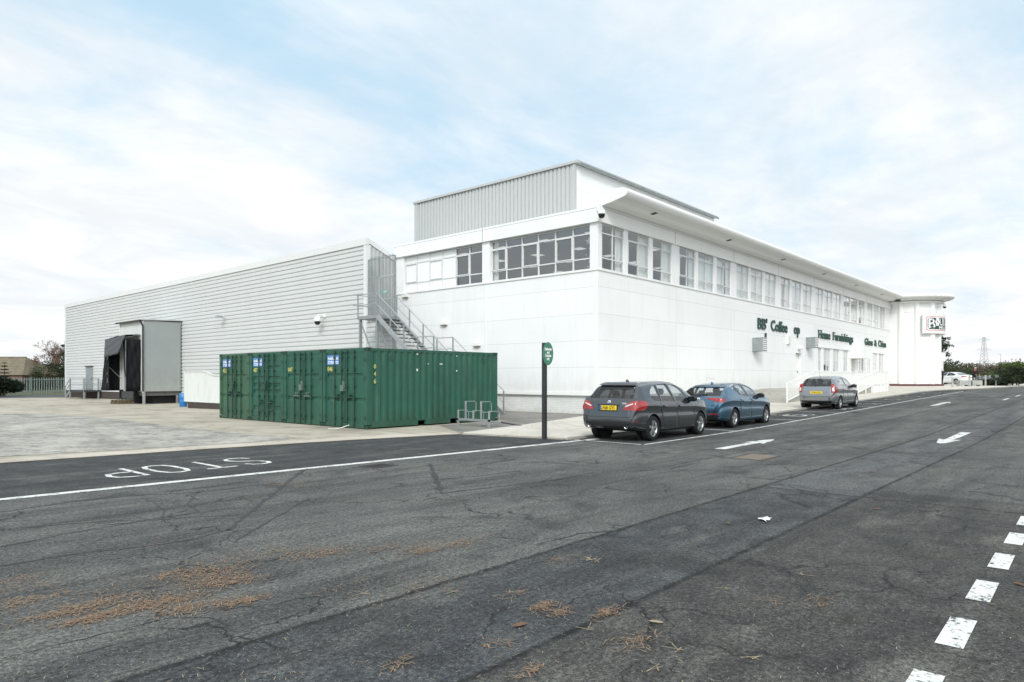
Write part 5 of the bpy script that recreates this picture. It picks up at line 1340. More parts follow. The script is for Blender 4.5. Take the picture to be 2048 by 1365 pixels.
def make_car(S, loc, pitch, label, group, head=0.0):
    L = S['L']; fz, fb, fw_, fm, ft = (curve(S[k]) for k in ('top','bot','wid','belt','tw'))
    car = thing('parked_car', loc, label, 'car', group)
    car.rotation_euler = (0, -pitch, head)
    def half(x, ins=0., low=None):
        zr, zb, wb, wt = fz(x)-ins, fb(x), fw_(x)-ins, ft(x)-ins
        if low is not None: zb = low
        zm = min(fm(x), zr-.07); zm = max(zm, zb+.05)
        gh = zr-zm
        wt = min(wt, wb*.97)
        if gh < .16: wt = wb*.93
        crease = S.get('crease', .012)
        P = [(0,zb),(wb*.80,zb),(wb*.93,zb+.03),(wb*.985,zb+.12*(zm-zb)+.03),(wb*1.0,zb+.45*(zm-zb)),(wb*.984,zb+.72*(zm-zb)),(wb*1.003,zb+.87*(zm-zb)),(wb*.958,zm)]
        for t in (.3,.6,.82): P.append((wb*.958+(wt-wb*.958)*(t**1.15), zm+gh*t))
        P += [(wt*.955,zr-.05*min(1,gh/.3)),(wt*.86,zr-.022*min(1,gh/.3)),(wt*.6,zr-.006),(wt*.3,zr-.001),(0,zr)]
        out = []
        for i in range(len(P)-1):                          # Catmull-Rom
            p0, p1, p2, p3 = P[max(i-1,0)], P[i], P[i+1], P[min(i+2,len(P)-1)]
            for k in range(2):
                t = k/2
                out.append(tuple(.5*(2*p1[c]+(p2[c]-p0[c])*t+(2*p0[c]-5*p1[c]+4*p2[c]-p3[c])*t*t+(3*p1[c]-p0[c]-3*p2[c]+p3[c])*t**3) for c in (0,1)))
        out.append(P[-1]); out[0] = (0, out[0][1])
        return out
    def loft(xa, xb, n, ins=0., low=None):
        mb = MB(); k = None
        for i in range(n+1):
            t = i/n; t = .55*t+.45*(.5-.5*math.cos(math.pi*t)); x = xa+(xb-xa)*t
            h = half(x, ins, low); ring = [(x,a,b) for a, b in h]+[(x,-a,b) for a, b in h[-2:0:-1]]
            k = len(ring); mb.v += ring
        for i in range(n):
            for j in range(k): mb.f.append((i*k+j, (i+1)*k+j, (i+1)*k+(j+1)%k, i*k+(j+1)%k))
        mb.f += [tuple(range(k)), tuple(n*k+j for j in range(k))[::-1]]
        return mb
    shell = loft(0, L, 84)
    body = shell.build('body', S['paint'], None, world=False, smooth=True)
    bvh = BVHTree.FromPolygons([Vector(v) for v in shell.v], [list(f) for f in shell.f])
    cav = temp(loft(S['cav'][0], S['cav'][1], 40, .045, .55)); apply_bool(body, cav); drop(cav)
    for poly in S['side']:
        c = temp(MB().prism(poly, lambda a,b,d: (a,d,b), -1.2, 1.2)); apply_bool(body, c); drop(c)
    c = temp(MB().prism(S['rearwin'], lambda a,b,d: (d,a,b), -.3, S['rwx'])); apply_bool(body, c); drop(c)
    c = temp(MB().prism(S['frontwin'], lambda a,b,d: (d,a,b), S['fwx'], L+.3)); apply_bool(body, c); drop(c)
    rw_, wr = S['wr'], []
    for wx in S['axles']:
        for s_ in (-1,1):
            y = s_*S['ty']
            c = temp(MB().lathe([(.001,-.24),(rw_+.055,-.24),(rw_+.055,.4),(.001,.4)] if s_ > 0 else [(.001,-.4),(rw_+.055,-.4),(rw_+.055,.24),(.001,.24)], (wx,y,rw_), 40, axis='y')); apply_bool(body, c); drop(c)
    body.parent = car
    me = body.data
    me.polygons.foreach_set('use_smooth', [True]*len(me.polygons))
    try: me.set_sharp_from_angle(angle=R(38))
    except Exception: pass
    while len(me.materials) > 1: me.materials.pop()
    # ---- helpers that lay a panel on the skin of the car
    def patch(poly, view, off, nx=16, ny=6):
        xs = [p[0] for p in poly]; xa, xb = min(xs)+1e-4, max(xs)-1e-4; vs = []; ok = []
        for i in range(nx+1):
            x = xa+(xb-xa)*i/nx; zs = []
            for (x0,z0),(x1,z1) in zip(poly, poly[1:]+poly[:1]):
                if (x0-x)*(x1-x) <= 0 and abs(x1-x0) > 1e-9: zs.append(z0+(z1-z0)*(x-x0)/(x1-x0))
            za, zb = min(zs), max(zs)
            for j in range(ny+1):
                z = za+(zb-za)*j/ny
                if view == 'R': o, d = Vector((x,-3,z)), Vector((0,1,0))
                elif view == 'L': o, d = Vector((x,3,z)), Vector((0,-1,0))
                elif view == 'B': o, d = Vector((-3,x,z)), Vector((1,0,0))
                elif view == 'F': o, d = Vector((L+3,x,z)), Vector((-1,0,0))
                elif view == 'BR': o, d = Vector((-2,-S['cw']-2,z))+Vector((1,-1,0)).normalized()*x, Vector((1,1,0)).normalized()
                elif view == 'BL': o, d = Vector((-2,S['cw']+2,z))+Vector((1,1,0)).normalized()*x, Vector((1,-1,0)).normalized()
                elif view == 'T': o, d = Vector((x,z,3)), Vector((0,0,-1))
                h = bvh.ray_cast(o, d)
                if h[0] is None: vs.append(o); ok.append(False)
                else: vs.append(h[0]+h[1]*off*(1 if h[1].dot(d) < 0 else -1)); ok.append(True)
        fs = []
        for i in range(nx):
            for j in range(ny):
                q = (i*(ny+1)+j,(i+1)*(ny+1)+j,(i+1)*(ny+1)+j+1,i*(ny+1)+j+1)
                if all(ok[k] for k in q): fs.append(q)
        return MB().add(vs, fs)
    def panel(name, poly, view, mat, off=.004, nx=16, ny=6, parent=None):
        return patch(poly, view, off, nx, ny).build(name, mat, parent or car, world=False, smooth=True, fix=False)
    P = dict(panel=panel, car=car, bvh=bvh, S=S, patch=patch)
    # glass
    for v in 'RL':
        for poly in S['side']:
            cx = sum(p[0] for p in poly)/len(poly); cz = sum(p[1] for p in poly)/len(poly)
            panel('side_window', [(cx+(p[0]-cx)*1.01, cz+(p[1]-cz)*1.02) for p in poly], v, S.get('sideglass','car_glass'), -.008, 24, 8)
        for poly in S['pillars']: panel('window_pillar', poly, v, 'black_trim', -.002, 4, 8)
        for poly in S.get('darkside', []): panel('privacy_glass', poly, v, 'car_glass_dark', -.004, 10, 6)
        for poly in S.get('chrome', []): panel('window_trim', poly, v, 'chrome', .004, 30, 2)
    panel('rear_window', [(p[0]*1.01,p[1]) for p in S['rearwin']], 'B', S['rearglass'], -.008, 20, 8)
    panel('windscreen', S['frontwin'], 'F', 'car_glass', -.008, 20, 8)
    # doors
    for v in 'RL':
        for poly, hx in zip(S['doors'], S['handles']):
            d_ = panel('door', poly, v, S['paint'], .004, 22, 10)
            hp = [(hx[0]-.1,hx[1]-.018),(hx[0]+.1,hx[1]-.012),(hx[0]+.1,hx[1]+.014),(hx[0]-.1,hx[1]+.02)]
            panel('handle', hp, v, S['paint'] if not S.get('chromehandle') else 'chrome', .03, 8, 2, d_)
            panel('handle_recess', [(hx[0]-.1,hx[1]-.04),(hx[0]+.1,hx[1]-.04),(hx[0]+.1,hx[1]-.02),(hx[0]-.1,hx[1]-.02)], v, 'black_trim', .006, 8, 2, d_)
        for poly in S.get('sills', []): panel('sill', poly, v, 'black_trim', .004, 20, 3)
        for poly in S.get('line', []): panel('crease', poly, v, 'black_trim', .001, 20, 1)
    # wheels
    for wx in S['axles']:
        for s_ in (-1,1):
            w = empty('wheel', car, (wx, s_*S['ty'], rw_)); tw = .105; ri = S['rim']
            MB().lathe([(ri-.01,-tw),(rw_-.03,-tw),(rw_-.006,-tw+.02),(rw_,-tw+.045),(rw_,tw-.045),(rw_-.006,tw-.02),(rw_-.03,tw),(ri+.012,tw),(ri,tw-.02),(ri-.01,-tw)], (0,0,0), 40, axis='y').build('tyre', 'tyre', w, world=False, smooth=True)
            fo = s_*.085
            MB().lathe([(ri+.008,fo),(ri+.004,fo+s_*.012),(ri-.018,fo+s_*.006),(ri-.03,fo-s_*.03),(ri-.03,-fo)], (0,0,0), 40, axis='y').build('rim', S['rimmat'], w, world=False, smooth=True)
            MB().lathe([(.001,fo-s_*.06),(ri-.03,fo-s_*.06),(ri-.03,fo-s_*.07),(.001,fo-s_*.07)], (0,0,0), 30, axis='y').build('brake_disc', 'rim_dark', w, world=False)
            sp = MB()
            for k in range(5):
                for e in S['spoke']:
                    a = 2*math.pi*k/5+.3; a0, a1 = a+e*.5, a+e
                    p_ = Vector((.045*math.cos(a0),fo-s_*.012,.045*math.sin(a0))); q_ = Vector(((ri-.012)*math.cos(a1),fo-s_*.004,(ri-.012)*math.sin(a1)))
                    sp.obox(p_, q_, S['spw'], .03, (0,1,0))
            sp.lathe([(.001,fo+s_*.006),(.05,fo+s_*.004),(.062,fo-s_*.02)], (0,0,0), 20, axis='y')
            sp.build('spokes', S['rimmat'], w, world=False)
            MB().lathe([(rw_+.05,-.24*s_+.0),(rw_+.05,s_*(fw_(wx)-S['ty']-.03))], (0,0,0), 36, -.15, math.pi+.15, axis='y').build('arch_liner', 'tyre', w, world=False)
            MB().lathe([(.001,-s_*.2),(rw_+.05,-s_*.2)], (0,0,0), 30, axis='y').build('arch_back', 'shadow_cavity', w, world=False, fix=False)
    # mirrors
    mx, mz = S['mirror']
    for s_ in (-1,1):
        h = bvh.ray_cast(Vector((mx,s_*3,mz)), Vector((0,-s_,0)))[0]
        y = abs(h.y)+.10
        m_ = MB(); pr = [(.001,-.125),(.05,-.115),(.078,-.06),(.085,0),(.075,.07),(.045,.115),(.001,.125)]
        n_ = len(m_.v); m_.lathe(pr, (0,0,0), 16)
        m_.v = [(mx+v[0]*1.1+ (.02 if v[0] > 0 else 0), s_*(y+v[2]), mz+.03+v[1]*1.0) for v in m_.v]
        mo = m_.build('wing_mirror', S.get('mirrormat', S['paint']), car, world=False, smooth=True)
        MB().obox((mx+.02,s_*(abs(h.y)-.02),mz-.03),(mx+.02,s_*(y-.02),mz-.02),.07,.05).build('mirror_arm', 'black_trim', mo, world=False)
        MB().box(mx-.094,mx-.088,s_*y-.1,s_*y+.1,mz-.03,mz+.09).build('mirror_glass', 'car_glass_dark', mo, world=False)
    # seats
    for sx_, hh in S['seats']:
        for y in (-.36,.36):
            st_ = MB(); st_.obox((sx_,y,.55),(sx_-.14,y,1.08),.46,.12,(1,0,0)); st_.build('seat', 'seat_cloth', car, world=False)
            MB().lathe([(.001,-.09),(.08,-.085),(.115,0),(.08,.085),(.001,.09)], (sx_-.17,y,hh), 10).build('headrest', 'seat_cloth', car, world=False, smooth=True)
    MB().box(S['cav'][0]+.15,S['cav'][1]-.2,-.7,.7,.56,.6).build('floor', 'seat_cloth', car, world=False)
    MB().box(S['fwx']+.1,S['cav'][1]-.1,-.65,.65,.75,S['dash']).build('dashboard', 'seat_cloth', car, world=False)
    return P
def plate(P, y, z, text, w=.52, h=.115, eu=True, view='B'):
    car = P['car']; x = P['bvh'].ray_cast(Vector((-3,y,z)), Vector((1,0,0)))[0].x-.012
    x = min(x, P['bvh'].ray_cast(Vector((-3,y,z-h/2)), Vector((1,0,0)))[0].x-.012, P['bvh'].ray_cast(Vector((-3,y,z+h/2)), Vector((1,0,0)))[0].x-.012)
    p = MB().box(x-.004,x+.012,y-w/2,y+w/2,z-h/2,z+h/2).build('number_plate', 'plate_yellow', car, world=False)
    if eu: MB().box(x-.006,x-.0045,y+w/2-.05,y+w/2,z-h/2,z+h/2).build('plate_band', 'plate_blue', p, world=False)
    lm = MB(); letter(lm, text, lambda a,b,d: (x-.007, y-a, z-.038+b), width=w*.78, height=.078, bold=.02, center=True); lm.build('plate_lettering', 'plate_black', p, world=False, fix=False)
def badge(P, y, z, r, mats, name='badge'):
    x = P['bvh'].ray_cast(Vector((-3,y,z)), Vector((1,0,0)))[0].x
    b = MB().lathe([(.001,x-.016),(r*.9,x-.016),(r,x-.01),(r,x+.02)], (0,y,z), 24, axis='x'); 
    return b.build(name, mats, P['car'], world=False, smooth=False), x

C1 = dict(L=4.34, paint='paint_graphite', cw=.9, ty=.775, wr=.325, rim=.222, axles=(.83,3.50), spoke=(-.10,.10), spw=.036, rimmat='rim_alloy',
    top=[(0,.60),(.025,.70),(.05,.88),(.09,.99),(.15,1.06),(.30,1.24),(.44,1.40),(.52,1.465),(.75,1.505),(1.2,1.545),(1.8,1.557),(2.3,1.53),(2.7,1.44),(3.0,1.29),(3.3,1.12),(3.45,1.055),(3.8,.99),(4.1,.88),(4.25,.76),(4.34,.60)],
    bot=[(0,.40),(.1,.33),(.35,.27),(.8,.22),(3.4,.20),(4.0,.22),(4.34,.32)],
    wid=[(0,.60),(.03,.74),(.08,.81),(.2,.865),(.5,.895),(1.0,.9),(3.2,.9),(3.7,.885),(4.0,.83),(4.2,.68),(4.34,.42)],
    belt=[(0,.55),(.04,.84),(.2,1.0),(.6,1.03),(1.5,.985),(3.0,.945),(3.6,.90),(4.1,.78),(4.34,.5)],
    tw=[(0,.55),(.15,.64),(.4,.60),(.55,.585),(1.2,.60),(2.3,.60),(2.9,.62),(3.4,.70),(4.0,.74),(4.34,.4)],
    cav=(.16,3.28), rwx=.85, fwx=2.5, dash=.98,
    side=[[(.80,1.13),(.86,1.06),(1.0,1.03),(1.28,1.015),(1.28,1.44),(1.08,1.40),(.92,1.31),(.83,1.22)],
          [(1.33,1.015),(2.02,.99),(1.86,1.475),(1.33,1.452)],[(2.10,.99),(2.92,.965),(2.62,1.30),(2.35,1.43),(1.95,1.475)],[(3.0,.965),(3.22,.96),(2.78,1.22)]],
    pillars=[[(2.02,.985),(2.10,.985),(1.95,1.48),(1.86,1.48)],[(1.28,1.01),(1.33,1.01),(1.33,1.455),(1.28,1.445)],[(2.92,.962),(3.0,.962),(2.78,1.225),(2.62,1.31)]],
    rearwin=[(-.66,1.10),(.66,1.10),(.555,1.385),(-.555,1.385)], rearglass='car_glass_dark', sideglass='car_glass', frontwin=[(-.66,1.10),(.66,1.10),(.54,1.42),(-.54,1.42)],
    doors=[[(1.22,.86),(1.18,.99),(2.06,.975),(2.10,.28),(1.42,.28),(1.30,.55)],[(2.10,.975),(3.05,.945),(3.10,.5),(2.98,.28),(2.13,.28)]], handles=[(1.42,.89),(2.28,.875)],
    sills=[[(1.25,.20),(3.05,.20),(3.05,.27),(1.25,.27)]], line=[[(.75,.905),(3.2,.865),(3.2,.872),(.75,.915)]],
    mirror=(2.90,1.02), mirrormat='black_trim', seats=((1.15,1.2),(2.25,1.25)))
CG = 'cars parked in the roadside bays'
def car1():
    P = make_car(C1, (14.93,9.88,0), 0, 'dark graphite compact MPV nearest the road sign, number plate LF68 GYJ, twin exhausts', CG)
    pn, car = P['panel'], P['car']
    pn('tailgate', [(-.69,.64),(.69,.64),(.72,1.05),(-.72,1.05)], 'B', 'paint_graphite', .004, 20, 8)
    pn('tailgate_seam', [(-.62,.615),(.62,.615),(.67,.632),(-.67,.632)], 'B', 'black_trim', .002, 20, 2)
    pn('rear_bumper', [(-.78,.40),(.78,.40),(.80,.61),(-.80,.61)], 'B', 'paint_graphite', .004, 20, 5)
    pn('rear_diffuser', [(-.55,.36),(.55,.36),(.70,.50),(-.70,.50)], 'B', 'black_trim', .008, 20, 5)
    pn('bumper_shelf', [(-.76,.595),(.76,.595),(.76,.615),(-.76,.615)], 'B', 'paint_graphite', .022, 20, 2)
    pn('plate_recess', [(-.33,.77),(.33,.77),(.36,.945),(-.36,.945)], 'B', 'black_trim', .005, 10, 4)
    for v in ('BR','BL'):
        t = pn('tail_light', [(-.30,.82),(-.05,.80),(.28,.82),(.38,.96),(.26,1.04),(-.02,1.04),(-.18,.98)], v, 'red_lens', .012, 22, 8)
        pn('reversing_lens', [(-.24,.88),(-.06,.955),(-.06,.985),(-.22,.915)], v, 'clear_lens', .016, 10, 2, t)
    plate(P, 0, .86, 'LF68 GYJ')
    b, x = badge(P, 0, 1.005, .045, 'badge_white')
    for y, z in ((.012,1.017),(-.012,.993)): MB().box(x-.019,x-.0165,y-.011,y+.011,z-.011,z+.011).build('badge_quarter', 'plate_blue', b, world=False)
    x = P['bvh'].ray_cast(Vector((-3,-.45,.985)), Vector((1,0,0)))[0].x
    lm = MB(); letter(lm, '220i', lambda a,b,d: (x-.014+.0, -.40-a, .955+b), width=.13, height=.045, bold=.04); lm.build('model_lettering', 'badge_white', car, world=False, fix=False)
    pn('roof_spoiler', [(-.54,1.405),(.54,1.405),(.50,1.475),(-.50,1.475)], 'B', 'paint_graphite', .045, 24, 3)
    pn('window_shadow_band', [(-.50,1.33),(.50,1.33),(.54,1.40),(-.54,1.40)], 'B', 'black_trim', .002, 20, 2)
    for y in (-.56,.56):
        MB().lathe([(.050,-.02),(.050,.16),(.036,.16),(.036,-.02),(.050,-.02)], (0,0,0), 18, axis='x').build('exhaust', 'chrome', car, world=False, smooth=True).location = (.02,y,.385)
        MB().lathe([(.001,.0),(.036,.0)], (.05,y,.385), 14, axis='x').build('exhaust_hole', 'shadow_cavity', car, world=False, fix=False)
    MB().prism([(0,0),(.18,0),(.05,.085),(.02,.085)], lambda a,b,d: (.92+a,d,1.50+b), -.02, .02).build('aerial', 'paint_graphite', car, world=False)
    pn('bumper_reflector', [(-.1,.52),(.05,.52),(.05,.535),(-.1,.535)], 'BR', 'red_lens', .01, 4, 1)
    return P
car1()
C2 = dict(L=4.37, paint='paint_blue', cw=.9, ty=.775, wr=.325, rim=.215, axles=(.86,3.52), spoke=(-.13,.13), spw=.045, rimmat='rim_alloy',
    top=[(0,.62),(.02,.74),(.05,.90),(.10,.985),(.2,1.03),(.4,1.15),(.62,1.29),(.75,1.36),(1.0,1.42),(1.5,1.475),(1.95,1.485),(2.35,1.45),(2.75,1.35),(3.1,1.18),(3.35,1.06),(3.6,.99),(3.95,.90),(4.2,.79),(4.32,.68),(4.37,.55)],
    bot=[(0,.38),(.1,.30),(.35,.25),(.8,.2),(3.4,.18),(4.0,.2),(4.37,.3)],
    wid=[(0,.58),(.03,.72),(.08,.80),(.2,.86),(.5,.9),(1.0,.905),(3.2,.9),(3.7,.885),(4.0,.83),(4.22,.68),(4.37,.4)],
    belt=[(0,.55),(.05,.86),(.25,.98),(.7,1.02),(1.5,.985),(3.0,.93),(3.6,.87),(4.1,.74),(4.37,.45)],
    tw=[(0,.55),(.15,.68),(.5,.62),(.8,.57),(1.2,.57),(2.3,.58),(2.9,.61),(3.4,.70),(4.0,.74),(4.37,.4)],
    cav=(.22,3.28), rwx=1.1, fwx=2.5, dash=.95,
    side=[[(1.02,1.27),(1.36,1.055),(1.42,1.05),(1.30,1.375)],[(1.48,1.045),(2.02,1.01),(1.86,1.42),(1.36,1.39)],[(2.10,1.005),(2.95,.965),(2.62,1.255),(2.3,1.38),(1.95,1.42)]],
    pillars=[[(2.02,1.0),(2.10,1.0),(1.95,1.425),(1.86,1.425)],[(1.42,1.045),(1.48,1.04),(1.36,1.39),(1.30,1.38)]],
    chrome=[[(.95,1.315),(1.3,1.395),(1.9,1.435),(1.9,1.445),(1.3,1.41),(.95,1.335)]],
    darkside=[[(.72,1.16),(1.08,1.06),(1.3,1.06),(1.0,1.26),(.92,1.28)]],
    rearwin=[(-.66,1.05),(.66,1.05),(.56,1.30),(-.56,1.30)], rearglass='car_glass', frontwin=[(-.64,1.08),(.64,1.08),(.52,1.36),(-.52,1.36)],
    doors=[[(1.27,.86),(1.20,1.0),(2.06,.985),(2.10,.27),(1.45,.27),(1.33,.55)],[(2.10,.98),(3.05,.93),(3.12,.5),(2.98,.27),(2.13,.27)]], handles=[(1.42,.91),(2.28,.895)],
    sills=[[(1.25,.19),(3.05,.19),(3.05,.25),(1.25,.25)]], line=[[(.8,.945),(3.0,.875),(3.0,.883),(.8,.957)]],
    mirror=(2.86,1.0), mirrormat='black_trim', seats=((1.2,1.12),(2.3,1.2)))
def car2():
    P = make_car(C2, (20.6,10.17,0), 0, 'metallic blue hatchback between the graphite MPV and the small grey hatchback', CG)
    pn, car = P['panel'], P['car']
    pn('tailgate', [(-.60,.66),(.60,.66),(.70,1.0),(-.70,1.0)], 'B', 'paint_blue', .004, 20, 8)
    pn('tailgate_seam', [(-.50,.64),(.50,.64),(.56,.655),(-.56,.655)], 'B', 'black_trim', .002, 20, 2)
    pn('rear_bumper', [(-.78,.40),(.78,.40),(.80,.58),(-.80,.58)], 'B', 'paint_blue', .004, 20, 5)
    pn('bumper_shelf', [(-.74,.575),(.74,.575),(.74,.60),(-.74,.60)], 'B', 'paint_blue', .018, 20, 2)
    pn('rear_diffuser', [(-.66,.34),(.66,.34),(.72,.42),(-.72,.42)], 'B', 'black_trim', .008, 20, 3)
    for v in ('BR','BL'):
        pn('tail_light', [(-.39,.955),(-.2,.89),(-.08,.845),(.06,.86),(.15,.955),(-.1,.985),(-.38,.98)], v, 'red_lens', .012, 22, 6)
        pn('bumper_reflector', [(-.36,.465),(-.12,.465),(-.12,.495),(-.36,.495)], v, 'red_lens', .012, 6, 1)
    b, x = badge(P, 0, .935, .06, 'badge_white')
    MB().lathe([(.028,x-.018),(.038,x-.018)], (0,0,.935), 20, axis='x').build('badge_ring', 'black_trim', b, world=False, fix=False)
    x = P['bvh'].ray_cast(Vector((-3,-.50,.75)), Vector((1,0,0)))[0].x
    MB().box(x-.008,x,-.58,-.44,.74,.765).build('model_lettering', 'chrome', car, world=False)
    pn('roof_spoiler', [(-.56,1.315),(.56,1.315),(.56,1.37),(-.56,1.37)], 'B', 'paint_blue', .02, 20, 2)
    MB().obox((.22,.25,1.065),(.30,-.20,1.10),.02,.03).build('wiper', 'black_trim', car, world=False)
    MB().prism([(0,0),(.18,0),(.05,.085),(.02,.085)], lambda a,b,d: (1.0+a,d,1.415+b), -.02, .02).build('aerial', 'paint_blue', car, world=False)
    return P
car2()
C3 = dict(L=4.10, paint='paint_grey', cw=.85, ty=.735, wr=.305, rim=.205, axles=(.73,3.33), spoke=(-.12,.12), spw=.05, rimmat='rim_alloy',
    top=[(0,.60),(.02,.75),(.05,.93),(.10,1.04),(.2,1.20),(.34,1.38),(.42,1.435),(.7,1.485),(1.2,1.52),(1.7,1.53),(2.15,1.49),(2.5,1.40),(2.85,1.24),(3.1,1.11),(3.3,1.03),(3.6,.96),(3.9,.84),(4.03,.72),(4.10,.56)],
    bot=[(0,.36),(.1,.3),(.35,.25),(.8,.2),(3.4,.18),(3.8,.2),(4.1,.3)],
    wid=[(0,.56),(.03,.70),(.08,.77),(.2,.82),(.5,.845),(1.0,.848),(3.0,.845),(3.4,.83),(3.8,.77),(4.0,.62),(4.10,.4)],
    belt=[(0,.55),(.05,.88),(.2,1.03),(.6,1.05),(1.4,1.0),(2.8,.945),(3.4,.88),(3.9,.74),(4.1,.45)],
    tw=[(0,.55),(.15,.64),(.4,.57),(.8,.57),(1.2,.57),(2.3,.58),(2.9,.60),(3.3,.66),(3.8,.68),(4.1,.4)],
    cav=(.18,3.0), rwx=.8, fwx=2.4, dash=.98,
    side=[[(.72,1.16),(1.0,1.06),(1.78,1.01),(1.64,1.445),(1.1,1.42),(.85,1.36)],[(1.88,1.005),(2.72,.965),(2.45,1.27),(2.15,1.40),(1.74,1.448)]],
    pillars=[[(1.78,1.0),(1.88,1.0),(1.74,1.45),(1.64,1.45)]],
    rearwin=[(-.66,1.06),(.66,1.06),(.53,1.40),(-.53,1.40)], rearglass='car_glass_dark', frontwin=[(-.62,1.1),(.62,1.1),(.5,1.4),(-.5,1.4)],
    doors=[[(1.12,.85),(1.06,1.0),(1.82,.985),(1.86,.27),(1.32,.27),(1.2,.55)],[(1.86,.98),(2.8,.93),(2.85,.5),(2.75,.27),(1.89,.27)]], handles=[(1.25,.93),(2.05,.91)],
    sills=[[(1.1,.19),(2.9,.19),(2.9,.25),(1.1,.25)]], line=[[(.9,.93),(2.2,.82),(2.2,.828),(.9,.94)]],
    mirror=(2.66,1.0), mirrormat='black_trim', seats=((1.05,1.2),(2.05,1.25)))
def car3():
    P = make_car(C3, (32.75,10.33,gz(32.75)-.005), math.atan(.016), 'small silver grey hatchback, third in the row in front of the ramp balustrade', CG)
    pn, car = P['panel'], P['car']
    pn('tailgate', [(-.60,.62),(.60,.62),(.69,1.03),(-.69,1.03)], 'B', 'paint_grey', .004, 20, 8)
    pn('tailgate_seam', [(-.55,.60),(.55,.60),(.59,.615),(-.59,.615)], 'B', 'black_trim', .002, 20, 2)
    pn('rear_bumper', [(-.74,.40),(.74,.40),(.76,.60),(-.76,.60)], 'B', 'paint_grey', .004, 20, 5)
    pn('rear_diffuser', [(-.66,.32),(.66,.32),(.70,.42),(-.70,.42)], 'B', 'black_trim', .008, 20, 3)
    pn('plate_recess', [(-.38,.70),(.38,.70),(.34,.89),(-.34,.89)], 'B', 'paint_grey', .010, 10, 4)
    for v in ('BR','BL'):
        t = pn('tail_light', [(-.13,.78),(.1,.78),(.28,.99),(.10,1.04),(.02,1.18),(-.05,1.17),(-.1,1.0)], v, 'red_lens', .012, 22, 8)
        pn('reversing_lens', [(-.09,.86),(-.0,.84),(-.0,1.0),(-.07,1.0)], v, 'clear_lens', .016, 6, 3, t)
    plate(P, 0, .785, 'FY66 LGO', eu=False)
    MB().obox((.10,.10,1.075),(.22,-.36,1.12),.02,.03).build('wiper', 'black_trim', car, world=False)
    MB().tube([(.62,0,1.47),(.42,0,1.72)],.006,5).build('aerial', 'black_trim', car, world=False)
    x = P['bvh'].ray_cast(Vector((-3,.55,.90)), Vector((1,0,0)))[0].x
    MB().box(x-.008,x,.46,.62,.89,.91).build('model_lettering', 'chrome', car, world=False)
    return P
car3()
C4 = dict(C2); C4.update(L=4.7, paint='paint_white', axles=(.98,3.75), rimmat='rim_alloy',
    top=[(0,.66),(.02,.80),(.06,.95),(.15,1.03),(.45,1.06),(.7,1.12),(1.0,1.25),(1.35,1.37),(1.8,1.43),(2.2,1.44),(2.6,1.40),(3.0,1.27),(3.4,1.09),(3.6,1.0),(3.9,.95),(4.3,.86),(4.55,.75),(4.65,.66),(4.7,.55)],
    bot=[(0,.38),(.1,.30),(.35,.25),(.9,.2),(3.6,.18),(4.3,.2),(4.7,.3)],
    wid=[(0,.58),(.03,.72),(.08,.80),(.2,.86),(.5,.9),(1.0,.905),(3.4,.9),(4.0,.885),(4.3,.83),(4.55,.68),(4.7,.4)],
    belt=[(0,.6),(.06,.86),(.3,.96),(.9,.99),(1.7,.975),(3.2,.93),(3.9,.87),(4.4,.74),(4.7,.45)],
    tw=[(0,.55),(.2,.7),(.6,.66),(1.2,.56),(1.6,.56),(2.5,.57),(3.1,.61),(3.6,.70),(4.3,.74),(4.7,.4)],
    cav=(.75,3.5), rwx=1.6, fwx=2.8, dash=.95,
    side=[[(1.05,1.12),(1.3,1.03),(2.25,1.01),(2.12,1.375),(1.6,1.33)],[(2.33,1.005),(3.15,.965),(2.9,1.2),(2.55,1.34),(2.2,1.38)]],
    pillars=[[(2.25,1.0),(2.33,1.0),(2.2,1.38),(2.12,1.38)]], chrome=[], darkside=[],
    rearwin=[(-.62,1.10),(.62,1.10),(.52,1.30),(-.52,1.30)], rearglass='car_glass',
    doors=[[(1.45,.86),(1.4,.99),(2.28,.985),(2.32,.27),(1.65,.27),(1.5,.55)],[(2.33,.98),(3.3,.93),(3.35,.5),(3.2,.27),(2.36,.27)]], handles=[(1.65,.91),(2.5,.895)],
    sills=[], line=[], mirror=(3.1,1.0), mirrormat='paint_white', seats=((1.6,1.1),(2.6,1.15)))
x, y = at(1936, 78); 
def car4():
    P = make_car(C4, (*at(1939.5,78),gz(80)+.055), 0, 'white saloon car parked beyond the bollards near the store entrance', None, R(58))
    pn = P['panel']
    for v in ('BR','BL'): pn('tail_light', [(-.34,.87),(.05,.83),(.22,.90),(.2,.97),(-.3,.95)], v, 'red_lens', .012, 18, 4)
    x_ = P['bvh'].ray_cast(Vector((-3,0,.8)), Vector((1,0,0)))[0].x
    MB().box(x_-.03,x_+.0,-.26,.26,.74,.86).build('number_plate', 'plate_yellow', P['car'], world=False)
    pn('rear_diffuser', [(-.6,.34),(.6,.34),(.66,.46),(-.66,.46)], 'B', 'black_trim', .01, 16, 2)
car4()
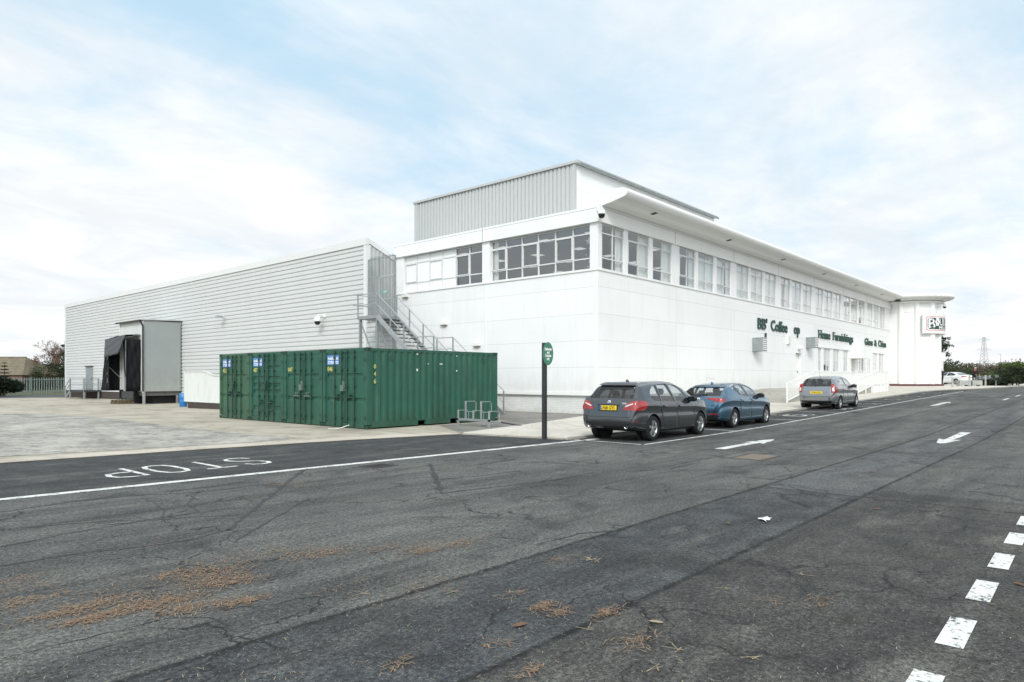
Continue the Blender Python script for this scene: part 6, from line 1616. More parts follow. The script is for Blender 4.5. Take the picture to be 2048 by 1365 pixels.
# ================================================================== PEOPLE
def person(px, d, zg, facing, pose, hair, coat, label, h=1.70):
    """one continuous skinned body; facing is the heading in world degrees"""
    x, y = at(px, d); root = thing('person', (x,y,zg), label, 'person'); root.rotation_euler[2] = R(facing)
    k = h/1.7
    J = {'pel':(0,0,.93),'wst':(.0,0,1.10),'chs':(.02,0,1.32),'nk':(.03,0,1.47),'hd0':(.05,0,1.55),'hd1':(.06,0,1.68)}
    ln = pose.get('lean', 0)
    for n_ in ('wst','chs','nk','hd0','hd1'):
        p = J[n_]; dz = p[2]-.93; J[n_] = (p[0]+dz*math.sin(ln), p[1], .93+dz*math.cos(ln))
    c_ = J['chs']; st = pose.get('stride', .0); ar = pose.get('arm', 0.)
    for s_, q in ((1,'l'),(-1,'r')):
        f = st*s_
        J['hip'+q] = (0,.10*s_,.88); J['kn'+q] = (.03+f*.45,.11*s_,.48); J['an'+q] = (f-.02,.11*s_,.09); J['to'+q] = (f+.16,.12*s_,.045)
        J['sh'+q] = (c_[0]-.01,.19*s_,c_[2]+.08); J['el'+q] = (c_[0]+.03+ar*.18-f*.2,.25*s_,c_[2]-.20+ar*.03); J['wr'+q] = (c_[0]+.10+ar*.42-f*.3,.21*s_*(1-ar*.3),c_[2]-.42+ar*.22); J['hn'+q] = (c_[0]+.14+ar*.48-f*.3,.2*s_*(1-ar*.3),c_[2]-.51+ar*.22)
    rad = {'pel':.15,'wst':.14,'chs':.155,'nk':.055,'hd0':.085,'hd1':.085}
    for q in 'lr': rad.update({'hip'+q:.095,'kn'+q:.065,'an'+q:.045,'to'+q:.04,'sh'+q:.07,'el'+q:.05,'wr'+q:.035,'hn'+q:.035})
    E = [('pel','wst'),('wst','chs'),('chs','nk'),('nk','hd0'),('hd0','hd1')]
    for q in 'lr': E += [('pel','hip'+q),('hip'+q,'kn'+q),('kn'+q,'an'+q),('an'+q,'to'+q),('chs','sh'+q),('sh'+q,'el'+q),('el'+q,'wr'+q),('wr'+q,'hn'+q)]
    names = list(J); idx = {n_:i for i, n_ in enumerate(names)}
    vs = [tuple(c*k for c in J[n_]) for n_ in names]; es = [(idx[a_],idx[b_]) for a_, b_ in E]; rs = [rad[n_]*k for n_ in names]
    for q in 'lr':                                     # five fingers rooted in each palm
        hx, hy, hz = vs[idx['hn'+q]]
        for i in range(5):
            b0 = len(vs); o_ = (i-2)*.017
            if i == 4: pts = [(hx+.03,hy,hz+.005),(hx+.05,hy,hz-.03)]
            else: pts = [(hx+o_+.005,hy,hz-.05),(hx+o_+.012,hy,hz-.085+abs(i-1.5)*.008)]
            vs += pts; rs += [.009,.008]; es += [(idx['hn'+q],b0),(b0,b0+1)]
    me = bpy.data.meshes.new('body'); me.from_pydata(vs, es, [])
    ob = bpy.data.objects.new('body', me); COL.objects.link(ob)
    md = ob.modifiers.new('s','SKIN'); 
    for i, sv in enumerate(me.skin_vertices[0].data): sv.radius = (rs[i],rs[i]*(1.15 if names[i] in ('chs','wst','pel') and i < len(names) else 1) if i < len(names) else rs[i]); sv.use_root = (i == 0)
    ob.modifiers.new('u','SUBSURF').levels = 1
    dg = bpy.context.evaluated_depsgraph_get(); dg.update()
    m2 = bpy.data.meshes.new_from_object(ob.evaluated_get(dg)); drop(ob)
    bo = bpy.data.objects.new('body', m2); COL.objects.link(bo); bo.parent = root
    m2.materials.clear()
    for mm in ('skin', coat, 'cloth_black', pose.get('scarf', coat)): m2.materials.append(MATS[mm])
    nkz = vs[idx['nk']][2]; wz = min(vs[idx['wrl']][2], vs[idx['wrr']][2])
    for p in m2.polygons:
        c = p.center; p.use_smooth = True
        near = min((Vector(vs[idx['hn'+q]])-c).length for q in 'lr')
        if near < .10*k: p.material_index = 0
        elif c.z > nkz+.03: p.material_index = 0
        elif c.z > nkz-.09 and abs(c.y) < .1: p.material_index = 3
        elif c.z < .80*k: p.material_index = 2
        else: p.material_index = 1
    hd = Vector(vs[idx['hd1']])
    m_ = MB(); m_.lathe([(.001,.115),(.05,.105),(.085,.07),(.103,.02),(.104,-.03),(.09,-.08)], (0,0,0), 18, R(50), R(310)); m_.lathe([(.001,.116),(.05,.106),(.086,.071),(.104,.03)], (0,0,0), 18)
    m_.v = [(hd.x+v[0]*1.05-.01,hd.y+v[1],hd.z+v[2]) for v in m_.v]; m_.build('hair', hair, root, world=False, smooth=True)
    f_ = MB()
    f_.lathe([(.001,.03),(.014,.0),(.001,-.02)], (hd.x+.098*k,hd.y,hd.z-.045), 8)
    f_.build('nose', 'skin', root, world=False, smooth=True)
    e_ = MB()
    for s_ in (-1,1): e_.lathe([(.001,.008),(.012,.0),(.001,-.008)], (hd.x+.083*k,hd.y+s_*.035,hd.z-.015), 8)
    e_.lathe([(.001,.004),(.022,.0),(.001,-.004)], (hd.x+.078*k,hd.y,hd.z-.085), 8)
    e_.build('eyes_and_mouth', 'seat_cloth', root, world=False)
    r_ = MB()
    for s_ in (-1,1): r_.lathe([(.001,.03),(.014,.0),(.001,-.03)], (hd.x,hd.y+s_*.098*k,hd.z-.035), 8)
    r_.build('ears', 'skin', root, world=False, smooth=True)
GP = gz(80)+.05
person(1884.5, 70.5, GP, 130, dict(stride=.05, lean=.05, arm=.15), 'hair_white', 'cloth_black', 'white haired person in dark coat and trousers by the store entrance')
person(1948, 69.5, GP, 215, dict(stride=.0, lean=.30, arm=.85, scarf='cloth_red'), 'hair_white', 'cloth_black', 'person in black coat with red scarf bending over the stone trough', 1.78)

# ================================================================== FORECOURT
def bollard(px, d, h=1.02, label='', r_=.075):
    x, y = at(px, d); z = gz(x,y)+.05
    t = thing('bollard', (x,y,z), label, 'bollard', 'pale bollards on the forecourt')
    MB().lathe([(.001,0),(r_*1.5,0),(r_*1.5,.03),(r_,.05)], (x,y,z), 16).build('base', 'stone_grey', t)
    MB().lathe([(r_,.0),(r_,h-.06),(r_*1.15,h-.05),(r_*1.15,h-.01),(r_*.8,h),(.001,h)], (x,y,z), 16).build('post', 'galvanised', t)
bl = [(1905,60.5,.80,'shortest bollard, standing in front of the white saloon wheel'),(1939,61.5,1.0,'bollard at the left end of the stone trough'),(1971,65,1.02,'bollard just right of the stone trough'),(1992,66.5,1.06,'bollard in front of the dark low hedge, left of the big bush'),
      (1996.5,72,1.1,'bollard behind the low hedge, second from the big bush'),(2001,73,1.15,'bollard nearest to the big clipped bush'),(1959.5,73,1.0,'bollard right behind the person with the red scarf'),(1979.5,74,1.05,'bollard among the pale garden chairs')]
for a_ in bl: bollard(a_[0], a_[1], a_[2], a_[3])
def trough(px0, px1, d, label):
    a_, b_ = Vector((*at(px0,d),GP)), Vector((*at(px1,d),GP)); t = thing('stone_trough', tuple((a_+b_)/2), label, 'trough', 'stone troughs by the bollards')
    z_ = Vector((0,0,1)); u_ = (b_-a_).normalized(); 
    m_ = MB(); m_.obox(a_+z_*.32, b_+z_*.32, .55, .42); m_.build('basin', 'stone_grey', t)
    for q in (.12,.88):
        p_ = a_+(b_-a_)*q; MB().obox(p_-u_*.12+z_*.05, p_+u_*.12+z_*.05, .5, .12).build('foot', 'stone_grey', t)
trough(1916, 1938, 64, 'left of two pale stone troughs beside the white saloon')
trough(1941.5, 1961, 64, 'right of two pale stone troughs in front of the bending person')
def gtable(px, d, label, s=1.0):
    x, y = at(px, d); t = thing('garden_table', (x,y,GP), label, 'table', 'grey garden tables on display')
    MB().lathe([(.001,.72*s),(.5*s,.72*s),(.52*s,.70*s),(.5*s,.67*s),(.001,.67*s)], (x,y,GP), 20).build('tabletop', 'grey_concrete', t)
    MB().lathe([(.25*s,0),(.22*s,.05),(.08*s,.1),(.06*s,.4*s),(.1*s,.67*s)], (x,y,GP), 14).build('pedestal', 'stone_grey', t)
gtable(1951.5, 67, 'grey round garden table in front of the bending person', 1.15)
gtable(1967, 75, 'grey round garden table behind the pale chairs', 1.25)
gtable(1975, 71, 'low grey round garden table between two bollards', 1.1)
def gchair(px, d, rz, label):
    x, y = at(px, d); t = thing('garden_chair', (x,y,GP), label, 'chair', 'pale metal garden chairs on display'); t.rotation_euler[2] = R(rz)
    MB().box(-.24,.24,-.24,.24,.43,.46).build('seat', 'galvanised', t, world=False)
    for a_, b_ in ((-.22,-.22),(.22,-.22),(.22,.22),(-.22,.22)): MB().tube([(a_,b_,.44),(a_*1.15,b_*1.15,0)],.018,6).build('leg', 'galvanised', t, world=False)
    m_ = MB(); m_.tube([(-.22,-.22,.45),(-.3,-.24,.75),(-.32,-.1,.92),(-.33,0,.95),(-.32,.1,.92),(-.3,.24,.75),(-.22,.22,.45)],.02,6)
    for i in range(-2,3): m_.tube([(-.23,i*.08,.46),(-.32,i*.075,.88)],.01,5)
    m_.build('backrest', 'galvanised', t, world=False)
    for s_ in (-1,1): MB().tube([(-.28,s_*.25,.65),(.15,s_*.27,.66),(.22,s_*.24,.45)],.018,6).build('armrest', 'galvanised', t, world=False)
for a_ in [(1955,70,20,'pale garden chair left of the tall bollard behind the trough'),(1961.5,68.5,160,'pale garden chair just right of the trough end'),(1966,69,60,'pale garden chair turned away, between bollards'),(1974.5,69,200,'pale garden chair in front of the low round table'),(1982,69.5,-30,'pale garden chair halfway between two bollards'),(1987,70.5,100,'pale garden chair close to the bollard by the dark low hedge')]: gchair(*a_)
# stone planter urn near the bush
x, y = at(2008, 70); t = thing('planter_urn', (x,y,GP), 'tall grey stone urn at the foot of the big clipped bush', 'urn')
MB().lathe([(.001,0),(.34,0),(.34,.12),(.2,.2),(.16,.5),(.3,.8),(.42,1.2),(.5,1.55),(.52,1.62),(.42,1.62),(.001,1.5)], (x,y,GP), 18).build('bowl', 'grey_concrete', t, smooth=False)

# ================================================================== PLANTS
def leaves(mb, c, rad, n, s, rg, shell=.0, flat=.0, elong=1.6, blob=None):
    """leaf-sized faces through a lumpy volume"""
    lumps = blob or [(rg.gauss(0,.45),rg.gauss(0,.45),rg.gauss(0,.35),rg.uniform(.35,.62)) for _ in range(14)]
    for _ in range(n):
        lx, ly, lz, lr = rg.choice(lumps)
        v = Vector((rg.gauss(0,1),rg.gauss(0,1),rg.gauss(0,1))).normalized()*lr*(rg.random()**.45)
        p = Vector((c[0]+(lx+v.x)*rad[0], c[1]+(ly+v.y)*rad[1], max(c[2]-rad[2]*1.0, c[2]+(lz+v.z)*rad[2])))
        a = Vector((rg.gauss(0,1),rg.gauss(0,1),rg.gauss(0,.7))).normalized(); b = a.cross(Vector((rg.gauss(0,1),rg.gauss(0,1),rg.gauss(0,1)))).normalized()
        l = s*rg.uniform(.6,1.4); a *= l*elong/2; b *= l/2
        mb.add([p-a,p+b*.6,p+a,p-b*.6], [(0,1,2,3)])
def bush(name, px, d, w_, h_, mat, label, cat='bush', n=1400, s=.16, seed=1, group=None, trunk=True, z=None, dep=None):
    rg = random.Random(seed); x, y = at(px, d); zg = gz(x,y) if z is None else z
    t = thing(name, (x,y,zg), label, cat, group)
    mb = MB(); leaves(mb, (x,y,zg+h_*.5), (w_*.5,(dep or w_)*.5,h_*.5), n, s, rg)
    mb.build('crown' if trunk else 'foliage', mat, t, fix=False)
    m_ = MB()
    for i in range(5):
        a = rg.uniform(0,6.28); m_.tube([(x,y,zg-.1),(x+.15*w_*math.cos(a),y+.15*w_*math.sin(a),zg+h_*.4),(x+.35*w_*math.cos(a),y+.35*w_*math.sin(a),zg+h_*.75)],[.05,.03,.012],5)
    m_.build('trunk' if trunk else 'stem', 'bark', t)
    return t
def bare_tree(px, d, h_, spread, label, seed=1, mat='twig', z=None, depth=6, group=None, name='bare_tree', lean=0):
    rg = random.Random(seed); x, y = at(px, d); zg = (gz(x,y) if z is None else z)-.1
    t = thing(name, (x,y,zg), label, 'tree', group); tr_, tw = MB(), MB()
    def grow(p, d_, l, r_, k):
        q = p+d_*l*.5+Vector((rg.gauss(0,.05),rg.gauss(0,.05),0))*l; e = q+(d_+Vector((rg.gauss(0,.16),rg.gauss(0,.16),.06))).normalized()*l*.5
        (tr_ if k < 2 else tw).tube([p,q,e],[r_,r_*.85,r_*.68], 6 if k < 2 else 3, cap=k < 2)
        if k >= depth: return
        for _ in range(3 if k < depth-1 else 4):
            ax = Vector((rg.gauss(0,1),rg.gauss(0,1),rg.gauss(0,.35))).normalized()
            nd_ = (d_*.85+ax*spread*(.75 if k else .95)+Vector((0,0,.08))).normalized()
            grow(e if _ else q+(e-q)*rg.uniform(.3,1), nd_, l*rg.uniform(.66,.84), max(.017, r_*.58), k+1)
    grow(Vector((x,y,zg)), Vector((lean,0,1)).normalized(), h_*.25, h_*.022, 0)
    tr_.build('trunk', 'bark', t); tw.build('crown', mat, t, fix=False)
    return t
ZY = -.28
# left: bungalow roofs, trees and the palisade fence
LB = 96
def house(px0, px1, d, wall_h, ridge_h, dep, roofmat, label, hip0, hip1):
    a_, b_ = Vector((*at(px0,d),ZY)), Vector((*at(px1,d),ZY)); u_ = (b_-a_).normalized(); nn = Vector((-u_.y,u_.x,0)); L_ = (b_-a_).length; z_ = Vector((0,0,1))
    t = thing('bungalow', tuple(a_), label, 'house')
    pt = lambda u, v, h: a_+u_*u+nn*v+z_*h
    m_ = MB(); m_.add([pt(.3,.3,-.3),pt(L_-.3,.3,-.3),pt(L_-.3,dep-.3,-.3),pt(.3,dep-.3,-.3),pt(.3,.3,wall_h),pt(L_-.3,.3,wall_h),pt(L_-.3,dep-.3,wall_h),pt(.3,dep-.3,wall_h)],[(0,1,5,4),(1,2,6,5),(2,3,7,6),(3,0,4,7),(4,5,6,7)]); m_.build('wall', 'house_brick', t)
    m_ = MB(); n_ = 11
    e0, e1, r0, r1 = 0, L_, hip0, L_-hip1
    for i in range(n_):                                # courses of tiles, each a small step
        f0, f1 = i/n_, (i+1)/n_; st_ = .05
        for sgn in (0,1):
            v0 = (dep/2)*f0 if not sgn else dep-(dep/2)*f0; v1 = (dep/2)*f1 if not sgn else dep-(dep/2)*f1
            h0, h1 = wall_h+(ridge_h-wall_h)*f0+st_, wall_h+(ridge_h-wall_h)*f1
            q = [pt(e0+(r0-e0)*f0,v0,h0),pt(e1+(r1-e1)*f0,v0,h0),pt(e1+(r1-e1)*f1,v1,h1),pt(e0+(r0-e0)*f1,v1,h1),pt(e0+(r0-e0)*f0,v0,h0-st_),pt(e1+(r1-e1)*f0,v0,h0-st_)]
            m_.add(q, [(0,1,2,3),(4,5,1,0)])
    for ee, rr in ((e0,r0),(e1,r1)): m_.add([pt(ee,0,wall_h),pt(ee,dep,wall_h),pt(rr,dep/2,ridge_h)],[(0,1,2)])
    rf_ = m_.build('roof', roofmat, t, fix=False)
    MB().obox(pt(r0,dep/2,ridge_h+.03),pt(r1,dep/2,ridge_h+.03),.25,.12).build('ridge', roofmat, rf_)
    return t, pt, L_
house(-190, 46, 97, 2.35, 5.0, 9.5, 'roof_tile', 'bungalow with a tan tiled hipped roof behind the conifer', 6, 2.9)
t, pt, L_ = house(36, 100, 108, 2.1, 4.2, 8, 'roof_tile_dark', 'lower bungalow with a dark red tiled roof behind the palisade fence', 0.6, 3.5)
p_ = pt(3.3, 4, 0); m_ = MB(); m_.box(p_.x-.4,p_.x+.4,p_.y-.4,p_.y+.4,3.3,5.6); m_.build('chimney', 'house_brick', t)
fa, fb_ = Vector((*at(139,84.5),ZY)), Vector((*at(-170,74.5),ZY))
pfn = thing('palisade_fence', tuple(fa), 'grey green steel palisade fence between the warehouse and the bungalows', 'fence')
Lf = (fb_-fa).length; uf = (fb_-fa).normalized(); nf = Vector((-uf.y,uf.x,0)); np_ = int(Lf/.245)
for i in range(min(np_,98)):
    c_ = fa+uf*(i+.5)*Lf/min(np_,98); m_ = MB(); pr = [(-.045,0),(-.02,.02),(.02,.02),(.045,0)]
    for (u0,v0),(u1,v1) in zip(pr, pr[1:]):
        m_.add([c_+uf*u0+nf*v0+Vector((0,0,.06)),c_+uf*u1+nf*v1+Vector((0,0,.06)),c_+uf*u1+nf*v1+Vector((0,0,2.0-abs(u1)*1.6)),c_+uf*u0+nf*v0+Vector((0,0,2.0-abs(u0)*1.6))],[(0,1,2,3)])
    m_.build('pale', 'fence_galv', pfn, fix=False)
for z_ in (.35,1.72): MB().obox(fa+nf*.05+Vector((0,0,z_)), fb_+nf*.05+Vector((0,0,z_)), .06, .06).build('rail', 'fence_galv', pfn)
for i in range(0, int(Lf/2.75)+1):
    c_ = fa+uf*(1.2+i*2.75)
    if (c_-fa).length < Lf: MB().obox(c_+nf*.1+Vector((0,0,-.1)), c_+nf*.1+Vector((0,0,2.0)), .09, .09).build('post', 'fence_galv', pfn)
bush('conifer', 2, 72, 4.4, 2.2, 'leaf_pine', 'dark spreading conifer in front of the palisade fence', 'conifer', 6000, .24, 3, z=ZY, dep=3)
rg = random.Random(8); x, y = at(9, 71.5); t = thing('conifer', (x,y,ZY), 'spindly pointed conifer rising out of the dark spreading conifer', 'conifer'); mb = MB()
for _ in range(1500):
    hh = rg.random(); r_ = 1.1*(1-hh)**.9*math.sqrt(rg.random())+.03; a = rg.uniform(0,6.28); lay = round(hh*9)/9
    p = Vector((x+r_*math.cos(a),y+r_*math.sin(a),ZY+.4+(lay*.7+hh*.3)*3.1-r_*.1)); d_ = Vector((math.cos(a),math.sin(a),.25)).normalized()*.2; s_ = d_.cross(Vector((0,0,1))).normalized()*.045
    mb.add([p-s_,p+s_,p+d_+s_*.3,p+d_-s_*.3],[(0,1,2,3)])
mb.build('crown', 'leaf_pine', t, fix=False); MB().tube([(x,y,ZY),(x,y,ZY+3.4)],[.09,.02],6).build('trunk', 'bark', t)
bare_tree(92, 101, 9.6, .9, 'wide bare winter tree beside the far warehouse corner', 12, 'twig', ZY, 6)
bare_tree(124, 104, 8.6, .85, 'bare tree half hidden by the far warehouse corner', 5, 'twig_red', ZY, 6)
bush('evergreen_bush', 75, 94, 2.9, 3.6, 'leaf_green', 'round evergreen bush behind the palisade fence under the bare tree', 'bush', 2000, .17, 21, z=ZY)
bush('evergreen_bush', 118, 97, 4.2, 4.6, 'leaf_dark', 'tall dark evergreen against the far warehouse corner', 'bush', 2600, .18, 22, z=ZY)
bush('evergreen_bush', 92, 95, 2.4, 2.0, 'leaf_dark', 'low dark bush between the two evergreens behind the fence', 'bush', 900, .16, 23, z=ZY)
bush('evergreen_bush', 45, 95, 2.6, 1.9, 'leaf_brown', 'low brown bush behind the left part of the fence', 'bush', 800, .14, 24, z=ZY)
# right: clipped bush, low hedge, scrub, conifer
rg = random.Random(31); x, y = at(2052, 66); t = thing('clipped_bush', (x,y,GP), 'large clipped evergreen bush at the right edge with a brighter green top', 'bush')
mb = MB(); lum = [(rg.uniform(-.8,.8),rg.uniform(-.8,.8),rg.uniform(-.6,.55),rg.uniform(.25,.42)) for _ in range(60)]
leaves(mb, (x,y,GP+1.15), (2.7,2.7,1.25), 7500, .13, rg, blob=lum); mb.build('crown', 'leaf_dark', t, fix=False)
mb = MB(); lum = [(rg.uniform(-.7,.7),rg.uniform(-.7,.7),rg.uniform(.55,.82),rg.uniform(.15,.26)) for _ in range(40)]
leaves(mb, (x,y,GP+1.15), (2.7,2.7,1.25), 2200, .12, rg, blob=lum); mb.build('sunlit_top', 'leaf_bright', t, fix=False)  # sunlit top of the bush, painted in as a brighter leaf colour
MB().tube([(x,y,GP-.1),(x,y,GP+1.2)],[.12,.06],6).build('trunk', 'bark', t)
a_, b_ = Vector((*at(1961.5,67.5),GP)), Vector((*at(2012,67.5),GP)); t = thing('low_hedge', tuple(a_), 'dark low clipped hedge behind the bollards', 'hedge')
rg = random.Random(41); mb = MB()
for i in range(2600):
    p = a_+(b_-a_)*rg.random()+Vector((rg.uniform(-.3,.3),rg.uniform(-.3,.3),rg.uniform(.02,.62))); a = Vector((rg.gauss(0,1),rg.gauss(0,1),rg.gauss(0,1))).normalized()*.07; b = a.cross(Vector((rg.gauss(0,1),rg.gauss(0,1),1))).normalized()*.035
    mb.add([p-a,p+b,p+a,p-b],[(0,1,2,3)])
mb.build('foliage', 'leaf_dark', t, fix=False); MB().obox(a_+Vector((0,0,.2)),b_+Vector((0,0,.2)),.3,.4).build('stems', 'bark', t)
rs_ = random.Random(77)
scrub = [(1874,92,6,5.2,'leaf_dark','dark evergreen scrub right behind the store entrance'),(1893,98,7,4.4,'leaf_brown','brown scrub above the roof of the white saloon'),(1905,93,6.5,3.4,'leaf_dark','low dark green scrub behind the white saloon'),
    (1919,108,8,5.0,'leaf_brown','tallest brown scrub left of the pylon'),(1932,98,7,3.6,'leaf_brown','brown scrub left of the bending person'),(1944,96,5,3.2,'leaf_green','green bush behind the bending person'),
    (1955,104,8,4.0,'leaf_brown','dull brown scrub under the pylon'),(1968,100,7,3.2,'leaf_brown','low brown scrub right of the bending person'),(1980,110,9,4.3,'leaf_brown','brown scrub behind the garden chairs'),
    (1990,94,5,2.9,'leaf_bright','bright green bush behind the garden chairs'),(2000,106,9,4.6,'leaf_brown','taller brown scrub left of the clipped bush'),(2022,108,10,4.6,'leaf_brown','brown scrub behind the clipped bush'),(2048,110,10,4.6,'leaf_brown','brown scrub at the right edge of the view')]
for i, (px, d, w_, h_, mt, lb) in enumerate(scrub):
    bush('scrub', px, d, w_*.95, h_*.68, mt, lb, 'scrub', 1700, .2, 100+i, 'scrub beyond the forecourt', False)
for i, (px, d, h_, lb) in enumerate(((1934,103,4.2,'thin leafless shrub left of the pylon'),(1961,102,3.8,'thin leafless shrub beneath the pylon'),(1985,104,4.0,'leafless shrub behind the bollards'),(2004,101,4.4,'leafless reddish shrub beside the clipped bush'))):
    bare_tree(px, d, h_*.95, .7, lb, 60+i, 'twig', depth=5, group='leafless shrubs beyond the forecourt', name='bare_shrub')
rg = random.Random(51); x, y = at(1876, 84); zz = gz(x,y); t = thing('conifer', (x,y,zz), 'dark green conifer behind the store entrance porch', 'conifer'); mb = MB()
for k in range(9):
    lz = 3.1+k*.33; wr = 1.35*(1-((k-3.5)/6.5)**2)
    leaves(mb, (x,y,zz+lz), (wr,wr,.42), 330, .17, rg)
mb.build('crown', 'leaf_pine', t, fix=False); MB().tube([(x,y,zz),(x,y,zz+5.6)],[.14,.03],6).build('trunk', 'bark', t)
# far ridge and pylon
def pylon(px, d, h_, zb):
    x, y = at(px, d); t = thing('electricity_pylon', (x,y,zb), 'lattice electricity pylon far beyond the scrub', 'pylon')
    ux = Vector((SN,-CS,0)); uy = Vector((CS,SN,0)); z_ = Vector((0,0,1)); o_ = Vector((x,y,zb)); m_ = MB()
    wd = lambda f: (3.6*(1-f)**1.25+.9)*h_/45
    n_ = 14; r_ = .10
    for i in range(n_):
        f0, f1 = i/n_, (i+1)/n_
        for sx_, sy_ in ((1,1),(1,-1),(-1,-1),(-1,1)):
            m_.obox(o_+ux*sx_*wd(f0)+uy*sy_*wd(f0)+z_*h_*f0, o_+ux*sx_*wd(f1)+uy*sy_*wd(f1)+z_*h_*f1, r_*2.2, r_*2.2)
        for s_ in (1,-1):
            m_.obox(o_+ux*wd(f0)+uy*s_*wd(f0)+z_*h_*f0, o_-ux*wd(f1)+uy*s_*wd(f1)+z_*h_*f1, r_, r_); m_.obox(o_-ux*wd(f0)+uy*s_*wd(f0)+z_*h_*f0, o_+ux*wd(f1)+uy*s_*wd(f1)+z_*h_*f1, r_, r_)
            m_.obox(o_+uy*wd(f0)+ux*s_*wd(f0)+z_*h_*f0, o_-uy*wd(f1)+ux*s_*wd(f1)+z_*h_*f1, r_, r_)
    m_.build('tower', 'steel_grey', t)
    for f, l_ in ((.44,9.0),(.70,8.0),(.93,5.5)):
        a_ = MB()
        for s_ in (1,-1):
            tip = o_+ux*s_*l_+z_*h_*f
            for sy_ in (1,-1): a_.obox(o_+uy*sy_*wd(f)+z_*h_*f, tip, r_*1.6, r_*1.6); a_.obox(o_+uy*sy_*wd(f)+z_*(h_*f+2.2), tip, r_, r_)
        a_.build('crossarm', 'steel_grey', t)
pylon(1968, 720, 46, -1.0)
x, y = at(1960, 420)
xr, yr = at(2450, 900); xl, yl = at(1500, 900)
mb = MB(); rh = random.Random(2); n_ = 60; vs = []
for i in range(n_+1):
    p_ = Vector((xl,yl,0)).lerp(Vector((xr,yr,0)), i/n_); h_ = 15+4*math.sin(i*.21)+2.5*math.sin(i*.53+1)+rh.uniform(-.8,.8)
    dv = Vector((CS,SN,0)); vs += [tuple(p_-dv*220+Vector((0,0,-1))), tuple(p_+Vector((0,0,h_))), tuple(p_+dv*400+Vector((0,0,-1)))]
mb.add(vs, [(3*i+k,3*i+k+1,3*i+k+4,3*i+k+3) for i in range(n_) for k in (0,1)]); o_ = mb.build('hills', 'far_grass', smooth=True); o_['kind'] = 'structure'
# lamp post far off
x, y = at(2001.5, 300); t = thing('street_lamp', (x,y,0), 'thin distant street lamp right of the pylon', 'lamp post')
MB().tube([(x,y,0),(x,y,12)],[.14,.07],6).build('pole', 'galvanised', t); MB().obox((x,y,12),(x-.9*SN,y+.9*CS,12.15),.25,.12).build('lamp_head', 'galvanised', t)

# ================================================================== SKY, SUN, CAMERA
SUN_EL, SUN_AZ = R(38), math.atan2(-.60,-.80)     # direction towards the sun
sd = Vector((math.cos(SUN_EL)*math.cos(SUN_AZ), math.cos(SUN_EL)*math.sin(SUN_AZ), math.sin(SUN_EL)))
W_ = bpy.data.worlds.new('World'); scene.world = W_; W_.use_nodes = True
nt = NT(W_.node_tree); nt.n.clear()
out = nt.new('ShaderNodeOutputWorld'); bg = nt.new('ShaderNodeBackground'); nt.l.new(bg.outputs[0], out.inputs[0])
sky = nt.new('ShaderNodeTexSky'); sky.sky_type = 'NISHITA'; sky.sun_disc = False; sky.sun_elevation = SUN_EL; sky.sun_rotation = math.pi/2-SUN_AZ
sky.air_density = 1.0; sky.dust_density = .6; sky.ozone_density = 1.2
v = nt.new('ShaderNodeTexCoord').outputs['Generated']; x_, y_, z_ = nt.sep(v)
zc = nt.m('ADD', nt.m('MAXIMUM', z_, 0.), .14)
p_ = nt.comb(nt.m('DIVIDE', x_, zc), nt.m('DIVIDE', y_, zc), 0.)
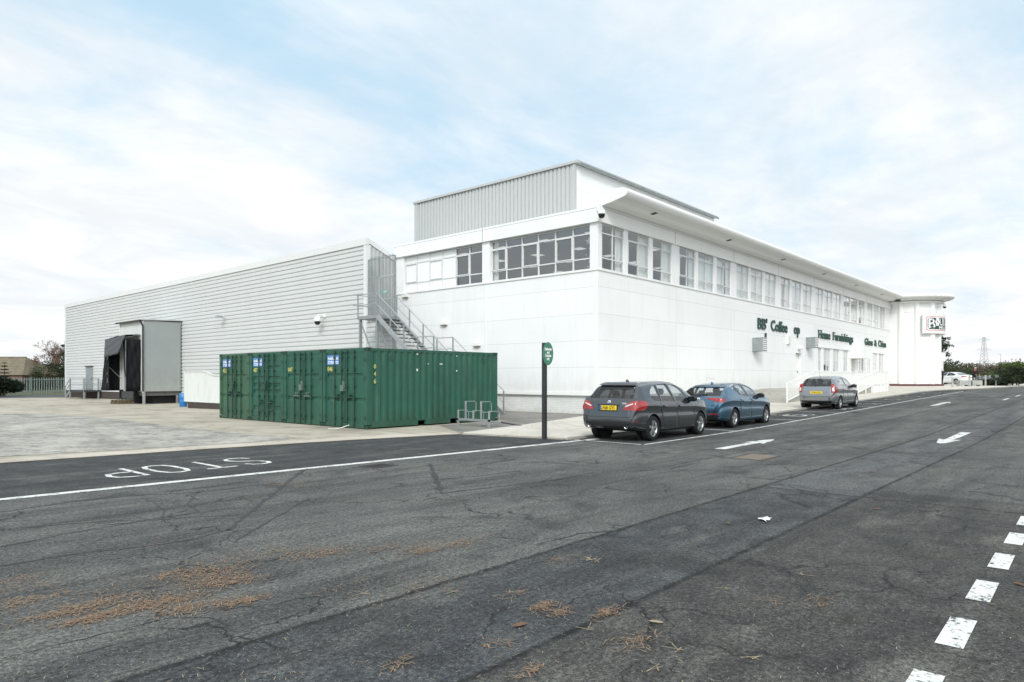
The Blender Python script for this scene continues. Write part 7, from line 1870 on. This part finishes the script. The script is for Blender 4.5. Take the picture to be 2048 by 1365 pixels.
# drawn out along the wind
rot = nt.new('ShaderNodeMapping'); rot.inputs['Rotation'].default_value = (0,0,R(62)); rot.inputs['Scale'].default_value = (.55,1.35,1); nt.put(rot.inputs['Vector'], p_)
n1 = nt.noise(nt.vm('ADD', rot.outputs[0], (CLX,CLY,0)), .62, 9, .56, .55)
n2 = nt.noise(nt.vm('ADD', p_, (7.3,1.9,0)), 2.1, 8, .6, .4)
n3 = nt.noise(nt.vm('ADD', rot.outputs[0], (21.,4.,0)), 1.5, 8, .62, .8)
cov = nt.m('ADD', nt.m('MULTIPLY', n1, .56), nt.m('ADD', nt.m('MULTIPLY', n2, .22), nt.m('MULTIPLY', n3, .24)))
cov = nt.m('ADD', cov, nt.mr(z_, .0, .34, .13, 0.))
def spot(px, py, sg, amt):
    X, Z = (px-1024)/FPX, (757-py)/FPX
    d_ = Vector((X*SN+CS, -X*CS+SN, Z)).normalized()
    return nt.m('MULTIPLY', nt.m('EXPONENT', nt.m('MULTIPLY', nt.m('SUBTRACT', nt.vm('DOT_PRODUCT', nt.vm('NORMALIZE', v), tuple(d_)), 1.), 2/sg**2)), amt)
for s_ in SPOTS:
    cov = nt.m('ADD', cov, spot(*s_))
cov = nt.mr(cov, CLA, CLB, .0, 1., True)
shade = nt.mix(nt.mr(nt.noise(nt.vm('ADD', p_, (2,5,0)), 1.5, 8, .62, .5), .36, .62, 0, 1, True), (.90,.93,.955), (1.05,1.055,1.06))
blue = nt.mix(1., nt.mix(.5, sky.outputs[0], sky.outputs[0]), (.105,.105,.105), 'MULTIPLY')
pale = nt.mix(.88, blue, (.58,.82,1.0))
col = nt.mix(cov, pale, shade)
# the bright veil of thin cloud round the sun, behind the camera
g_ = nt.m('POWER', nt.m('MAXIMUM', nt.vm('DOT_PRODUCT', nt.vm('NORMALIZE', v), tuple(sd)), 0.), 4.)
col = nt.mix(1., col, nt.mix(g_, (1,1,1), (GLOW,GLOW*.965,GLOW*.91)), 'MULTIPLY')
nt.put(bg.inputs[0], col); bg.inputs[1].default_value = 1.0
su = bpy.data.lights.new('sun', 'SUN'); su.energy = SUNE; su.angle = R(14); su.color = (1,.96,.91)
so = bpy.data.objects.new('sun', su); COL.objects.link(so); so.location = (0,0,60); so.rotation_euler = (-sd).to_track_quat('-Z','Y').to_euler()
cam = bpy.data.cameras.new('camera'); co = bpy.data.objects.new('camera', cam); COL.objects.link(co); scene.camera = co
co.location = (0,0,CAMZ); co.rotation_euler = (R(90),0,-(R(90)-TH)); cam.sensor_width = 36; cam.lens = FPX/2048*36; cam.shift_y = 74.5/2048; cam.clip_end = 8000; cam.clip_start = .05
vs_ = scene.view_settings; vs_.view_transform = 'Standard'; vs_.look = 'None'; vs_.gamma = 1; vs_.exposure = EXPO; vs_.use_curve_mapping = False
scene.cycles.max_bounces = 8; scene.cycles.transparent_max_bounces = 12; scene.cycles.sample_clamp_indirect = 6
scene.cycles.use_denoising = DEN
